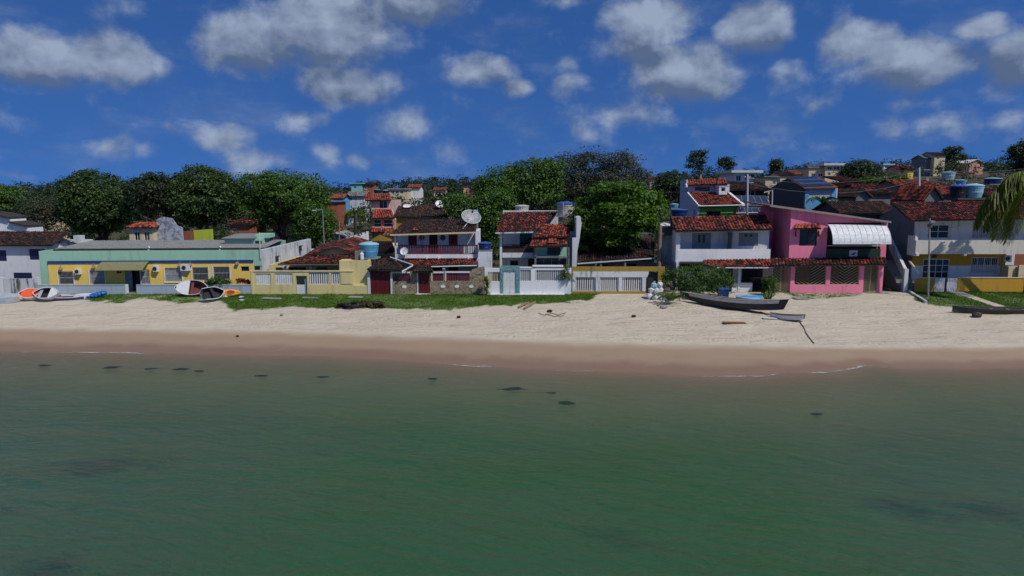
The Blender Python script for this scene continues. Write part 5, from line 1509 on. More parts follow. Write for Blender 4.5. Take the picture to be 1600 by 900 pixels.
# --- white and ochre house on the right
def house_right():
    Yw = 65.6; k = Fac(Yw); Yb = 64.2; b = Fac(Yb)
    h = thing('ochre_white_house', 'white and ochre two-storey house with long balcony at far right', 'house', (X(1500, Yw), Yw, GZ))
    zs = k.z(397)
    hs = [k.r(1446, 1479, 351, 372), k.r(1515, 1560, 346, 372), k.r(1442.5, 1484, 404.5, 435), k.r(1517.5, 1560, 402, 427)]
    x0, x1 = k.x(1426), k.x(1660)
    part('wall', MB().wall(x0, x1, zs, k.z(343), Yw, .2, hs[:2]), 'white', h)
    zo = k.z(415)
    part('ochre_wall', MB().wall(x0, k.x(1571), zo, zs - .001, Yw, .2, [(q[0], q[1], q[2], q[3]) for q in hs[2:]]), 'ochre', h)
    part('lower_wall', MB().wall(x0, k.x(1571), GZ, zo - .001, Yw + .001, .2, hs[2:]), 'white', h)
    part('side_wall', MB().yz_prism([(Yw + .2, GZ), (Yw + 6.5, GZ), (Yw + 6.5, k.z(343)), (Yw + 3.3, Z(316, Yw + 3.3) - .2), (Yw + .2, k.z(343))], x0, x0 + .2), 'grey_wall', h)  # shade on this side is put into the darker grey colour
    part('back_wall', MB().box(x0 + .2, x1, Yw + 6.3, Yw + 6.5, GZ, k.z(343)), 'white', h)
    window(h, *hs[0], Yw + .06, 'white_metal', 'dark_glass', 2, 2, .06)
    window(h, *hs[1], Yw + .06, 'grey_metal', 'curtain', 3, 2, .05, 16, 'white_metal')
    w = window(h, *hs[2], Yw + .06, 'white_metal', 'glass', 4, 3, .07)
    window(h, *hs[3], Yw + .06, 'white_metal', 'glass', 4, 2, .07, 14, 'white_metal')
    part('curtain', MB().box(hs[3][0] + .1, hs[3][1] - .1, Yw + .02, Yw + .05, hs[3][2] + .08, (hs[3][2] + hs[3][3]) / 2 - .05), 'curtain', h)
    part('sill', MB().box(hs[3][0] - .12, hs[3][1] + .12, Yw - .15, Yw - .002, hs[3][2] - .1, hs[3][2] - .02), 'white', h)
    part('balcony', MB().box(b.x(1429), b.x(1640), Yb, Yb + .18, b.z(397), b.z(375.5)).box(b.x(1429), b.x(1640), Yb + .18, Yw - .01, b.z(397), b.z(393)), 'cream_white', h)
    part('balcony_end', MB().xz_prism([(b.x(1428.9), b.z(400)), (b.x(1433), b.z(400)), (b.x(1433), b.z(371)), (b.x(1430), b.z(369)), (b.x(1428.9), b.z(369))], Yb + .181, Yw - .02), 'white', h)
    for a in (1432, 1506): part('beam_end', MB().box(b.x(a) - .12, b.x(a) + .12, Yb - .12, Yb + .17, b.z(399.5), b.z(396.2)), 'white', h)
    for a, c_ in ((1470, 378.5), (1486, 377.5)): part('spotlight', MB().box(b.x(a) - .12, b.x(a) + .12, Yb - .22, Yb - .002, b.z(c_ + 1.5), b.z(c_ - 1.2)), 'white_metal', h)
    part('flood_lamp', MB().box(k.x(1456), k.x(1461), Yw - .2, Yw - .002, k.z(402.5), k.z(397.5)), 'dark_metal', h)
    ac_unit('air conditioner on the ochre and white house behind the palm frond', k.x(1571), Yw - .02, k.z(408.5), .62, .6, .34, 'air conditioners')
    Ye, Yr = 64.0, 69.0
    tiled_roof(h, P(1424, 345, Ye), P(1660, 340, Ye), P(1640, 314, Yr), P(1392, 316.5, Yr), 'tile_mixed', seed=60, missing=.03)
    tiled_roof(h, P(1640, 330, 73), P(1410, 330, 73), P(1392.3, 316.2, Yr + .02), P(1640.3, 313.7, Yr + .02), 'tile_mixed', seed=61)
    # ochre garden wall and gate
    Yg = 63.3; g = Fac(Yg)
    t = thing('garden_wall', 'low ochre garden wall with white picket gate', 'wall', (X(1500, Yg), Yg, GZ))
    zt = g.z(434.5)
    for a, c_ in ((1433, 1463), (1499, 1650)):
        part('wall_panel', MB().box(g.x(a), g.x(c_), Yg, Yg + .18, GZ, zt), 'ochre', t)
        part('coping', MB().box(g.x(a), g.x(c_), Yg - .04, Yg + .22, zt + .002, zt + .06), 'cream', t)
    gf = part('gate', MB().box(g.x(1463.3), g.x(1498.7), Yg + .04, Yg + .08, GZ + .2, GZ + .27).box(g.x(1463.3), g.x(1498.7), Yg + .04, Yg + .08, zt - .15, zt - .08), 'white_metal', t)
    slats(gf, 'picket', g.x(1463.3), g.x(1479), Yg + .02, GZ + .1, zt, 6, .09, 'white_metal', .03)
    slats(gf, 'picket', g.x(1483), g.x(1498.7), Yg + .02, GZ + .1, zt, 6, .09, 'white_metal', .03)
    part('blue_door', MB().box(g.x(1479.5), g.x(1482.5), Yg + .02, Yg + .07, GZ + .1, zt), 'navy', t)
    p2 = thing('neighbour_pillar', 'pale brown block pillar beside the palm at the right edge', 'pillar', (X(1590, 64.5), 64.5, GZ))
    part('pillar', MB().box(X(1577, 64.5), X(1593, 64.5), 64.5, 65.6, GZ, Z(416, 64.5)).box(X(1593.2, 64.2), X(1640, 64.2), 64.2, 64.4, GZ, Z(414.5, 64.2)), 'cream', p2)
    # stair with white parapet on the left of the house
    s = thing('white_stair', 'shaded stair with sloping white parapet left of the ochre and white house', 'stairs', (X(1410, 64), 64, GZ))
    part('parapet', MB().add([P(1390, 372, 68.5), P(1413, 421, 63.4), P(1418, 421, 63.4), P(1394, 372, 68.5)] + [Vector((q.x, q.y, q.z - 1.0)) for q in (P(1390, 372, 68.5), P(1413, 421, 63.4), P(1418, 421, 63.4), P(1394, 372, 68.5))], [(0, 1, 2, 3), (4, 7, 6, 5), (0, 4, 5, 1), (1, 5, 6, 2), (2, 6, 7, 3), (3, 7, 4, 0)]), 'white_old', s)
    part('newel', MB().box(X(1412, 63.3), X(1418, 63.3), 63.0, 63.35, GZ, Z(420, 63.2)), 'white_old', s)
    for i in range(10): part('step', MB().box(X(1395, 66), X(1420, 66), 64 + .4 * i, 64.4 + .4 * i, GZ, 1.6 + .26 * i), 'concrete', s)
    part('back_wall', MB().box(X(1385, 70), X(1432, 70), 70.2, 70.4, GZ, Z(372, 70)), 'dark_render', s)
    part('stair_rail', MB().tube([P(1421, 408, 64.5), P(1437, 428, 63.4)], .1, 6), 'cream', s)
house_right()

glass_mat('solar_blue', (0.03, 0.045, 0.09), 0.25)

tile_mat('white_tile', [(0.6, 0.6, 0.6), (0.7, 0.7, 0.7)], (0.4, 0.4, 0.4), .3, .1)

tile_mat('roof_grey_tile', [(0.22, 0.22, 0.23), (0.30, 0.30, 0.31)], (0.12, 0.12, 0.12), .4, .2)

# ------------------------------------------------------------------ houses of the town behind
def gz(px, Y): return float(height(X(px, Y), Y)) - .4
def back_house(label, a, b, top, bot, Y, depth, wall, roof='front', tmat='tile_far', ridge=None, wins=(), name='house', over=.35, wallmat2=None, pane='dark_glass', base=None, tw=.35, cat='house'):
    """a, b: left/right wall pixels; top: eave pixel; bot: lowest pixel seen; ridge: ridge pixel; wins: pixel rects left right top bottom"""
    f = Fac(Y)
    z0 = gz((a + b) / 2, Y) if base is None else base
    z0 = min(z0, f.z(bot) - .1)
    x0, x1, zt = f.x(a, 300), f.x(b, 300), f.z(top)
    t = thing(name, label, cat, ((x0 + x1) / 2, Y, z0), 'houses of the town behind the beach')
    hs = [(f.x(w[0], 300), f.x(w[1], 300), f.z(w[3]), f.z(w[2])) for w in wins]
    if roof == 'flat':
        shell(t, x0, x1, Y, Y + depth, z0, zt, wall, hs, .2)
        part('roof', MB().box(x0 - over, x1 + over, Y - over, Y + depth + over, zt + .001, zt + max(.15, f.z(ridge) - zt if ridge else .2)), tmat, t)
    elif roof == 'front':
        shell(t, x0, x1, Y, Y + depth, z0, zt, wall, hs, .2)
        Ym = Y + depth * .5; zr = Z(ridge, Ym)
        for s_ in (0, 1):
            xx = x0 if s_ == 0 else x1 - .2
            part('gable', MB().yz_prism([(Y + .01, zt + .001), (Y + depth - .01, zt + .001), (Ym, zr - .05)], xx, xx + .2), wall, t)
        dz = (zr - zt) / (depth * .5) * over
        tiled_roof(t, (x0 - over, Y - over, zt - dz + .08), (x1 + over, Y - over, zt - dz + .08), (x1 + over, Ym, zr + .08), (x0 - over, Ym, zr + .08), tmat, tw=tw, tl=.5, seed=int(a))
        tiled_roof(t, (x1 + over, Y + depth + over, zt - dz + .08), (x0 - over, Y + depth + over, zt - dz + .08), (x0 - over, Ym + .01, zr + .08), (x1 + over, Ym + .01, zr + .08), tmat, tw=tw, tl=.5, seed=int(a) + 1)
    elif roof == 'side':
        xm = (x0 + x1) / 2; zr = f.z(ridge)
        shell(t, x0, x1, Y, Y + depth, z0, zt, wall, hs, .2)
        part('gable', MB().xz_prism([(x0 + .01, zt + .001), (x1 - .01, zt + .001), (xm, zr - .05)], Y, Y + .2), wall, t)
        dz = (zr - zt) / (xm - x0) * over
        tiled_roof(t, (x0 - over, Y + depth, zt - dz + .08), (x0 - over, Y - over, zt - dz + .08), (xm, Y - over, zr + .08), (xm, Y + depth, zr + .08), tmat, tw=tw, tl=.5, seed=int(a))
        tiled_roof(t, (x1 + over, Y - over, zt - dz + .08), (x1 + over, Y + depth, zt - dz + .08), (xm + .01, Y + depth, zr + .08), (xm + .01, Y - over, zr + .08), tmat, tw=tw, tl=.5, seed=int(a) + 1)
    elif roof == 'mono':
        shell(t, x0, x1, Y, Y + depth, z0, zt, wall, hs, .2)
        zr = Z(ridge, Y + depth)
        tiled_roof(t, (x0 - over, Y - over, zt + .05), (x1 + over, Y - over, zt + .05), (x1 + over, Y + depth, zr + .1), (x0 - over, Y + depth, zr + .1), tmat, tw=tw, tl=.5, seed=int(a))
    for q in hs:
        window(t, q[0], q[1], q[2], q[3], Y + .06, 'white_metal', pane, 2, 1, .05 + Y * .0002)
    return t

# salmon tower house
def tower():
    Y = 92; f = Fac(Y)
    z0 = gz(592, Y)
    t = thing('tower_house', 'narrow pink three-tier house with stepped red tile roofs', 'house', (X(592, Y), Y, z0), 'houses of the town behind the beach')
    shell(t, f.x(573, 330), f.x(612, 330), Y + 3, Y + 8, z0, f.z(313) , 'light_pink', [(f.x(586, 330), f.x(599, 330), f.z(326.5), f.z(314))])
    window(t, f.x(586, 330), f.x(599, 330), f.z(326.5), f.z(314), Y + 3.06, 'white_metal', 'dark_glass', 2, 1)
    tiled_roof(t, P(570.5, 313.5, Y + 2.5), P(611.5, 312.5, Y + 2.5), P(609.5, 303, Y + 5.2), P(570, 303.5, Y + 5.2), 'tile_bright', seed=1, tw=.3)
    shell(t, f.x(581, 340), f.x(615, 340), Y, Y + 2.95, z0, f.z(341), 'salmon', [(f.x(584, 340), f.x(595.5, 340), f.z(355), f.z(343)), (f.x(599, 340), f.x(613.5, 340), f.z(355), f.z(343))])
    for q in ((584, 595.5), (599, 613.5)): window(t, f.x(q[0], 340), f.x(q[1], 340), f.z(355), f.z(343), Y + .08, 'white_metal', 'glass', 1, 2)
    tiled_roof(t, P(581.5, 341.5, Y - .5), P(616, 340.5, Y - .5), P(613, 333.5, Y + 1.4), P(582, 334.5, Y + 1.4), 'tile_bright', seed=2, tw=.3)
    tiled_roof(t, P(582, 334.8, Y + 1.2), P(613.5, 333.8, Y + 1.2), P(611.5, 327, Y + 2.98), P(582, 327, Y + 2.98), 'tile_bright', seed=3, tw=.3)
    tiled_roof(t, P(579, 363, Y - 1.4), P(616, 362, Y - 1.4), P(614, 356, Y - .02), P(581, 356, Y - .02), 'tile_bright', seed=4, tw=.3)
    part('coping', MB().hexa(P(612, 327, Y + 2.9), P(618, 344, Y - .6), P(619, 344, Y - .6), P(613.5, 327, Y + 2.9), (0, 0, .15)), 'light_pink', t)
tower()
back_house('salmon patio house with orange tiled gable behind the yellow house', 600, 626, 369, 376, 80, 6, 'salmon', 'front', 'tile_far', 361)
back_house('long brown-roofed house left of the mossy roof dish', 618, 652, 339, 360, 84, 8, 'ochre_fence', 'front', 'tile_dark', 323, tw=.26)
back_house('brown-roofed house with small dish behind the balcony house', 655, 698, 337.5, 360, 86, 8, 'grey_wall', 'front', 'tile_dark', 320, [(660, 672, 340, 348)], tw=.26)
dish_small('grey satellite dish on the brown roof behind the balcony house', 687, 319, 88, .55, (.2, -.7, .6), 1.0)
dish_small('pale dish lying low on the brown roof right of the pink tower', 636, 322.5, 87, .5, (0, -.4, .9), .5)
# far cluster in the middle
back_house('far house with turquoise upper storey among trees', 549, 564, 287, 300, 190, 8, 'turquoise', 'flat', 'turquoise', 285.5, [(552, 557, 291, 295)])
back_house('far unplastered brick house beside the turquoise one', 566, 582, 289, 302, 192, 8, 'brick_wall', 'front', 'tile_dark', 286, [(570, 575, 292, 296)])
back_house('far grey-roofed shed left of the pink tower', 541, 568, 307, 318, 150, 8, 'white_old', 'front', 'roof_grey_tile', 300, [(545, 550, 309, 313)])
back_house('far cream building with a row of dark openings', 608, 636, 296, 306, 170, 8, 'cream', 'flat', 'concrete', 294, [(611, 616, 298, 303), (618, 623, 298, 303), (625, 630, 298, 303)])
back_house('far house with bright orange roof beside the cream building', 638, 655, 293.5, 300, 176, 8, 'white', 'front', 'tile_far', 288.5)
back_house('far orange roof sunk among trees left of the red cottage', 678, 695, 297.5, 304, 180, 7, 'cream', 'front', 'tile_far', 293.5)
back_house('far dark cottage with red lower front at the wood edge', 724, 742, 288.5, 302, 150, 8, 'salmon', 'front', 'tile_dark', 285.5, [(734, 739, 290, 294)])
back_house('far house with faded orange roof above a blue wall', 517, 534, 310, 318, 140, 7, 'sky_blue', 'front', 'tile_far', 304)
back_house('small brick outbuilding left of the feather palm', 504, 527, 315.5, 330, 125, 6, 'brick_wall', 'flat', 'roof_sheet', 314.5)
back_house('tiny far cottage with orange roof on the wooded slope', 1015, 1028, 279.5, 290, 230, 7, 'light_pink', 'front', 'tile_far', 276)
# left part, behind the teal building
back_house('red-roofed open shed under the mango trees', 197, 234, 356, 380, 80, 6, 'cream', 'front', 'tile_bright', 349, [(205, 214, 362, 376), (220, 229, 362, 376)])
def block_wall(label, pts, Y, mat, name='block_wall', th=.3):
    m = MB().xz_prism([(X(a, Y), Z(c, Y)) for a, c in pts], Y, Y + th)
    p = P(pts[0][0], pts[0][1], Y)
    solo(name, m, mat, label, 'wall', (p.x, p.y, GZ))
block_wall('tall rough blue-grey gable wall behind the teal building', [(246, 400), (249, 343), (258, 339), (272, 341), (279, 352), (287, 356), (288.5, 400)], 81, 'block_render')
block_wall('bare red brick wall right of the blue-grey gable', [(289, 400), (289, 361.5), (304, 361.5), (304, 400)], 82, 'brick_wall')
block_wall('lime green wall under the round mango tree', [(304.5, 400), (304.5, 360), (334, 358), (334, 400)], 83, 'lime')
back_house('brick house with red roof seen between the mango and the spreading tree', 356, 386, 351, 380, 86, 6, 'brick_wall', 'front', 'tile_mixed', 344, [(360, 367, 357, 363)])
back_house('white house with red roof under the spreading tree', 425, 455, 345, 380, 92, 7, 'white', 'front', 'tile_bright', 333, [(432, 440, 352, 362)])
back_house('far whitewashed house among bare shrubs at left', 44, 66, 336, 350, 105, 6, 'cream', 'front', 'tile_far', 331)
back_house('small white shed with grey roof right of the long end wall', 508, 536, 372, 385, 88, 6, 'white_old', 'side', 'roof_grey_tile', 365)
def balustrade():
    # white stepped garden wall rising behind the yellow house
    Y0, Y1 = 72.0, 90.0
    t = thing('pillar_wall', 'white wall with small pillars receding behind the yellow house', 'wall', (X(489, Y0), Y0, GZ))
    a, b = P(489, 393, Y0), P(574, 365, Y1)
    n = 12
    for i in range(n + 1):
        q = a.lerp(b, i / n)
        part('pillar', MB().box(q.x - .15, q.x + .15, q.y - .15, q.y + .15, GZ, q.z + .28), 'white', t)
    d = Vector((.1, -.1, 0))
    part('panel', MB().add([a - d, b - d, b + d, a + d] + [Vector((v.x, v.y, GZ)) for v in (a - d, b - d, b + d, a + d)], [(0, 1, 2, 3), (7, 6, 5, 4), (0, 4, 5, 1), (1, 5, 6, 2), (2, 6, 7, 3), (3, 7, 4, 0)]), 'white', t)
balustrade()

# green and white house with red roof
def green_house():
    Y = 78; f = Fac(Y)
    z0 = gz(1115, Y)
    t = thing('green_house', 'lilac-white house with green front, red stepped roof and small dormer tower', 'house', (X(1115, Y), Y, z0), 'houses of the town behind the beach')
    x0, x1 = f.x(1094, 330), f.x(1156, 330)
    hole = (f.x(1104, 330), f.x(1126, 330), f.z(342), f.z(330))
    part('wall', MB().wall(x0, x1, z0, f.z(320), Y, .2, [hole]).wall(x0, x0 + .01, z0, z0 + .01, Y, .01), 'green', t)
    window(t, *hole, Y + .06, 'dark_wood', 'dark_glass', 2, 1)
    # side wall on the left recedes
    a0, a1 = P(1093.5, 321, Y), P(1072, 280, Y + 8)
    xs_ = a0.x - .02
    part('side_wall', MB().yz_prism([(Y, z0), (Y + 8.5, z0), (Y + 8.5, Z(281, Y + 8.5)), (Y + 5.6, Z(281, Y + 6)), (Y + 5.4, Z(301, Y + 5.4)), (Y, f.z(319))], xs_ - .2, xs_), 'lilac_white', t)
    Yu = Y + 5.0; u = Fac(Yu)
    uh = (u.x(1086, 290), u.x(1109, 290), u.z(298.5), u.z(292.5))
    part('upper_wall', MB().wall(u.x(1076, 290), u.x(1140, 290), u.z(304), u.z(288), Yu, .2, [uh]), 'lilac_white', t)
    window(t, *uh, Yu + .06, 'dark_wood', 'dark_glass', 2, 1)
    part('right_wall', MB().box(x1 - .2, x1, Y + .2, Y + 7, z0, f.z(322)), 'lilac_white', t)
    tiled_roof(t, P(1092, 321, Y - .4), P(1159, 319.5, Y - .4), P(1137, 301, Yu - .02), P(1075, 300.5, Yu - .02), 'tile_red', tw=.28, seed=70)
    tiled_roof(t, P(1074, 289.8, Yu - .4), P(1120, 288.2, Yu - .4), P(1118, 279.5, Yu + 2.4), P(1072, 281.5, Yu + 2.4), 'tile_bright', tw=.28, seed=71)
    # white verges
    m = MB()
    for (A_, B_) in ((P(1091, 320.5, Y - .45), P(1073.5, 300, Yu - .02)), (P(1160, 319, Y - .45), P(1137.5, 300.5, Yu - .02))):
        m.hexa(A_, A_ + Vector((.28, 0, 0)), B_ + Vector((.28, 0, 0)), B_, (0, 0, .2))
    part('verge', m, 'white_clean', t)
    part('verge', MB().hexa(P(1072, 290, Yu - .45), P(1074.5, 290, Yu - .45), P(1072.5, 281, Yu + 2.4), P(1070.5, 281, Yu + 2.4), (0, 0, .2)), 'white_clean', t)
    part('gutter', MB().tube([P(1092, 322, Y - .5), P(1160, 320.5, Y - .5), P(1156.5, 323, Y - .3), P(1156.5, 338, Y - .3)], .07, 6), 'white_clean', t)
    # dormer tower
    Yd = Y + 3.4; d = Fac(Yd)
    dh = (d.x(1126.5, 295), d.x(1133.5, 295), d.z(299.5), d.z(293))
    part('dormer', MB().wall(d.x(1123.5, 295), d.x(1136.5, 295), d.z(304), d.z(288), Yd, .15, [dh]).box(d.x(1123.5, 295), d.x(1123.5, 295) + .15, Yd + .15, Yd + 2.4, d.z(304), d.z(288)).box(d.x(1136.5, 295) - .15, d.x(1136.5, 295), Yd + .15, Yd + 2.4, d.z(304), d.z(288)), 'white_clean', t)
    window(t, *dh, Yd + .06, 'white_metal', 'dark_glass', 1, 1)
    tiled_roof(t, P(1119, 288, Yd - .1), P(1137, 287.5, Yd - .1), P(1133.5, 278.5, Yd + 2.6), P(1122, 278.5, Yd + 2.6), 'tile_bright', tw=.28, seed=72)
    part('side_vent', MB().box(xs_ - .26, xs_ - .201, Y + 1, Y + 1.5, f.z(336), f.z(328)), 'sky_blue', t)
    part('antenna', MB().tube([P(1118, 280, Yu + 2), P(1118, 262, Yu + 2)], .03, 4), 'cable', t)
green_house()

# solar panels on a low dark roof
def solar_shed():
    Y = 76
    t = thing('solar_shed', 'low dark shed roof carrying rows of solar panels beside the concrete pole', 'shed', (X(1180, Y), Y, GZ))
    a, b, c, d = P(1152, 336, Y), P(1212, 336, Y), P(1196, 306, Y + 6), P(1146, 306, Y + 6)
    part('roof', MB().hexa(a, b, c, d, (0, 0, .15)), 'roof_dark', t)
    part('wall', MB().box(a.x + .2, b.x - .2, Y + .3, Y + 5.5, GZ, a.z - .2), 'dark_render', t)
    n = Vector((b - a).cross(d - a)).normalized()
    for r in range(3):
        for k in range(5):
            if r == 1: continue
            u0, u1 = .04 + .19 * k, .04 + .19 * k + .175
            v0, v1 = (.04, .30) if r == 0 else (.42, .94)
            def pt(u, v): return (a.lerp(b, u)).lerp(d.lerp(c, u), v) + n * .12
            p = part('solar_panel', MB().hexa(pt(u0, v0), pt(u1, v0), pt(u1, v1), pt(u0, v1), n * .05), 'solar', t)
            m = MB()
            for (q0, q1) in (((u0, v0), (u1, v0)), ((u1, v0), (u1, v1)), ((u1, v1), (u0, v1)), ((u0, v1), (u0, v0))):
                m.tube([pt(*q0), pt(*q1)], .022, 4)
            part('panel_frame', m, 'grey_metal', p)
    part('rail', MB().tube([P(1150, 333, Y - .1), P(1206, 332, Y - .1)], .05, 5), 'pvc', t)
solar_shed()

# grey and blue house with solar roof
def blue_house():
    Y = 80; f = Fac(Y); z0 = gz(1255, Y)
    t = thing('blue_house', 'house with sky blue front, dark grey side wall and solar panel roof', 'house', (X(1280, Y), Y, z0), 'houses of the town behind the beach')
    xl, xr = f.x(1258, 310), f.x(1306, 310)
    hole = (f.x(1264, 310), f.x(1299, 310), f.z(309.5), f.z(296))
    part('wall', MB().wall(xl, xr, z0, f.z(294), Y, .2, [hole]), 'sky_blue', t)
    w = window(t, *hole, Y + .06, 'tank_pale', 'curtain', 6, 1, .05)
    part('corner_post', MB().box(xr + .01, xr + .12, Y - .02, Y + .2, z0, f.z(294)), 'white_clean', t)
    # long left side, turned towards the viewer: gable end of dark render
    A, B = P(1257.5, 294, Y), P(1203, 296, Y + 7.0)
    pk = P(1233, 279, Y + 3.4)
    vs = [Vector((A.x, A.y, z0)), Vector((B.x, B.y, z0)), Vector((B.x, B.y, Z(294, Y + 7))), pk, A]
    th = Vector((.15, .15, 0))
    n = len(vs)
    part('side_wall', MB().add(vs + [v + th for v in vs], [tuple(range(n))[::-1], tuple(range(n, 2 * n))] + [(i, (i + 1) % n, (i + 1) % n + n, i + n) for i in range(n)]), 'dark_render', t)
    a, b, c, d = P(1256, 293, Y - .3), P(1309, 292, Y - .3), P(1276, 275.5, Y + 4.2), P(1231, 278, Y + 3.6)
    part('roof', MB().hexa(a, b, c, d, (0, 0, .14)), 'rust', t)
    nn = (b - a).cross(d - a).normalized()
    if nn.z < 0: nn = -nn
    def pt(u, v): return (a.lerp(b, u)).lerp(d.lerp(c, u), v) + nn * .08
    for r in range(5):
        for k in range(6):
            u0, u1 = .03 + .15 * k, .03 + .15 * k + .143; v0, v1 = .06 + .185 * r, .06 + .185 * r + .165
            part('solar_panel', MB().hexa(pt(u0, v0), pt(u1, v0), pt(u1, v1), pt(u0, v1), nn * .04), 'solar_blue' if r % 2 else 'solar', t)
    e, g_ = P(1203, 294, Y + 7.2), P(1245, 276, Y + 9)
    part('far_slope', MB().hexa(d, P(1276, 275.3, Y + 4.3), P(1240, 285, Y + 9), e, (0, 0, .1)), 'roof_dark', t)
    part('mast', MB().tube([P(1206, 325, Y - 4), P(1207, 297, Y - 4), P(1194, 301, Y - 4)], .07, 6), 'pvc', t)
blue_house()
back_house('far white modern house with overhanging flat white roof', 1147, 1181, 270, 288, 150, 10, 'white_clean', 'flat', 'white_roof', 266, [(1149, 1157, 274, 283), (1162, 1178, 272, 281)], over=1.0)
back_house('dark brown lean-to workshop behind the concrete pole', 1142, 1200, 297, 318, 94, 8, 'dark_wood', 'front', 'tile_dark', 285, [(1165, 1180, 298, 306)])
back_house('small unpainted brick house right of the white modern house', 1195, 1213, 276.5, 292, 130, 7, 'cream', 'flat', 'concrete', 275.5, [(1206, 1211, 282, 288)])
back_house('far brown tiled roof above the brick house', 1218, 1240, 274, 282, 170, 8, 'cream', 'front', 'tile_dark', 268.5)
back_house('far orange tiled roof left of the cream terrace house', 1240, 1252, 273, 282, 176, 8, 'salmon', 'front', 'tile_far', 267)
def terrace_house():
    t = back_house('far cream two-storey terrace house with pale sheet roof', 1262, 1287, 262, 278, 185, 9, 'cream', 'flat', 'concrete', 260.5, [(1266, 1272, 271, 276), (1277, 1284, 271, 276)], over=.4)
    back_house('far white-roofed wing with open upper terrace beside the terrace house', 1287.5, 1312, 258.5, 276, 184, 9, 'cream', 'flat', 'white_roof', 255, [(1290, 1298, 260.5, 265.5), (1300, 1310, 260.5, 265.5), (1291, 1296, 269, 274)], over=.7)
terrace_house()
back_house('brick house with open dark window beside the blue house', 1317, 1342, 284, 312, 98, 6, 'brick_wall', 'mono', 'tile_mixed', 277, [(1323, 1332, 287, 297)])
back_house('low dark red roof with grey gable right of the brick house', 1352, 1392, 302, 320, 90, 8, 'grey_wall', 'front', 'tile_mixed', 289)
back_house('low dark roof with plain grey gable facing the beach', 1338, 1358, 305, 320, 86, 6, 'grey_wall', 'side', 'tile_dark', 296)
back_house('wide blackened old tile roof behind the pink house', 1318, 1404, 333, 350, 73, 7, 'dark_render', 'front', 'tile_dark', 316, tw=.26)
back_house('far small white cubic house on the wooded ridge', 1378, 1393, 257.5, 265, 230, 7, 'white_clean', 'flat', 'white_roof', 256, [(1380, 1386, 259, 263)])
back_house('far pink cottage with red roof on the slope', 1402, 1415, 265, 275, 190, 7, 'salmon', 'front', 'tile_mixed', 260, [(1405, 1409, 266, 270)])
back_house('far bright yellow cottage with red roof on the slope', 1416, 1425, 265.5, 275, 188, 7, 'yellow', 'front', 'tile_mixed', 261)
back_house('far tall grey house with dark roofs on the ridge, left wing', 1442, 1454, 247.5, 262, 236, 8, 'grey_wall', 'front', 'roof_grey_tile', 243)
back_house('far tall grey-beige house on the ridge, taller right wing', 1456, 1472.5, 243, 262, 234, 9, 'cream', 'front', 'tile_dark', 238.5, [(1459, 1463, 246, 249), (1464, 1468, 252, 256)])
back_house('far cottage with white gable roof on the right ridge', 1511, 1533, 254.5, 262, 230, 9, 'salmon', 'side', 'white_tile', 249.5)
back_house('long red roof behind the transformer pole', 1412, 1468, 294, 310, 96, 9, 'grey_wall', 'front', 'tile_red', 282)
back_house('small red roof with grey gable left of the black tank', 1446, 1470, 308, 322, 84, 7, 'grey_wall', 'side', 'tile_red', 292)
back_house('red roof behind the row of tanks at right', 1470, 1560, 304, 320, 90, 8, 'grey_wall', 'front', 'tile_red', 290)
back_house('red-brown roof by the palm at the right edge', 1556, 1625, 312, 330, 80, 8, 'brick_wall', 'front', 'tile_mixed', 296)
def tank_deck():
    Y = 78
    t = thing('tank_deck', 'dark concrete deck carrying the black and the pale blue tanks', 'deck', (X(1505, Y), Y, GZ))
    part('slab', MB().box(X(1476, Y), X(1546, Y), Y - 1.4, Y + 1.6, Z(312, Y), Z(309, Y)), 'dark_render', t)
    for a in (1479, 1511, 1543): part('pillar', MB().box(X(a, Y) - .15, X(a, Y) + .15, Y - 1.2, Y - .9, GZ, Z(312, Y) - .002), 'dark_render', t)
tank_deck()
tank('pale grey-blue water tank on a stand, highest of the tanks at right', 1481.5, 267.5, 280, 104, 19, 'tank_pale', 'tank_pale', stand=gz(1481, 104), taper=.8)
tank('small blue water tank behind the black one', 1501.5, 280.5, 288, 92, 15, 'tank_blue', 'tank_pale', stand=GZ)
tank('black water tank with navy lid on the concrete deck', 1496, 287.5, 309, 78, 24, 'tank_black', 'tank_lid', taper=.92)
tank('large pale turquoise ribbed water tank on the concrete deck', 1520, 286.5, 309, 78, 28, 'tank_pale', 'tank_pale', taper=.78)
tank('dark blue water tank nearest the right palm', 1550.5, 277.5, 287.5, 96, 24, 'tank_navy', 'tank_pale', stand=GZ)
tank('far blue-lidded water tank left of the cream row building', 590, 295.5, 302, 140, 12, 'tank_black', 'tank_blue', stand=gz(590, 140))
tank('far small blue-lidded water tank beside the cream row building', 602.5, 296.5, 302, 142, 9, 'tank_black', 'tank_pale', stand=gz(602, 142))
tank('low blue tank with tent-like lid above the stair', 1061, 326, 338, 70, 26, 'tank_navy', 'tank_lid', stand=GZ)
tank('small pale tank behind the tent-lidded blue tank', 1053.5, 318, 325, 74, 13, 'tank_blue', 'tank_pale', stand=GZ)
tank('pale blue square-looking tank behind the mesh dish', 742, 327.5, 341, 76, 11, 'tank_pale', 'tank_blue', stand=GZ, taper=.95)

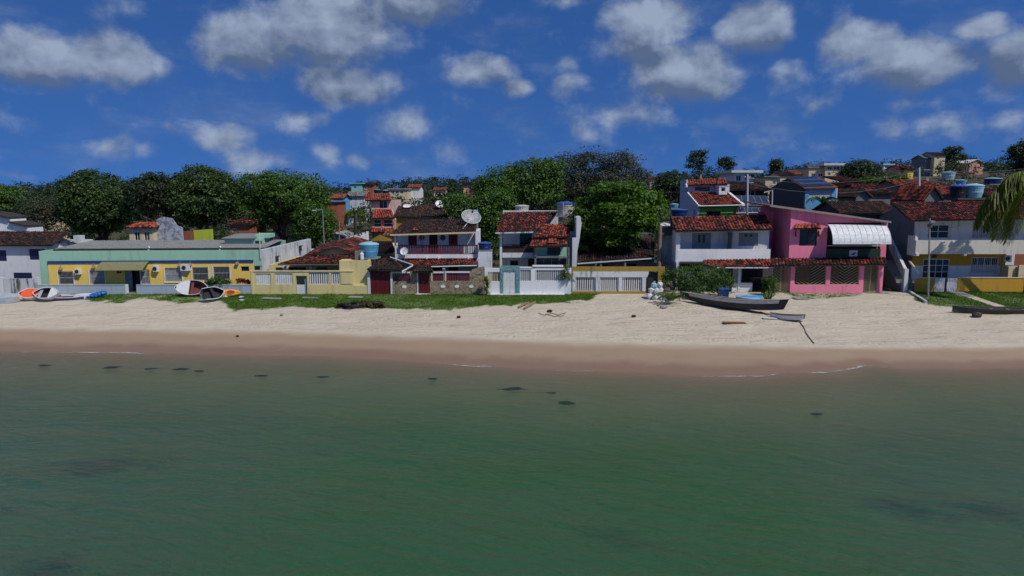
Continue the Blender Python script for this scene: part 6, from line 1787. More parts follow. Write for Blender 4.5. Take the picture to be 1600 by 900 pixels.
# ------------------------------------------------------------------ trees and plants
def leaf_cloud(rng, lobes, n, size, clump=0.55, shell=0.72, upw=0.45, nclump=None, droop=0.0, aspect=0.5):
    """leaf quads gathered in clumps through the outer part of every lobe"""
    ws = np.array([max(.05, (l[1][0] * l[1][1] + l[1][0] * l[1][2] + l[1][1] * l[1][2])) for l in lobes]); ws /= ws.sum()
    out = []
    for (c, r), w in zip(lobes, ws):
        k = max(20, int(n * w))
        nc = max(6, int((nclump or n / 26) * w))
        d = rng.normal(size=(nc, 3)); d /= np.linalg.norm(d, axis=1)[:, None]
        d[:, 2] = np.where((d[:, 2] < -.25) & (rng.random(nc) < .6), -d[:, 2], d[:, 2])
        rad = shell + (1.06 - shell) * rng.random(nc) ** .6
        cc = np.array(c) + d * np.array(r) * rad[:, None]
        ci = rng.integers(0, nc, k)
        cs = clump * rng.uniform(.5, 1.3, nc)
        p = cc[ci] + np.clip(rng.normal(size=(k, 3)), -1.35, 1.35) * cs[ci][:, None] * np.array([1, 1, .6])
        nrm = d[ci] * .8 + np.array([0, 0, upw]) + rng.normal(size=(k, 3)) * .55
        nrm /= np.linalg.norm(nrm, axis=1)[:, None]
        t = np.cross(nrm, rng.normal(size=(k, 3))); t /= np.linalg.norm(t, axis=1)[:, None] + 1e-9
        if droop: t[:, 2] -= droop; t /= np.linalg.norm(t, axis=1)[:, None]
        b = np.cross(nrm, t)
        L = (size * rng.uniform(.6, 1.35, k))[:, None]
        q = np.stack([p - t * L * .5, p + b * L * aspect * .5 + nrm * L * .06, p + t * L * .5, p - b * L * aspect * .5 + nrm * L * .06], 1)
        out.append(q)
    return np.concatenate(out)

def limb(rng, a, b, r0, r1, wob=.12, n=5):
    a = Vector(a); b = Vector(b); L = (b - a).length
    pts = []; rs = []
    for i in range(n + 1):
        q = i / n
        w = wob * L * math.sin(q * math.pi)
        pts.append(a.lerp(b, q) + Vector((rng.normal() * w * .5, rng.normal() * w * .5, w * .4)))
        rs.append(r0 + (r1 - r0) * q)
    return pts, rs

def tree(name, label, px_base, Y, lobes_px, leafmat, n, size, trunk_r=.28, bark='bark', clump=.55, shell=.72, seed=0, forks=5, base_z=None, depth=.85, droop=0., fork_h=.35, group=None, upw=.45, aspect=.5, nclump=None):
    """lobes_px: (px, py, rx_px, rz_px, depth offset) of the parts of the crown"""
    rng = np.random.default_rng(seed + 100)
    lobes = []
    for q in lobes_px:
        c = P(q[0], q[1], Y + (q[4] if len(q) > 4 else 0)); s = c.y / F
        rx, rz = q[2] * s, q[3] * s
        lobes.append((tuple(c), (rx, max(rx * depth, rz * .8), rz)))
    bx = X(px_base, Y); bz = float(height(bx, Y)) - .1 if base_z is None else base_z
    t = thing(name, label, 'tree' if 'bush' not in name and 'shrub' not in name else 'bush', (bx, Y, bz), group)
    v = leaf_cloud(rng, lobes, n, size, clump, shell, droop=droop, upw=upw, aspect=aspect, nclump=nclump)
    off = np.array([bx, Y, bz])
    cr = link('crown', fast_mesh('crown', v - off, 4, leafmat), t)
    zlo = min(l[0][2] - l[1][2] for l in lobes)
    top = Vector((bx, Y, bz + max(.4, (max(l[0][2] for l in lobes) - bz) * fork_h)))
    m = MB()
    pts, rs = limb(rng, (bx, Y, bz - .1), top, trunk_r * 1.25, trunk_r * .85, .04)
    m.tube(pts, rs, 8)
    part('trunk', m, bark, t, smooth=True)
    order = sorted(lobes, key=lambda l: -l[1][0])[:max(1, forks)]
    k = 0
    while k < forks:
        l = order[k % len(order)]
        e = Vector(l[0]) + Vector((rng.normal() * l[1][0] * .35, rng.normal() * l[1][1] * .35, l[1][2] * (.1 + .3 * rng.random())))
        pts, rs = limb(rng, top - Vector((0, 0, .15)), e, trunk_r * .6, trunk_r * .12, .15)
        m = MB().tube(pts, rs, 6)
        for _ in range(2):
            s0 = pts[3]; e2 = Vector(l[0]) + Vector((rng.normal() * l[1][0] * .5, rng.normal() * l[1][1] * .5, rng.normal() * l[1][2] * .4))
            p2, r2 = limb(rng, s0, e2, trunk_r * .25, trunk_r * .06, .12)
            m.tube(p2, r2, 5)
        part('branch', m, bark, t, smooth=True)
        k += 1
    return t

tree('mango_tree', 'large rounded dark mango tree, leftmost of the two domed crowns', 163, 90, [(148, 316, 50, 46), (148, 332, 47, 30), (120, 328, 24, 28, -1), (178, 323, 23, 34, -1)], 'leaf_mango', 26000, .34, .42, clump=.45, shell=.84, seed=1, forks=4, group='trees behind the teal building')
tree('forked_tree', 'dark open tree with pale forked trunk between the two mango domes', 252, 85, [(232, 300, 32, 24), (215, 318, 24, 26, 1), (250, 315, 24, 26), (240, 285, 26, 12), (262, 325, 12, 18, 1)], 'leaf_dark', 9000, .34, .22, 'bark_pale', clump=.5, shell=.5, seed=2, forks=6, fork_h=.25, group='trees behind the teal building')
tree('mango_tree', 'large rounded mango tree over the lime green wall, right of the forked tree', 322, 87, [(316, 306, 46, 42), (312, 324, 44, 28), (290, 316, 24, 34, -1), (340, 310, 23, 32, -1), (345, 295, 18, 24)], 'leaf_mango', 26000, .34, .36, clump=.45, shell=.84, seed=3, forks=4, group='trees behind the teal building')
tree('spreading_tree', 'wide feathery green tree right of the mango domes', 446, 90, [(400, 298, 34, 26), (438, 292, 36, 24), (478, 300, 34, 26), (385, 325, 26, 24), (425, 325, 30, 26, 1), (470, 335, 30, 30), (495, 325, 18, 30), (450, 312, 40, 24, -1), (408, 345, 22, 16)], 'leaf_green', 26000, .30, .34, clump=.55, shell=.6, seed=4, forks=7, fork_h=.3, group='trees behind the teal building')
tree('leafy_bush', 'tall leafy bush beside the lamp pole behind the white end wall', 488, 86, [(485, 350, 22, 30), (505, 352, 18, 28), (475, 368, 16, 20)], 'leaf_green', 9000, .30, .12, clump=.45, shell=.6, seed=5, forks=3)
tree('green_tree', 'bright green tree at the left picture edge behind the white block', 10, 98, [(8, 318, 34, 24), (-20, 312, 30, 26)], 'leaf_green', 9000, .34, .25, clump=.5, seed=6, forks=3)
tree('thorny_shrub', 'thin brownish half-bare shrub left of the first mango dome', 70, 92, [(62, 330, 34, 28), (85, 345, 26, 22), (45, 345, 20, 18)], 'leaf_olive', 6500, .26, .12, clump=.6, shell=.3, seed=7, forks=8, fork_h=.2)
tree('roadside_tree', 'dark green tree right of the mesh dish', 752, 84, [(735, 335, 30, 24), (765, 345, 26, 34), (715, 322, 22, 18), (775, 318, 26, 22), (770, 372, 14, 26)], 'leaf_green', 15000, .30, .25, clump=.5, shell=.6, seed=8, forks=5)
tree('broad_tree', 'broad bright green tree behind the mosaic-gate house', 820, 92, [(790, 290, 42, 26), (835, 278, 40, 28), (765, 305, 30, 24), (830, 305, 44, 24), (800, 318, 36, 18), (860, 268, 24, 18), (850, 300, 26, 28)], 'leaf_green', 26000, .32, .35, clump=.6, shell=.65, seed=9, forks=6)
tree('olive_tree', 'tall grey-olive tree forming the highest crown in the middle', 940, 112, [(880, 268, 36, 24), (925, 262, 34, 26), (970, 266, 34, 26), (900, 292, 46, 26), (955, 292, 50, 28), (995, 285, 22, 24), (920, 246, 10, 8), (975, 246, 16, 8), (890, 248, 8, 6), (940, 308, 46, 20), (870, 305, 24, 30)], 'leaf_olive', 26000, .34, .4, 'bark_pale', clump=.7, shell=.45, seed=10, forks=9)
tree('almond_tree', 'big bright green layered tree in front of the dark low house', 985, 67.5, [(960, 296, 40, 9), (1003, 308, 36, 10, -1), (935, 316, 36, 8, 1), (1018, 326, 24, 12), (970, 326, 44, 9, -1), (920, 336, 26, 9), (990, 342, 36, 9, -1.5), (945, 346, 32, 9), (915, 356, 20, 9), (975, 360, 34, 8, -1), (1010, 356, 20, 10), (930, 372, 24, 8), (965, 378, 26, 7, -1), (915, 385, 14, 12), (955, 392, 18, 7), (903, 360, 9, 28)], 'leaf_almond', 20000, .34, .26, clump=.42, shell=.35, seed=11, forks=11, fork_h=.5, upw=1.0, nclump=420)
tree('street_tree', 'round dark green tree on the slope left of the long wire', 1345, 165, [(1345, 270, 26, 18), (1330, 278, 20, 14), (1362, 278, 18, 14)], 'leaf_forest', 9000, .45, .35, seed=12, forks=3, clump=.7)
tree('scrub_tree', 'low bright green scrub tree beneath the round slope tree', 1385, 125, [(1375, 290, 26, 12), (1400, 286, 18, 12), (1355, 288, 16, 10)], 'leaf_green', 8000, .36, .2, seed=13, forks=3, clump=.6)
tree('gum_tree', 'tall thin open tree above the red-roofed green house', 1090, 190, [(1093, 242, 11, 6), (1083, 251, 7, 6), (1099, 252, 6, 5), (1090, 259, 6, 4), (1078, 261, 4, 4), (1097, 263, 4, 3)], 'leaf_dark', 1700, .55, .3, 'bark_pale', seed=14, forks=5, clump=.8, shell=.3, fork_h=.6)
tree('gum_tree', 'small round-topped tree right of the tall thin open tree', 1135, 195, [(1135, 252, 9, 5), (1128, 257, 6, 4), (1142, 257, 5, 4), (1136, 262, 5, 3)], 'leaf_dark', 1400, .55, .3, seed=15, forks=3, clump=.7, shell=.3, fork_h=.6)
tree('ridge_tree', 'lone upright tree above the brown roof on the ridge', 1214, 210, [(1213, 258, 7, 8), (1211, 266, 5, 6)], 'leaf_dark', 2000, .55, .25, seed=16, forks=2, clump=.7, fork_h=.5)
tree('umbrella_tree', 'dark umbrella-shaped tree right of the tall grey ridge house', 1489, 250, [(1488, 235, 13, 5), (1480, 242, 10, 5), (1495, 247, 14, 8), (1487, 255, 16, 8)], 'leaf_dark', 5000, .6, .35, seed=17, forks=4, clump=.8, shell=.3, fork_h=.5)
tree('corner_tree', 'dark tree at the right picture edge above the palm', 1605, 105, [(1592, 245, 16, 16), (1612, 240, 24, 22), (1585, 236, 6, 8), (1600, 265, 18, 14)], 'leaf_dark', 7000, .34, .25, seed=18, forks=5, clump=.5, shell=.4, fork_h=.5)
tree('slope_tree', 'mid green tree on the wooded slope left of the green house', 1058, 120, [(1050, 290, 22, 18), (1068, 300, 18, 18), (1035, 300, 16, 16)], 'leaf_forest', 8000, .38, .25, seed=19, forks=3, clump=.6)

# shoreline bush and plants
tree('beach_bush', 'wide dense green bush behind the long canoe', 1090, 60.6, [(1072, 434, 34, 18), (1108, 431, 32, 18), (1128, 444, 20, 16), (1050, 438, 17, 15), (1092, 450, 40, 16)], 'leaf_bush', 13000, .15, .08, clump=.22, shell=.55, seed=20, forks=7, fork_h=.2, depth=.7)
tree('beach_shrub', 'small leafy shrub by the white post of the pink house gate', 1203, 61.3, [(1202, 440, 10, 9), (1200, 455, 9, 12), (1206, 450, 7, 10)], 'leaf_bush', 3200, .15, .04, clump=.16, shell=.4, seed=21, forks=3, fork_h=.2)
tree('garden_shrub', 'dark green spiky shrub in front of the fifth barred window', 338, 62.3, [(338, 440, 15, 6), (328, 444, 10, 5), (348, 442, 10, 6)], 'leaf_bush', 2200, .18, .04, clump=.2, shell=.3, seed=22, forks=3, fork_h=.2)
tree('red_shrub', 'red-leaved shrub behind the right end of the low pale blue wall', 380, 62.5, [(376, 440, 6, 4.5), (384, 441, 6, 4)], 'leaf_red', 1000, .17, .03, clump=.13, shell=.3, seed=23, forks=2, fork_h=.3, upw=.9)

SKYLINE = np.array([(-100, 290), (0, 289), (60, 281), (110, 277), (180, 284), (250, 275), (300, 284), (500, 285), (560, 283), (610, 280), (640, 272), (690, 270), (730, 274), (800, 280), (1010, 269), (1060, 264), (1120, 261), (1200, 258), (1250, 251), (1320, 250), (1390, 249), (1430, 244), (1520, 240), (1600, 243), (1720, 245)], dtype=float)
def woods():
    """the far woods that read as one mass; crowns follow the skyline"""
    def band(name, label, mat, n, size, spots, seed, rr, clump, d0, d1, flat=None):
        rng = np.random.default_rng(seed)
        lobes = []
        for (px, Y) in spots:
            top = np.interp(px, SKYLINE[:, 0], SKYLINE[:, 1]) + rng.uniform(d0, d1) if flat is None else rng.uniform(*flat)
            if flat is not None:
                for lo_, hi_, lim in ((495, 545, 320), (540, 575, 314), (582, 665, 305), (670, 745, 300), (1008, 1035, 291), (1120, 1200, 288), (1190, 1260, 286), (1255, 1325, 280), (1370, 1432, 276), (1395, 1545, 280)):
                    if lo_ < px < hi_: top = max(top, lim) if lim > 290 else lim + rng.uniform(0, 12)
            x = X(px, Y, 300); zt = Z(top, Y); zg = float(height(x, Y))
            r = rng.uniform(*rr); hgt = rng.uniform(.75, 1.1) * r
            lobes.append(((x, Y, zt - hgt), (r, r, hgt)))
            for _ in range(2):
                lobes.append(((x + rng.normal() * r * .8, Y + rng.normal() * r * .5, zt - hgt * rng.uniform(.7, 1.9)), (r * .6, r * .6, hgt * .55)))
            z = zt - hgt * 2.2
            while z > zg:
                lobes.append(((x + rng.normal() * r * .5, Y, z), (r * .9, r * .9, hgt))); z -= hgt * 1.6
        v = leaf_cloud(rng, lobes, n, size, clump, .6)
        o = link(name, fast_mesh(name, v, 4, mat)); tag(o, label, 'woods', kind='stuff')
    r = random.Random(4)
    even = lambda n, a, b, y0, y1: [(a + (b - a) * (i + r.random()) / n, r.uniform(y0, y1)) for i in range(n)]
    s1 = even(120, -60, 1660, 125, 178)
    band('near_woods', 'dark green woods filling the ground between the town houses', 'leaf_forest', 90000, .55, s1, 31, (1.8, 3.0), .7, 0, 0, (294, 312))
    s2 = even(190, -80, 1700, 200, 290)
    s2 = [s for s in s2 if not (1258 < s[0] < 1318 and s[1] < 240) and not (1436 < s[0] < 1478 and s[1] < 250) and not (1505 < s[0] < 1540 and s[1] < 245)]
    band('hill_woods', 'wooded slope behind the town', 'leaf_forest', 100000, .75, s2, 32, (3.0, 5.0), 1.0, 9, 26)
    s3 = even(240, -100, 1700, 330, 620)
    band('ridge_woods', 'far wooded ridge along the skyline', 'leaf_far', 90000, 1.3, s3, 33, (5, 8), 1.6, 0, 9)
woods()

def scrub(label, spots, mat, n, size, seed, rr=(1.0, 1.8), name='undergrowth'):
    rng = np.random.default_rng(seed); lobes = []
    for px, Y in spots:
        x = X(px, Y, 370); zg = float(height(x, Y)); r_ = rng.uniform(*rr)
        lobes.append(((x, Y, zg + r_ * .8), (r_, r_, r_)))
    o = link(name, fast_mesh(name, leaf_cloud(rng, lobes, n, size, .4, .5), 4, mat)); tag(o, label, 'undergrowth', kind='stuff')
rr_ = random.Random(8)
scrub('undergrowth filling the yards behind the teal building', [(rr_.uniform(20, 560), rr_.uniform(84, 118)) for _ in range(90)], 'leaf_forest', 26000, .34, 41, (1.2, 2.6))
scrub('undergrowth filling the yards behind the middle houses', [(rr_.uniform(640, 1050), rr_.uniform(80, 118)) for _ in range(80)], 'leaf_forest', 24000, .34, 42, (1.4, 3.0))
scrub('undergrowth between the roofs at right', [(rr_.uniform(1060, 1640), rr_.uniform(100, 122)) for _ in range(60)], 'leaf_forest', 18000, .36, 43, (1.0, 2.2))

# ---- palms
def frond_mesh(rng, a, d0, L, droop, width, n=34, twist=0.0, hang=.6):
    """one feather leaf: rachis from a along d0, bending down; leaflets on both sides"""
    a = np.array(a, float); d = np.array(d0, float); d /= np.linalg.norm(d)
    pts = [a]; p = a.copy(); st = L / n
    for i in range(n):
        d = d + np.array([0, 0, -droop * st / L * (1 + 1.4 * i / n)]); d /= np.linalg.norm(d)
        p = p + d * st; pts.append(p)
    pts = np.array(pts); q = []
    for i in range(2, n + 1):
        t = pts[i] - pts[i - 1]; t /= np.linalg.norm(t)
        s = np.cross(t, np.array([0, 0, 1.0])); ns = np.linalg.norm(s)
        s = s / ns if ns > .05 else np.array([1., 0, 0])
        u = i / n
        ll = width * (math.sin(math.pi * min(1, .12 + u * .88)) ** .6) * rng.uniform(.8, 1.1)
        for sd in (-1, 1):
            for rep in range(2):
                o = pts[i] - t * st * (.5 * rep)
                dr = s * sd * .8 + t * rng.uniform(.45, .8) + np.array([0, 0, -hang * rng.uniform(.7, 1.3)])
                dr /= np.linalg.norm(dr)
                mid = o + dr * ll * .5; dr2 = dr + np.array([0, 0, -hang * .9]); dr2 /= np.linalg.norm(dr2)
                tip = mid + dr2 * ll * .5
                w = np.cross(dr, s * sd + np.array([0, .3, .2])); w /= np.linalg.norm(w) + 1e-9; w *= .028 * L / 3.5
                q.append([o - w * .6, o + w * .6, mid + w, mid - w]); q.append([mid - w, mid + w, tip + w * .15, tip - w * .15])
    return pts, np.array(q)

def palm(name, label, base, crown, fronds, mats, trunk_r=.16, seed=0, leaf_w=.6, bark='bark_pale'):
    rng = np.random.default_rng(seed)
    base = Vector(base); crown = Vector(crown)
    t = thing(name, label, 'palm', base)
    pts = []; n = 14
    for i in range(n + 1):
        q = i / n
        pts.append(base.lerp(crown, q) + Vector(((crown.x - base.x) * .12 * math.sin(q * math.pi), 0, 0)))
    if (crown - base).length > .8:
        part('trunk', MB().tube(pts, [trunk_r * (1.5 - .6 * min(1, i / 3)) if i < 3 else trunk_r * (.95 - .2 * i / n + .06 * (i % 2)) for i in range(n + 1)], 9), bark, t, smooth=True)
    for k, (dr, L, droop, mi) in enumerate(fronds):
        pts, q = frond_mesh(rng, crown, dr, L, droop, leaf_w * L / 3.5)
        f = link('frond', fast_mesh('frond', q.reshape(-1, 3) - np.array(base), 4, mats[mi]), t)
        part('rachis', MB().tube([tuple(p) for p in pts[::3]], [.03 * (1 - .85 * i / len(pts[::3])) for i in range(len(pts[::3]))], 5), mats[mi], f)
    return t

b = G(1603, 459, 1.5)
c = P(1628, 280, 59.5)
fr = []
rp = random.Random(2)
fr += [((-1, .1, .35), 7.5, 1.8, 0), ((-1, .3, .6), 6, 2.2, 0), ((-.75, -.45, .05), 7.2, 1.5, 1), ((-.8, -.5, -.1), 7, 1.3, 1), ((-.9, 0, .9), 6, 2.4, 0), ((-1, .4, .1), 6.5, 1.8, 0), ((-.7, -.35, -.1), 7.4, 1.5, 1), ((-.7, .5, .7), 5.5, 2.4, 0), ((-.85, -.1, .7), 5.5, 2.6, 0), ((-1, -.35, -.15), 7.5, 1.2, 1), ((-1, -.1, .15), 7.2, 1.6, 0), ((-1, .2, .8), 5.6, 2.2, 0)]
for k in range(12):
    a = 2 * math.pi * k / 12 + .2
    if math.cos(a) > -.3: fr.append(((math.cos(a), math.sin(a), rp.uniform(.2, 1.0)), rp.uniform(3.8, 4.8), rp.uniform(2.0, 2.8), 0))
palm('coconut_palm', 'coconut palm at the right edge with drooping fronds before the ochre house', b, c, fr, ['leaf_palm', 'leaf_palm_pale'], .17, 3, .95)
b = Vector((X(556, 86), 86, float(height(X(556, 86), 86))))
fr = [((math.cos(a), math.sin(a), .5 + .5 * (k % 3) / 2), 2.6, 2.6 + .4 * (k % 2), 0) for k, a in enumerate([2 * math.pi * i / 15 for i in range(15)])]
palm('feather_palm', 'drooping feather palm left of the narrow pink tower house', b, P(554, 331, 86), fr, ['leaf_palm'], .2, 5, .8, 'bark')
b = G(1048, 474, 1.42)
fr = [((math.cos(a) * .75, math.sin(a) * .75, 1.0 + .3 * (k % 2)), 1.5 + .5 * (k % 3) / 2, 1.3 + .3 * (k % 2), k % 2) for k, a in enumerate([2 * math.pi * i / 11 for i in range(11)])]
palm('young_palm', 'young coconut palm sprouting from the sand at the canoe bow', b, b + Vector((0, 0, .25)), fr, ['leaf_bush', 'leaf_palm'], .07, 6, .75)
b = Vector((X(1286, 78), 78, float(height(X(1286, 78), 78))))
fr = [((math.cos(a) * .6, math.sin(a) * .5, 1.0), 2.4, 1.8, 0) for k, a in enumerate([2 * math.pi * i / 10 for i in range(10)])]
palm('yard_palm', 'small green palm in front of the sky blue house', b, P(1286, 318, 78), fr, ['leaf_bush'], .1, 7, .5)

def rosette(name, label, base, heads, mat, trunkmat='bark', tr=.05):
    """spiky plant: stem(s) with heads of sword leaves"""
    rng = np.random.default_rng(int(abs(base[0]) * 7))
    base = Vector(base)
    t = thing(name, label, 'plant', base)
    for (h, L, n, lo) in heads:
        c = base + Vector(h)
        if h[2] > .25: part('stem', MB().tube([base, base.lerp(c, .5) + Vector((.02, 0, 0)), c], [tr * 1.2, tr, tr * .8], 7), trunkmat, t)
        q = []
        for i in range(n):
            az = rng.uniform(0, 6.283); el = rng.uniform(lo, 1.45)
            d = np.array([math.cos(az) * math.cos(el), math.sin(az) * math.cos(el), math.sin(el)])
            s = np.cross(d, [0, 0, 1.]); s /= np.linalg.norm(s) + 1e-9; w = s * .06 * L / .6
            p0 = np.array(c); l = L * rng.uniform(.75, 1.1)
            p1 = p0 + d * l * .5; d2 = d + np.array([0, 0, -.45]); d2 /= np.linalg.norm(d2); p2 = p1 + d2 * l * .5
            q.append([p0 - w * .5, p0 + w * .5, p1 + w, p1 - w]); q.append([p1 - w, p1 + w, p2 + w * .1, p2 - w * .1])
        link('leaf_head', fast_mesh('leaf_head', np.array(q).reshape(-1, 3) - np.array(base), 4, mat), t)
    return t
rosette('dracaena', 'tall dark-stemmed dracaena with a spiky yellow-green head by the white wall', G(885, 459, 1.5), [((0, 0, 1.75), .95, 110, -.5), ((.1, 0, 1.5), .8, 60, -.6), ((-.05, -.05, 1.9), .8, 50, -.2), ((0, 0, .9), .4, 50, -.4), ((.02, -.05, .5), .35, 40, -.2)], 'leaf_dracaena', 'bark', .1)
rosette('dracaena', 'pale yellow-leaved dracaena at the corner of the stone wall', G(760, 462, 1.5), [((0, 0, 1.25), .62, 80, -.5), ((.05, 0, .85), .5, 45, -.6), ((-.05, -.05, .45), .5, 45, -.4), ((.1, .05, .15), .45, 40, -.1)], 'leaf_palm_pale', 'bark_pale', .06)
rosette('canna_plant', 'upright slender reed plant beside the leafy shrub', G(1198, 476, 1.38), [((0, 0, .05), 1.2, 18, .9), ((.15, .1, .03), .8, 26, .3)], 'leaf_palm', 'bark', .03)

# ------------------------------------------------------------------ boats
def hull_mesh(L, B, D, bow=1.6, stern=.75, rocker=.18, sheer=.25, n=16, m=8, th=.035, flat=.55, dbl=False, inner=True, rake=0.0):
    """open boat: x along the length, keel at z=0; returns builders for shell, inside and rim"""
    out = MB(); ins = MB(); rim = MB()
    def sec(i, shrink):
        u = i / n * 2 - 1                     # -1 stern .. 1 bow
        k = (1 - max(0, u) ** bow) if u > 0 else (1 - (1 - stern) * (-u) ** 2) if not dbl else (1 - (-u) ** bow)
        hb = B / 2 * max(k, .02) - shrink
        z0 = rocker * abs(u) ** 2.5 + shrink; zt = D + sheer * (max(0, u) ** 2 + .35 * max(0, -u) ** 2)
        pts = []
        for j in range(m + 1):
            a = j / m * 2 - 1
            x_ = max(hb, .012) * (abs(a) ** .55) * (1 if a >= 0 else -1)
            s_ = max(0, (abs(a) - flat) / (1 - flat)) ** .9
            pts.append((u * L / 2 + rake * s_ * (1 if u > 0 else -1) * abs(u) ** 3, x_ if abs(a) > .01 else 0.0, z0 + (zt - z0) * s_))
        return pts
    for mb, sh, flip in ((out, 0, False), (ins, th, True)):
        if mb is ins and not inner: continue
        rows = [sec(i, sh) for i in range(n + 1)]
        vs = [p for r_ in rows for p in r_]; fs = []
        w = m + 1
        for i in range(n):
            for j in range(m):
                q = (i * w + j, (i + 1) * w + j, (i + 1) * w + j + 1, i * w + j + 1)
                fs.append(q[::-1] if not flip else q)
        fs.append(tuple(range(w))); fs.append(tuple(n * w + j for j in range(w))[::-1])
        mb.add(vs, fs)
    for side in (0, m):
        rim.tube([sec(i, 0)[side] for i in range(n + 1)], th * .9, 6)
    return out, ins, rim, sec
def boat(name, label, loc, rot, L, B, D, mats, thwarts=2, group='small boats on the beach', cat='boat', deck=None, **kw):
    t = thing(name, label, cat, (0, 0, 0), group)
    out, ins, rim, sec = hull_mesh(L, B, D, **kw)
    part('hull', out, mats[0], t)
    if kw.get('inner', True): part('inside', ins, mats[1], t)
    part('gunwale', rim, mats[2], t)
    for i in range(thwarts):
        u = -.5 + i * (1.0 / max(1, thwarts - 1)) if thwarts > 1 else 0
        k = int((u + 1) / 2 * 16); s_ = sec(k, .03)
        yb = abs(s_[0][1]) * .96
        part('thwart', MB().box(u * L / 2 - .12, u * L / 2 + .12, -yb, yb, s_[0][2] * .68, s_[0][2] * .68 + .035), mats[3] if len(mats) > 3 else mats[1], t)
    if deck:
        i0, i1, dm = deck
        m = MB()
        for i in range(i0, i1):
            p, q = sec(i, .02), sec(i + 1, .02)
            m.add([p[0], q[0], q[-1], p[-1]], [(0, 1, 2, 3)])
            m.add([Vector(v) - Vector((0, 0, .03)) for v in (p[0], q[0], q[-1], p[-1])], [(3, 2, 1, 0)])
        part('deck', m, dm, t)
    t.location = loc; t.rotation_euler = rot
    return t
def gpos(px, py, dz=0.0):
    p = G(px, py, 1.4)
    for _ in range(6): p = G(px, py, float(height(p.x, p.y)))
    return Vector((p.x, p.y, p.z + dz))

# long canoe at right of centre: bow at the left end of the bush, stern near the skiff
a, b = gpos(1068, 471), gpos(1228, 496)
mid = (a + b) / 2; ang = math.atan2(b.y - a.y, b.x - a.x)
t = boat('canoe', 'long black planked canoe with pale grey topside stripe beside the bush', mid + Vector((0, 0, .10)), (R(-5), 0, ang), (b - a).length * .95, 1.5, .74, ['boat_dark', 'canoe_wood', 'canoe_grey', 'canoe_grey'], 5, 'canoes drawn up on the beach', 'canoe', bow=1.7, dbl=True, rocker=.30, sheer=.40, flat=.5, rake=.35)
def canoe_stripe(t, L, B, D, mat):
    for sd in (-1, 1):
        m = MB(); n = 16; vs = []
        out, ins, rim, sec = hull_mesh(L, B, D, bow=1.7, dbl=True, rocker=.30, sheer=.40, flat=.5, rake=.35)
        for i in range(1, n):
            s_ = sec(i, 0); top = s_[0] if sd < 0 else s_[-1]; low = s_[1] if sd < 0 else s_[-2]
            A_ = Vector(top).lerp(Vector(low), .12); B_ = Vector(top).lerp(Vector(low), .8)
            vs += [A_ + Vector((0, sd * .03, 0)), B_ + Vector((0, sd * .03, 0))]
        fs = [(2 * i, 2 * i + 1, 2 * i + 3, 2 * i + 2) for i in range(n - 2)]
        o = link('stripe', None, t); bpy.data.objects.remove(o)
        me = bpy.data.meshes.new('stripe'); me.from_pydata([tuple(v) for v in vs], [], fs if sd > 0 else [f[::-1] for f in fs]); me.materials.append(MATS[mat])
        o = bpy.data.objects.new('stripe', me); COL.objects.link(o); o.parent = t
canoe_stripe(t, (b - a).length * .95, 1.5, .74, 'canoe_grey')
for i, q in enumerate((.2, .8)):
    p = a.lerp(b, q); k = thing('log_roller', 'short log propping the %s end of the black canoe' % ('left' if i == 0 else 'right'), 'log', p, 'logs under the black canoe')
    part('log', MB().tube([(p.x + .1, p.y - .55, p.z + .04), (p.x - .1, p.y + .55, p.z + .04)], .075, 8), 'wood_old', k)
    part('chock', MB().box(p.x - .2, p.x + .2, p.y - .1, p.y + .1, p.z - .08, p.z - .02), 'wood_old', k)
a, b = gpos(1487, 489), gpos(1640, 491)
boat('canoe', 'old weathered dark canoe lying along the lawn edge at far right', (a + b) / 2 + Vector((0, 0, .0)), (R(-6), 0, math.atan2(b.y - a.y, b.x - a.x) + math.pi), (b - a).length, .95, .42, ['canoe_green', 'canoe_wood', 'canoe_green', 'wood_old'], 4, 'canoes drawn up on the beach', 'canoe', bow=2.0, dbl=True, rocker=.1, sheer=.16, flat=.5)
p = gpos(1232, 501)
boat('wooden_skiff', 'small white-sterned wooden skiff at the right end of the black canoe', p + Vector((0, .3, .02)), (R(4), R(4), R(140)), 2.5, .95, .36, ['boat_white', 'canoe_wood', 'wood_old', 'wood_old'], 2, bow=1.8, rocker=.08, sheer=.14, flat=.6)
p = gpos(1178, 474)
t = boat('covered_boat', 'small boat under a bright blue cover behind the black canoe', p + Vector((0, .3, .02)), (0, 0, R(176)), 2.8, 1.0, .42, ['boat_dark', 'boat_dark', 'boat_white', 'boat_dark'], 0, bow=1.9, rocker=.08, sheer=.1)
m = MB(); nn = 10; rows = []
for i in range(nn + 1):
    u = i / nn * 2 - 1; k = (1 - max(0, u) ** 1.9) if u > 0 else 1 - .25 * u * u
    hb = max(.04, .54 * k)
    rows += [(u * 1.42, -hb, .36 + .1 * max(0, u) ** 2), (u * 1.42, -hb * .7, .54), (u * 1.42, 0, .60 + .04 * math.sin(i * 2)), (u * 1.42, hb * .7, .54), (u * 1.42, hb, .36 + .1 * max(0, u) ** 2)]
m.add(rows, [(i * 5 + j, (i + 1) * 5 + j, (i + 1) * 5 + j + 1, i * 5 + j + 1) for i in range(nn) for j in range(4)])
me = bpy.data.meshes.new('cover'); me.from_pydata(m.v, [], m.f); me.materials.append(MATS['tarp_blue'])
o = bpy.data.objects.new('cover', me); COL.objects.link(o); o.parent = t

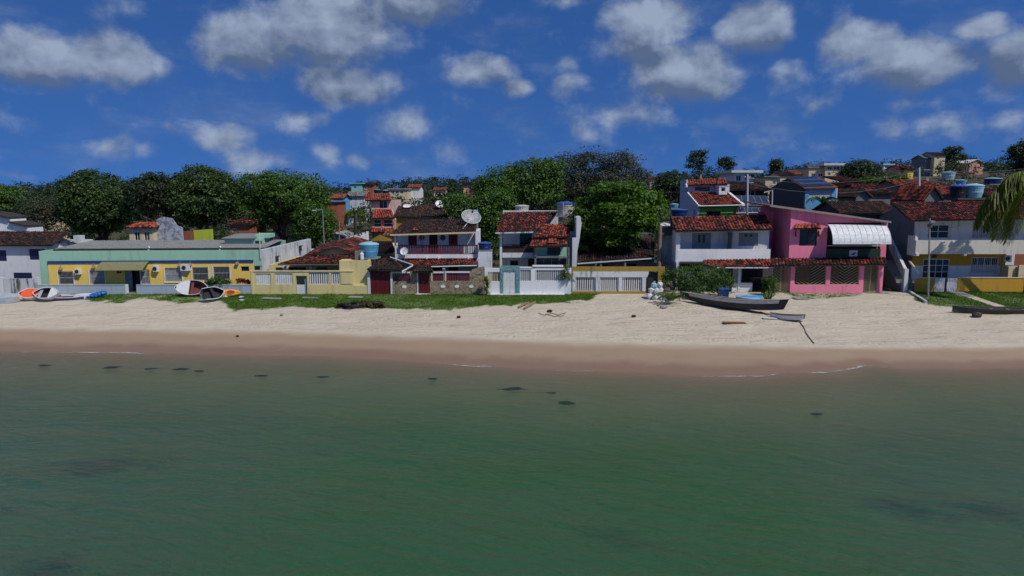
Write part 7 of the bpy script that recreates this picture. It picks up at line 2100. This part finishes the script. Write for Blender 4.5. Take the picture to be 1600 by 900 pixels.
# boats in front of the teal building
def side_boat(label, px, py, L, B, D, roll, yaw, mats, lift, thw=2, **kw):
    p = gpos(px, py)
    return boat('dinghy', label, p + Vector((0, .35, lift)), (roll, 0, yaw), L, B, D, mats, thw, **kw)
side_boat('pale grey upturned dinghy cut by the left picture edge', 1, 474, 2.3, 1.15, .5, R(205), R(8), ['boat_grey', 'boat_dark', 'boat_maroon'], .62, 0, bow=2.0, dbl=True, sheer=.1)
side_boat('orange-red dinghy on its side with white rim, by the yard wall', 46, 470, 1.75, 1.05, .45, R(42), R(6), ['boat_white', 'boat_orange', 'boat_white', 'boat_orange'], .32, 0, deck=(2, 15, 'boat_orange'), bow=2.6, dbl=True, sheer=.05, rocker=.05, flat=.75)
side_boat('white dinghy tipped on its side showing a dark hollow', 73, 471, 2.1, 1.1, .55, R(46), R(4), ['boat_white', 'boat_dark', 'boat_white', 'boat_grey'], .36, 2, deck=(10, 15, 'boat_white'), bow=2.6, dbl=True, stern=.85, sheer=.08, rocker=.05, flat=.6)
side_boat('flat white punt with red and blue sides, right of the tipped white dinghy', 102, 470, 2.6, .75, .26, R(4), R(6), ['boat_navy', 'boat_navy', 'boat_white', 'boat_orange'], .02, 2, bow=2.2, sheer=.06, rocker=.05)
side_boat('grey-white decked boat beside the blue tarpaulin', 130, 467, 1.7, .8, .30, R(186), R(12), ['boat_white', 'boat_dark', 'boat_grey'], .36, 0, bow=2.4, sheer=.05, rocker=.05, flat=.8)
side_boat('large white upturned boat with maroon hollow on the grass', 301, 463, 2.9, 1.35, .62, R(62), R(2), ['boat_white', 'boat_maroon', 'boat_white', 'boat_maroon'], .52, 1, deck=(1, 7, 'boat_white'), bow=2.6, dbl=True, sheer=.1, rocker=.06, flat=.6)
side_boat('white and black dinghy standing on edge, end towards the sea', 327, 471, 2.0, 1.1, .5, R(58), R(62), ['boat_white', 'boat_dark', 'boat_white', 'boat_dark'], .46, 1, bow=2.2, stern=.9, sheer=.1, rocker=.05)
p = gpos(357, 464)
kx = thing('kayak', 'orange kayak leaning against the low pale blue wall', 'kayak', (0, 0, 0))
prof = []
n = 18; m = 10; vs = []
for i in range(n + 1):
    u = i / n * 2 - 1; r_ = max(.015, (1 - abs(u) ** 2.4)) 
    for j in range(m):
        w = 2 * math.pi * j / m
        vs.append((u * 1.05, .34 * r_ * math.cos(w), .15 * r_ * math.sin(w) + .08 * u * u))
fs = [(i * m + j, (i + 1) * m + j, (i + 1) * m + (j + 1) % m, i * m + (j + 1) % m) for i in range(n) for j in range(m)]
part('hull', MB().add(vs, fs), 'kayak_orange', kx, smooth=True)
ring = [(.15 + .36 * math.cos(w), .17 * math.sin(w), .145) for w in [2 * math.pi * k / 16 for k in range(17)]]
part('cockpit_rim', MB().tube(ring, .025, 5), 'boat_orange', kx)
part('cockpit', MB().prism([(q[0], q[1]) for q in ring[:-1]], .11, .152), 'rust', kx)
part('groove', MB().box(-.85, .85, -.015, .015, .146, .156), 'rust', kx)
kx.location = p + Vector((0, .25, .33)); kx.rotation_euler = (R(58), 0, R(2))

# blue tarpaulin bundle
p = gpos(148, 467); rg = random.Random(5)
m = MB()
for k in range(5):
    m.lump((p.x + (k - 2) * .26, p.y + .2 + .06 * k, p.z + .16 + .07 * k), (.28, .3, .2), rg, 9, 6, .22)
solo('tarpaulin', m, 'boat_blue', 'crumpled bright blue tarpaulin on the grass by the low wall', 'tarpaulin', p)

# ------------------------------------------------------------------ clutter on the sand
rg = random.Random(9)
spots = [(1016, 468, 0), (1024, 469, 0), (1031, 468, 0), (1018, 467.5, .48), (1026, 468, .48), (1032, 466, .48), (1022, 467, .9), (1031, 466, .9)]
desc = ['bottom left', 'bottom middle', 'bottom right', 'middle left', 'middle centre', 'middle right', 'top left', 'top right']
for k, (px, py, dz) in enumerate(spots):
    p = gpos(px, py, dz)
    m = MB()
    m.lump((p.x, p.y + .2, p.z + .24), (.27, .27, .27), rg, 9, 6, .12)
    s = thing('sack', 'white sack in the stacked pile beside the ochre wall, %s' % desc[k], 'sack', p, 'white sacks stacked by the ochre wall')
    part('bag', m, 'sack_white' if k != 6 else 'tank_pale', s)
    part('tied_neck', MB().lathe((p.x + .03, p.y + .2, p.z + .45), [(.09, 0), (.04, .05), (.1, .14)], 7), 'sack_white', s)
for k, (px, py) in enumerate(((1060, 466), (1068, 462), (1077, 468), (1041, 470))):
    p = gpos(px, py); m = MB()
    for q in range(3): m.lump((p.x + rg.uniform(-.2, .2), p.y + rg.uniform(-.1, .2), p.z + .12 + .1 * q), (.26, .2, .17), rg, 8, 5, .3)
    solo('torn_sack', m, 'sack_white', ['crumpled white bag left of the bush trunk, nearest the palm', 'crumpled white bag highest under the bush', 'crumpled white bag right, against the bush stems', 'crumpled white bag between the sacks and the young palm'][k], 'bag', p)
p = gpos(1131, 467)
k = thing('blue_drum', 'dark blue wheeled bin behind the black canoe', 'bin', p)
part('bin_body', MB().add([(p.x - .38, p.y, p.z + .12), (p.x + .38, p.y, p.z + .12), (p.x + .38, p.y + .5, p.z + .12), (p.x - .38, p.y + .5, p.z + .12), (p.x - .45, p.y - .06, p.z + .82), (p.x + .45, p.y - .06, p.z + .82), (p.x + .45, p.y + .56, p.z + .82), (p.x - .45, p.y + .56, p.z + .82)], [(0, 3, 2, 1), (4, 5, 6, 7), (0, 1, 5, 4), (1, 2, 6, 5), (2, 3, 7, 6), (3, 0, 4, 7)]), 'tank_navy', k)
part('bin_lid', MB().box(p.x - .48, p.x + .48, p.y - .1, p.y + .6, p.z + .822, p.z + .9), 'tank_lid', k)
for s_ in (-1, 1): part('wheel', MB().tube([(p.x + s_ * .3, p.y - .05, p.z + .12), (p.x + s_ * .3 + .06, p.y - .05, p.z + .12)], .12, 12), 'tank_black', k)
def plank(label, px, py, L, W, yaw, mat='wood_old', name='plank', cat='plank', tilt=.04, dz=.02):
    p = gpos(px, py, dz)
    o = solo(name, MB().box(-L / 2, L / 2, -W / 2, W / 2, 0, .05).tube([(-L / 2, W * .5, .03), (L / 2, W * .42, .03)], .03, 5), mat, label, cat, (0, 0, 0))
    o.location = p; o.rotation_euler = (0, tilt, yaw); return o
plank('reddish board lying on the sand in front of the black canoe', 1147, 505, 1.7, .5, R(8), 'rust')
plank('flat pale board under the stern of the black canoe', 1203, 498, 1.0, .35, R(-12), 'boat_white')
plank('pale concrete slab in the grass below the yellow pier', 556, 465, 1.2, .7, R(3), 'concrete', 'slab', 'slab')
plank('dark concrete slab in the grass below the half gate', 486, 466, 1.4, .6, R(5), 'concrete', 'slab', 'slab')
plank('dark concrete slab in the grass left of the half gate', 425, 467, 1.6, .6, R(4), 'concrete', 'slab', 'slab')
plank('flat stone in the thin grass before the pink house', 1251, 467, 1.2, .8, R(5), 'concrete', 'slab', 'slab')
for k, (x0, y0, x1, y1) in enumerate(((810, 482, 826, 474), (819, 484, 837, 473))):
    A_, B_ = gpos(x0, y0, .08), gpos(x1, y1, .08)
    solo('driftwood_log', MB().tube([A_, A_.lerp(B_, .5) + Vector((.05, 0, .05)), B_], [.09, .11, .07], 8), 'wood_pole', 'driftwood log on the sand, %s of the pair' % ('left' if k == 0 else 'right'), 'log', A_, 'pair of driftwood logs')
def debris(label, px, py, wpx, mat, n, seed, h=.25, size=.22, name='leaf_pile', cat='pile'):
    rng = np.random.default_rng(seed); p = gpos(px, py); w = wpx / 2 * p.y / F
    lob = [((p.x + u * w, p.y + .3, p.z + h * .3), (w * .45, .6, h)) for u in (-.55, 0, .55)]
    v = leaf_cloud(rng, lob, n, size, .14, .3)
    v[..., 2] = np.maximum(v[..., 2], p.z + .01)
    o = link(name, fast_mesh(name, v - np.array(p), 4, mat), None, p); tag(o, label, cat)
debris('heap of black husks, left half of the pile on the grass', 543, 482, 34, 'husk_black', 900, 1, .3)
debris('heap of dry brown palm leaves, right half of the pile on the grass', 578, 481, 46, 'leaf_dry', 1300, 2, .3, .26)

def nut(label, px, py, r=.12, mat='husk_solid', name='coconut_husk', cat='husk'):
    p = gpos(px, py); rr = random.Random(int(px))
    solo(name, MB().lump((p.x, p.y, p.z + r * .6), (r * 1.4, r, r * .8), rr, 8, 6, .15), mat, label, cat, p)
paint('husk_solid', (0.035, 0.028, 0.022), 0.9)
nut('dark husk beside the tangle of rope on the sand', 859, 488, .16)
nut('dark husk alone on the sand below the stone wall', 717, 496.5, .12)
nut('dark husk on the sand below the ochre fence', 990, 495.5, .13)
nut('small stone on the sand below the yellow house gate', 440, 493, .1, 'concrete', 'stone', 'stone')
nut('large dark rag in front of the old canoe at far right', 1526, 495.5, .28, 'canoe_wood', 'rag', 'rag')
nut('rounded dark bundle under the canoe bow by the young palm', 1036, 482, .2, 'concrete', 'stone', 'stone')
nut('small dark stone near the waterline at left', 371, 526, .08)
def rope(label, pts, r=.025, mat='wood_old', name='rope'):
    q = [gpos(a, b_, .03) for a, b_ in pts]
    solo(name, MB().tube(q, r, 5), mat, label, 'rope', q[0])
rope('mooring rope running down the sand from the wooden skiff', [(1250, 504), (1256, 512), (1259, 520), (1266, 530), (1272, 537)], .03, 'canoe_wood')
rope('loose tangle of pale rope on the sand', [(842, 490), (850, 493), (862, 490), (872, 493), (884, 489), (880, 494), (866, 495), (852, 491)], .03, 'wood_pole')
# pale scraps by the kayak
for k, (px, py) in enumerate(((377, 465), (378, 470), (384, 459), (352, 464))):
    p = gpos(px, py)
    solo('plastic_scrap', MB().lump((p.x, p.y, p.z + .05), (.22, .12, .07), rg, 8, 5, .3), 'boat_white', ['white scrap in the grass, upper of two below the kayak', 'white scrap in the grass, lower of two below the kayak', 'white scrap at the foot of the low pale blue wall', 'white scrap just under the kayak'][k], 'scrap', p)

# kerb of the raised lawn at right and path to the gate
def lawn_kerb():
    A_, B_, C_ = gpos(1413, 453), gpos(1447, 474), gpos(1462, 470)
    t = thing('lawn_kerb', 'low dark concrete kerb at the corner of the right lawn', 'kerb', A_)
    for p, q in ((A_, B_),):
        d = (q - p).normalized(); s_ = Vector((-d.y, d.x, 0)) * .1
        for k in range(4):
            u, v = p.lerp(q, k / 4), p.lerp(q, (k + .985) / 4)
            part('kerb_stone', MB().hexa(u - s_ + Vector((0, 0, .22)), v - s_ + Vector((0, 0, .22)), v + s_ + Vector((0, 0, .22)), u + s_ + Vector((0, 0, .22)), (0, 0, .4)), 'white_mildew', t)
    m = MB().hexa(gpos(1470, 452, .03), gpos(1494, 452, .03), gpos(1524, 464, .03), gpos(1502, 464, .03), (0, 0, .05))
    o = solo('garden_path', MB().add([gpos(1502, 464, .03), gpos(1524, 464, .03), gpos(1494, 452, .03), gpos(1470, 452, .03)], [(0, 1, 2, 3)]), 'concrete', 'pale concrete path across the lawn to the picket gate', 'path', (0, 0, 0), kind='structure')
lawn_kerb()

# ------------------------------------------------------------------ poles and wires
def pole(label, px, base, top_py, r0, r1, mat, arms=(), name='utility_pole', cat='pole', lean=0):
    base = Vector(base); top = Vector((X(px + lean, base.y, top_py), base.y, Z(top_py, base.y)))
    t = thing(name, label, cat, base)
    part('shaft', MB().tube([base, base.lerp(top, .5), top], [r0, (r0 + r1) / 2, r1], 8), mat, t)
    for (pa, pb) in arms: part('arm', MB().tube([P(*pa), P(*pb)], .05, 6), mat, t)
    return t, top
b = gpos(1450, 464); t, _ = pole('tall thin grey lamp pole on the right lawn', 1450, b, 341, .09, .06, 'grey_metal', name='lamp_pole', lean=3)
q = P(1453.5, 346, b.y)
part('lamp_head', MB().box(q.x - .12, q.x + .22, q.y - .35, q.y - .02, q.z - .1, q.z + .08), 'grey_metal', t)
part('junction_box', MB().box(q.x - .16, q.x + .16, q.y - .12, q.y + .12, q.z - .5, q.z - .2), 'wood_old', t)
Yp = 74; t, _ = pole('pale concrete utility pole among the solar panels', 1168, (X(1168, Yp), Yp, GZ), 272, .13, .09, 'white_old')
for dz in (278, 285): part('crossarm', MB().box(X(1163, Yp), X(1172, Yp), Yp - .08, Yp + .08, Z(dz + .8, Yp), Z(dz, Yp)), 'white_old', t)
for a_ in (1164, 1168, 1171.5): part('insulator', MB().lathe(P(a_, 277.8, Yp), [(.05, 0), (.08, .08), (.05, .14), (.07, .2)], 7), 'pvc', t)
Yp2 = 92; t, _ = pole('concrete transformer pole behind the blackened roof at right', 1436, (X(1436, Yp2), Yp2, GZ), 262, .2, .14, 'white_old')
for dz in (265, 281): part('crossarm', MB().box(X(1432, Yp2), X(1440.5, Yp2), Yp2 - .1, Yp2 + .1, Z(dz + .8, Yp2), Z(dz, Yp2)), 'white_old', t)
part('transformer', MB().box(X(1437, Yp2), X(1444, Yp2), Yp2 - .5, Yp2 - .16, Z(306, Yp2), Z(295, Yp2)), 'pvc', t)
part('meter', MB().box(X(1433.5, Yp2), X(1438, Yp2), Yp2 - .4, Yp2 - .17, Z(281, Yp2), Z(277, Yp2)), 'grey_metal', t)
Yl = 80; t, _ = pole('slim street lamp with short arm behind the white end wall', 508, (X(508, Yl), Yl, GZ), 327, .07, .05, 'grey_metal', (((504, 327.5, Yl), (492, 328.5, Yl)),), name='street_lamp', lean=-4)
part('lamp_head', MB().box(X(491, Yl), X(496, Yl), Yl - .1, Yl + .1, Z(329.5, Yl), Z(328, Yl)), 'pvc', t)
pole('thin pole left of the feather palm', 530, (X(530, 80), 80, GZ), 345, .05, .04, 'grey_metal')
pole('far utility pole on the wooded slope at right', 1508, (X(1508, 150), 150, gz(1508, 150)), 250, .18, .12, 'wood_old')
pole('thin mast between the far pole and the transformer pole', 1525, (X(1525, 100), 100, gz(1525, 100)), 271, .05, .04, 'grey_metal')
pole('forked grey utility pole above the spreading tree', 451, (X(451, 100), 100, gz(451, 100)), 302, .12, .08, 'white_old', (((446, 305, 100), (456, 305, 100)),))
def wire(label, pts, sag=.35, r=.014):
    q = []
    P_ = [P(*p) for p in pts]
    for a_, b_ in zip(P_[:-1], P_[1:]):
        for i in range(10):
            u = i / 10; q.append(a_.lerp(b_, u) - Vector((0, 0, sag * 4 * u * (1 - u))))
    q.append(P_[-1])
    o = solo('power_cable', MB().tube(q, r, 4), 'cable', label, 'cable', P_[0], 'overhead cables')
wire('cable from the concrete pole leftwards past the almond tree', [(1168, 285, 74), (1000, 300, 80)], .4, .024)
wire('cable from the concrete pole to the transformer pole, upper', [(1168, 278, 74), (1436, 266, 92)], 1.0, .024)
wire('cable from the concrete pole to the transformer pole, lower', [(1168, 287, 74), (1436, 281, 92)], 1.3, .028)
wire('cable from the transformer pole to the right, upper', [(1436, 265, 92), (1640, 258, 100)], .6, .026)
wire('cable from the transformer pole to the right, middle', [(1436, 268, 92), (1640, 262, 100)], .6, .026)
wire('cable from the transformer pole to the right, lowest', [(1436, 281, 92), (1640, 268, 100)], .8, .028)
wire('cable crossing above the brown roofs left of centre', [(560, 312, 100), (780, 296, 100)], .5, .026)
wire('thin drop wire on the front of the ochre and white house', [(1453, 350, 64.0), (1500, 352, 65.4)], .3, .012)
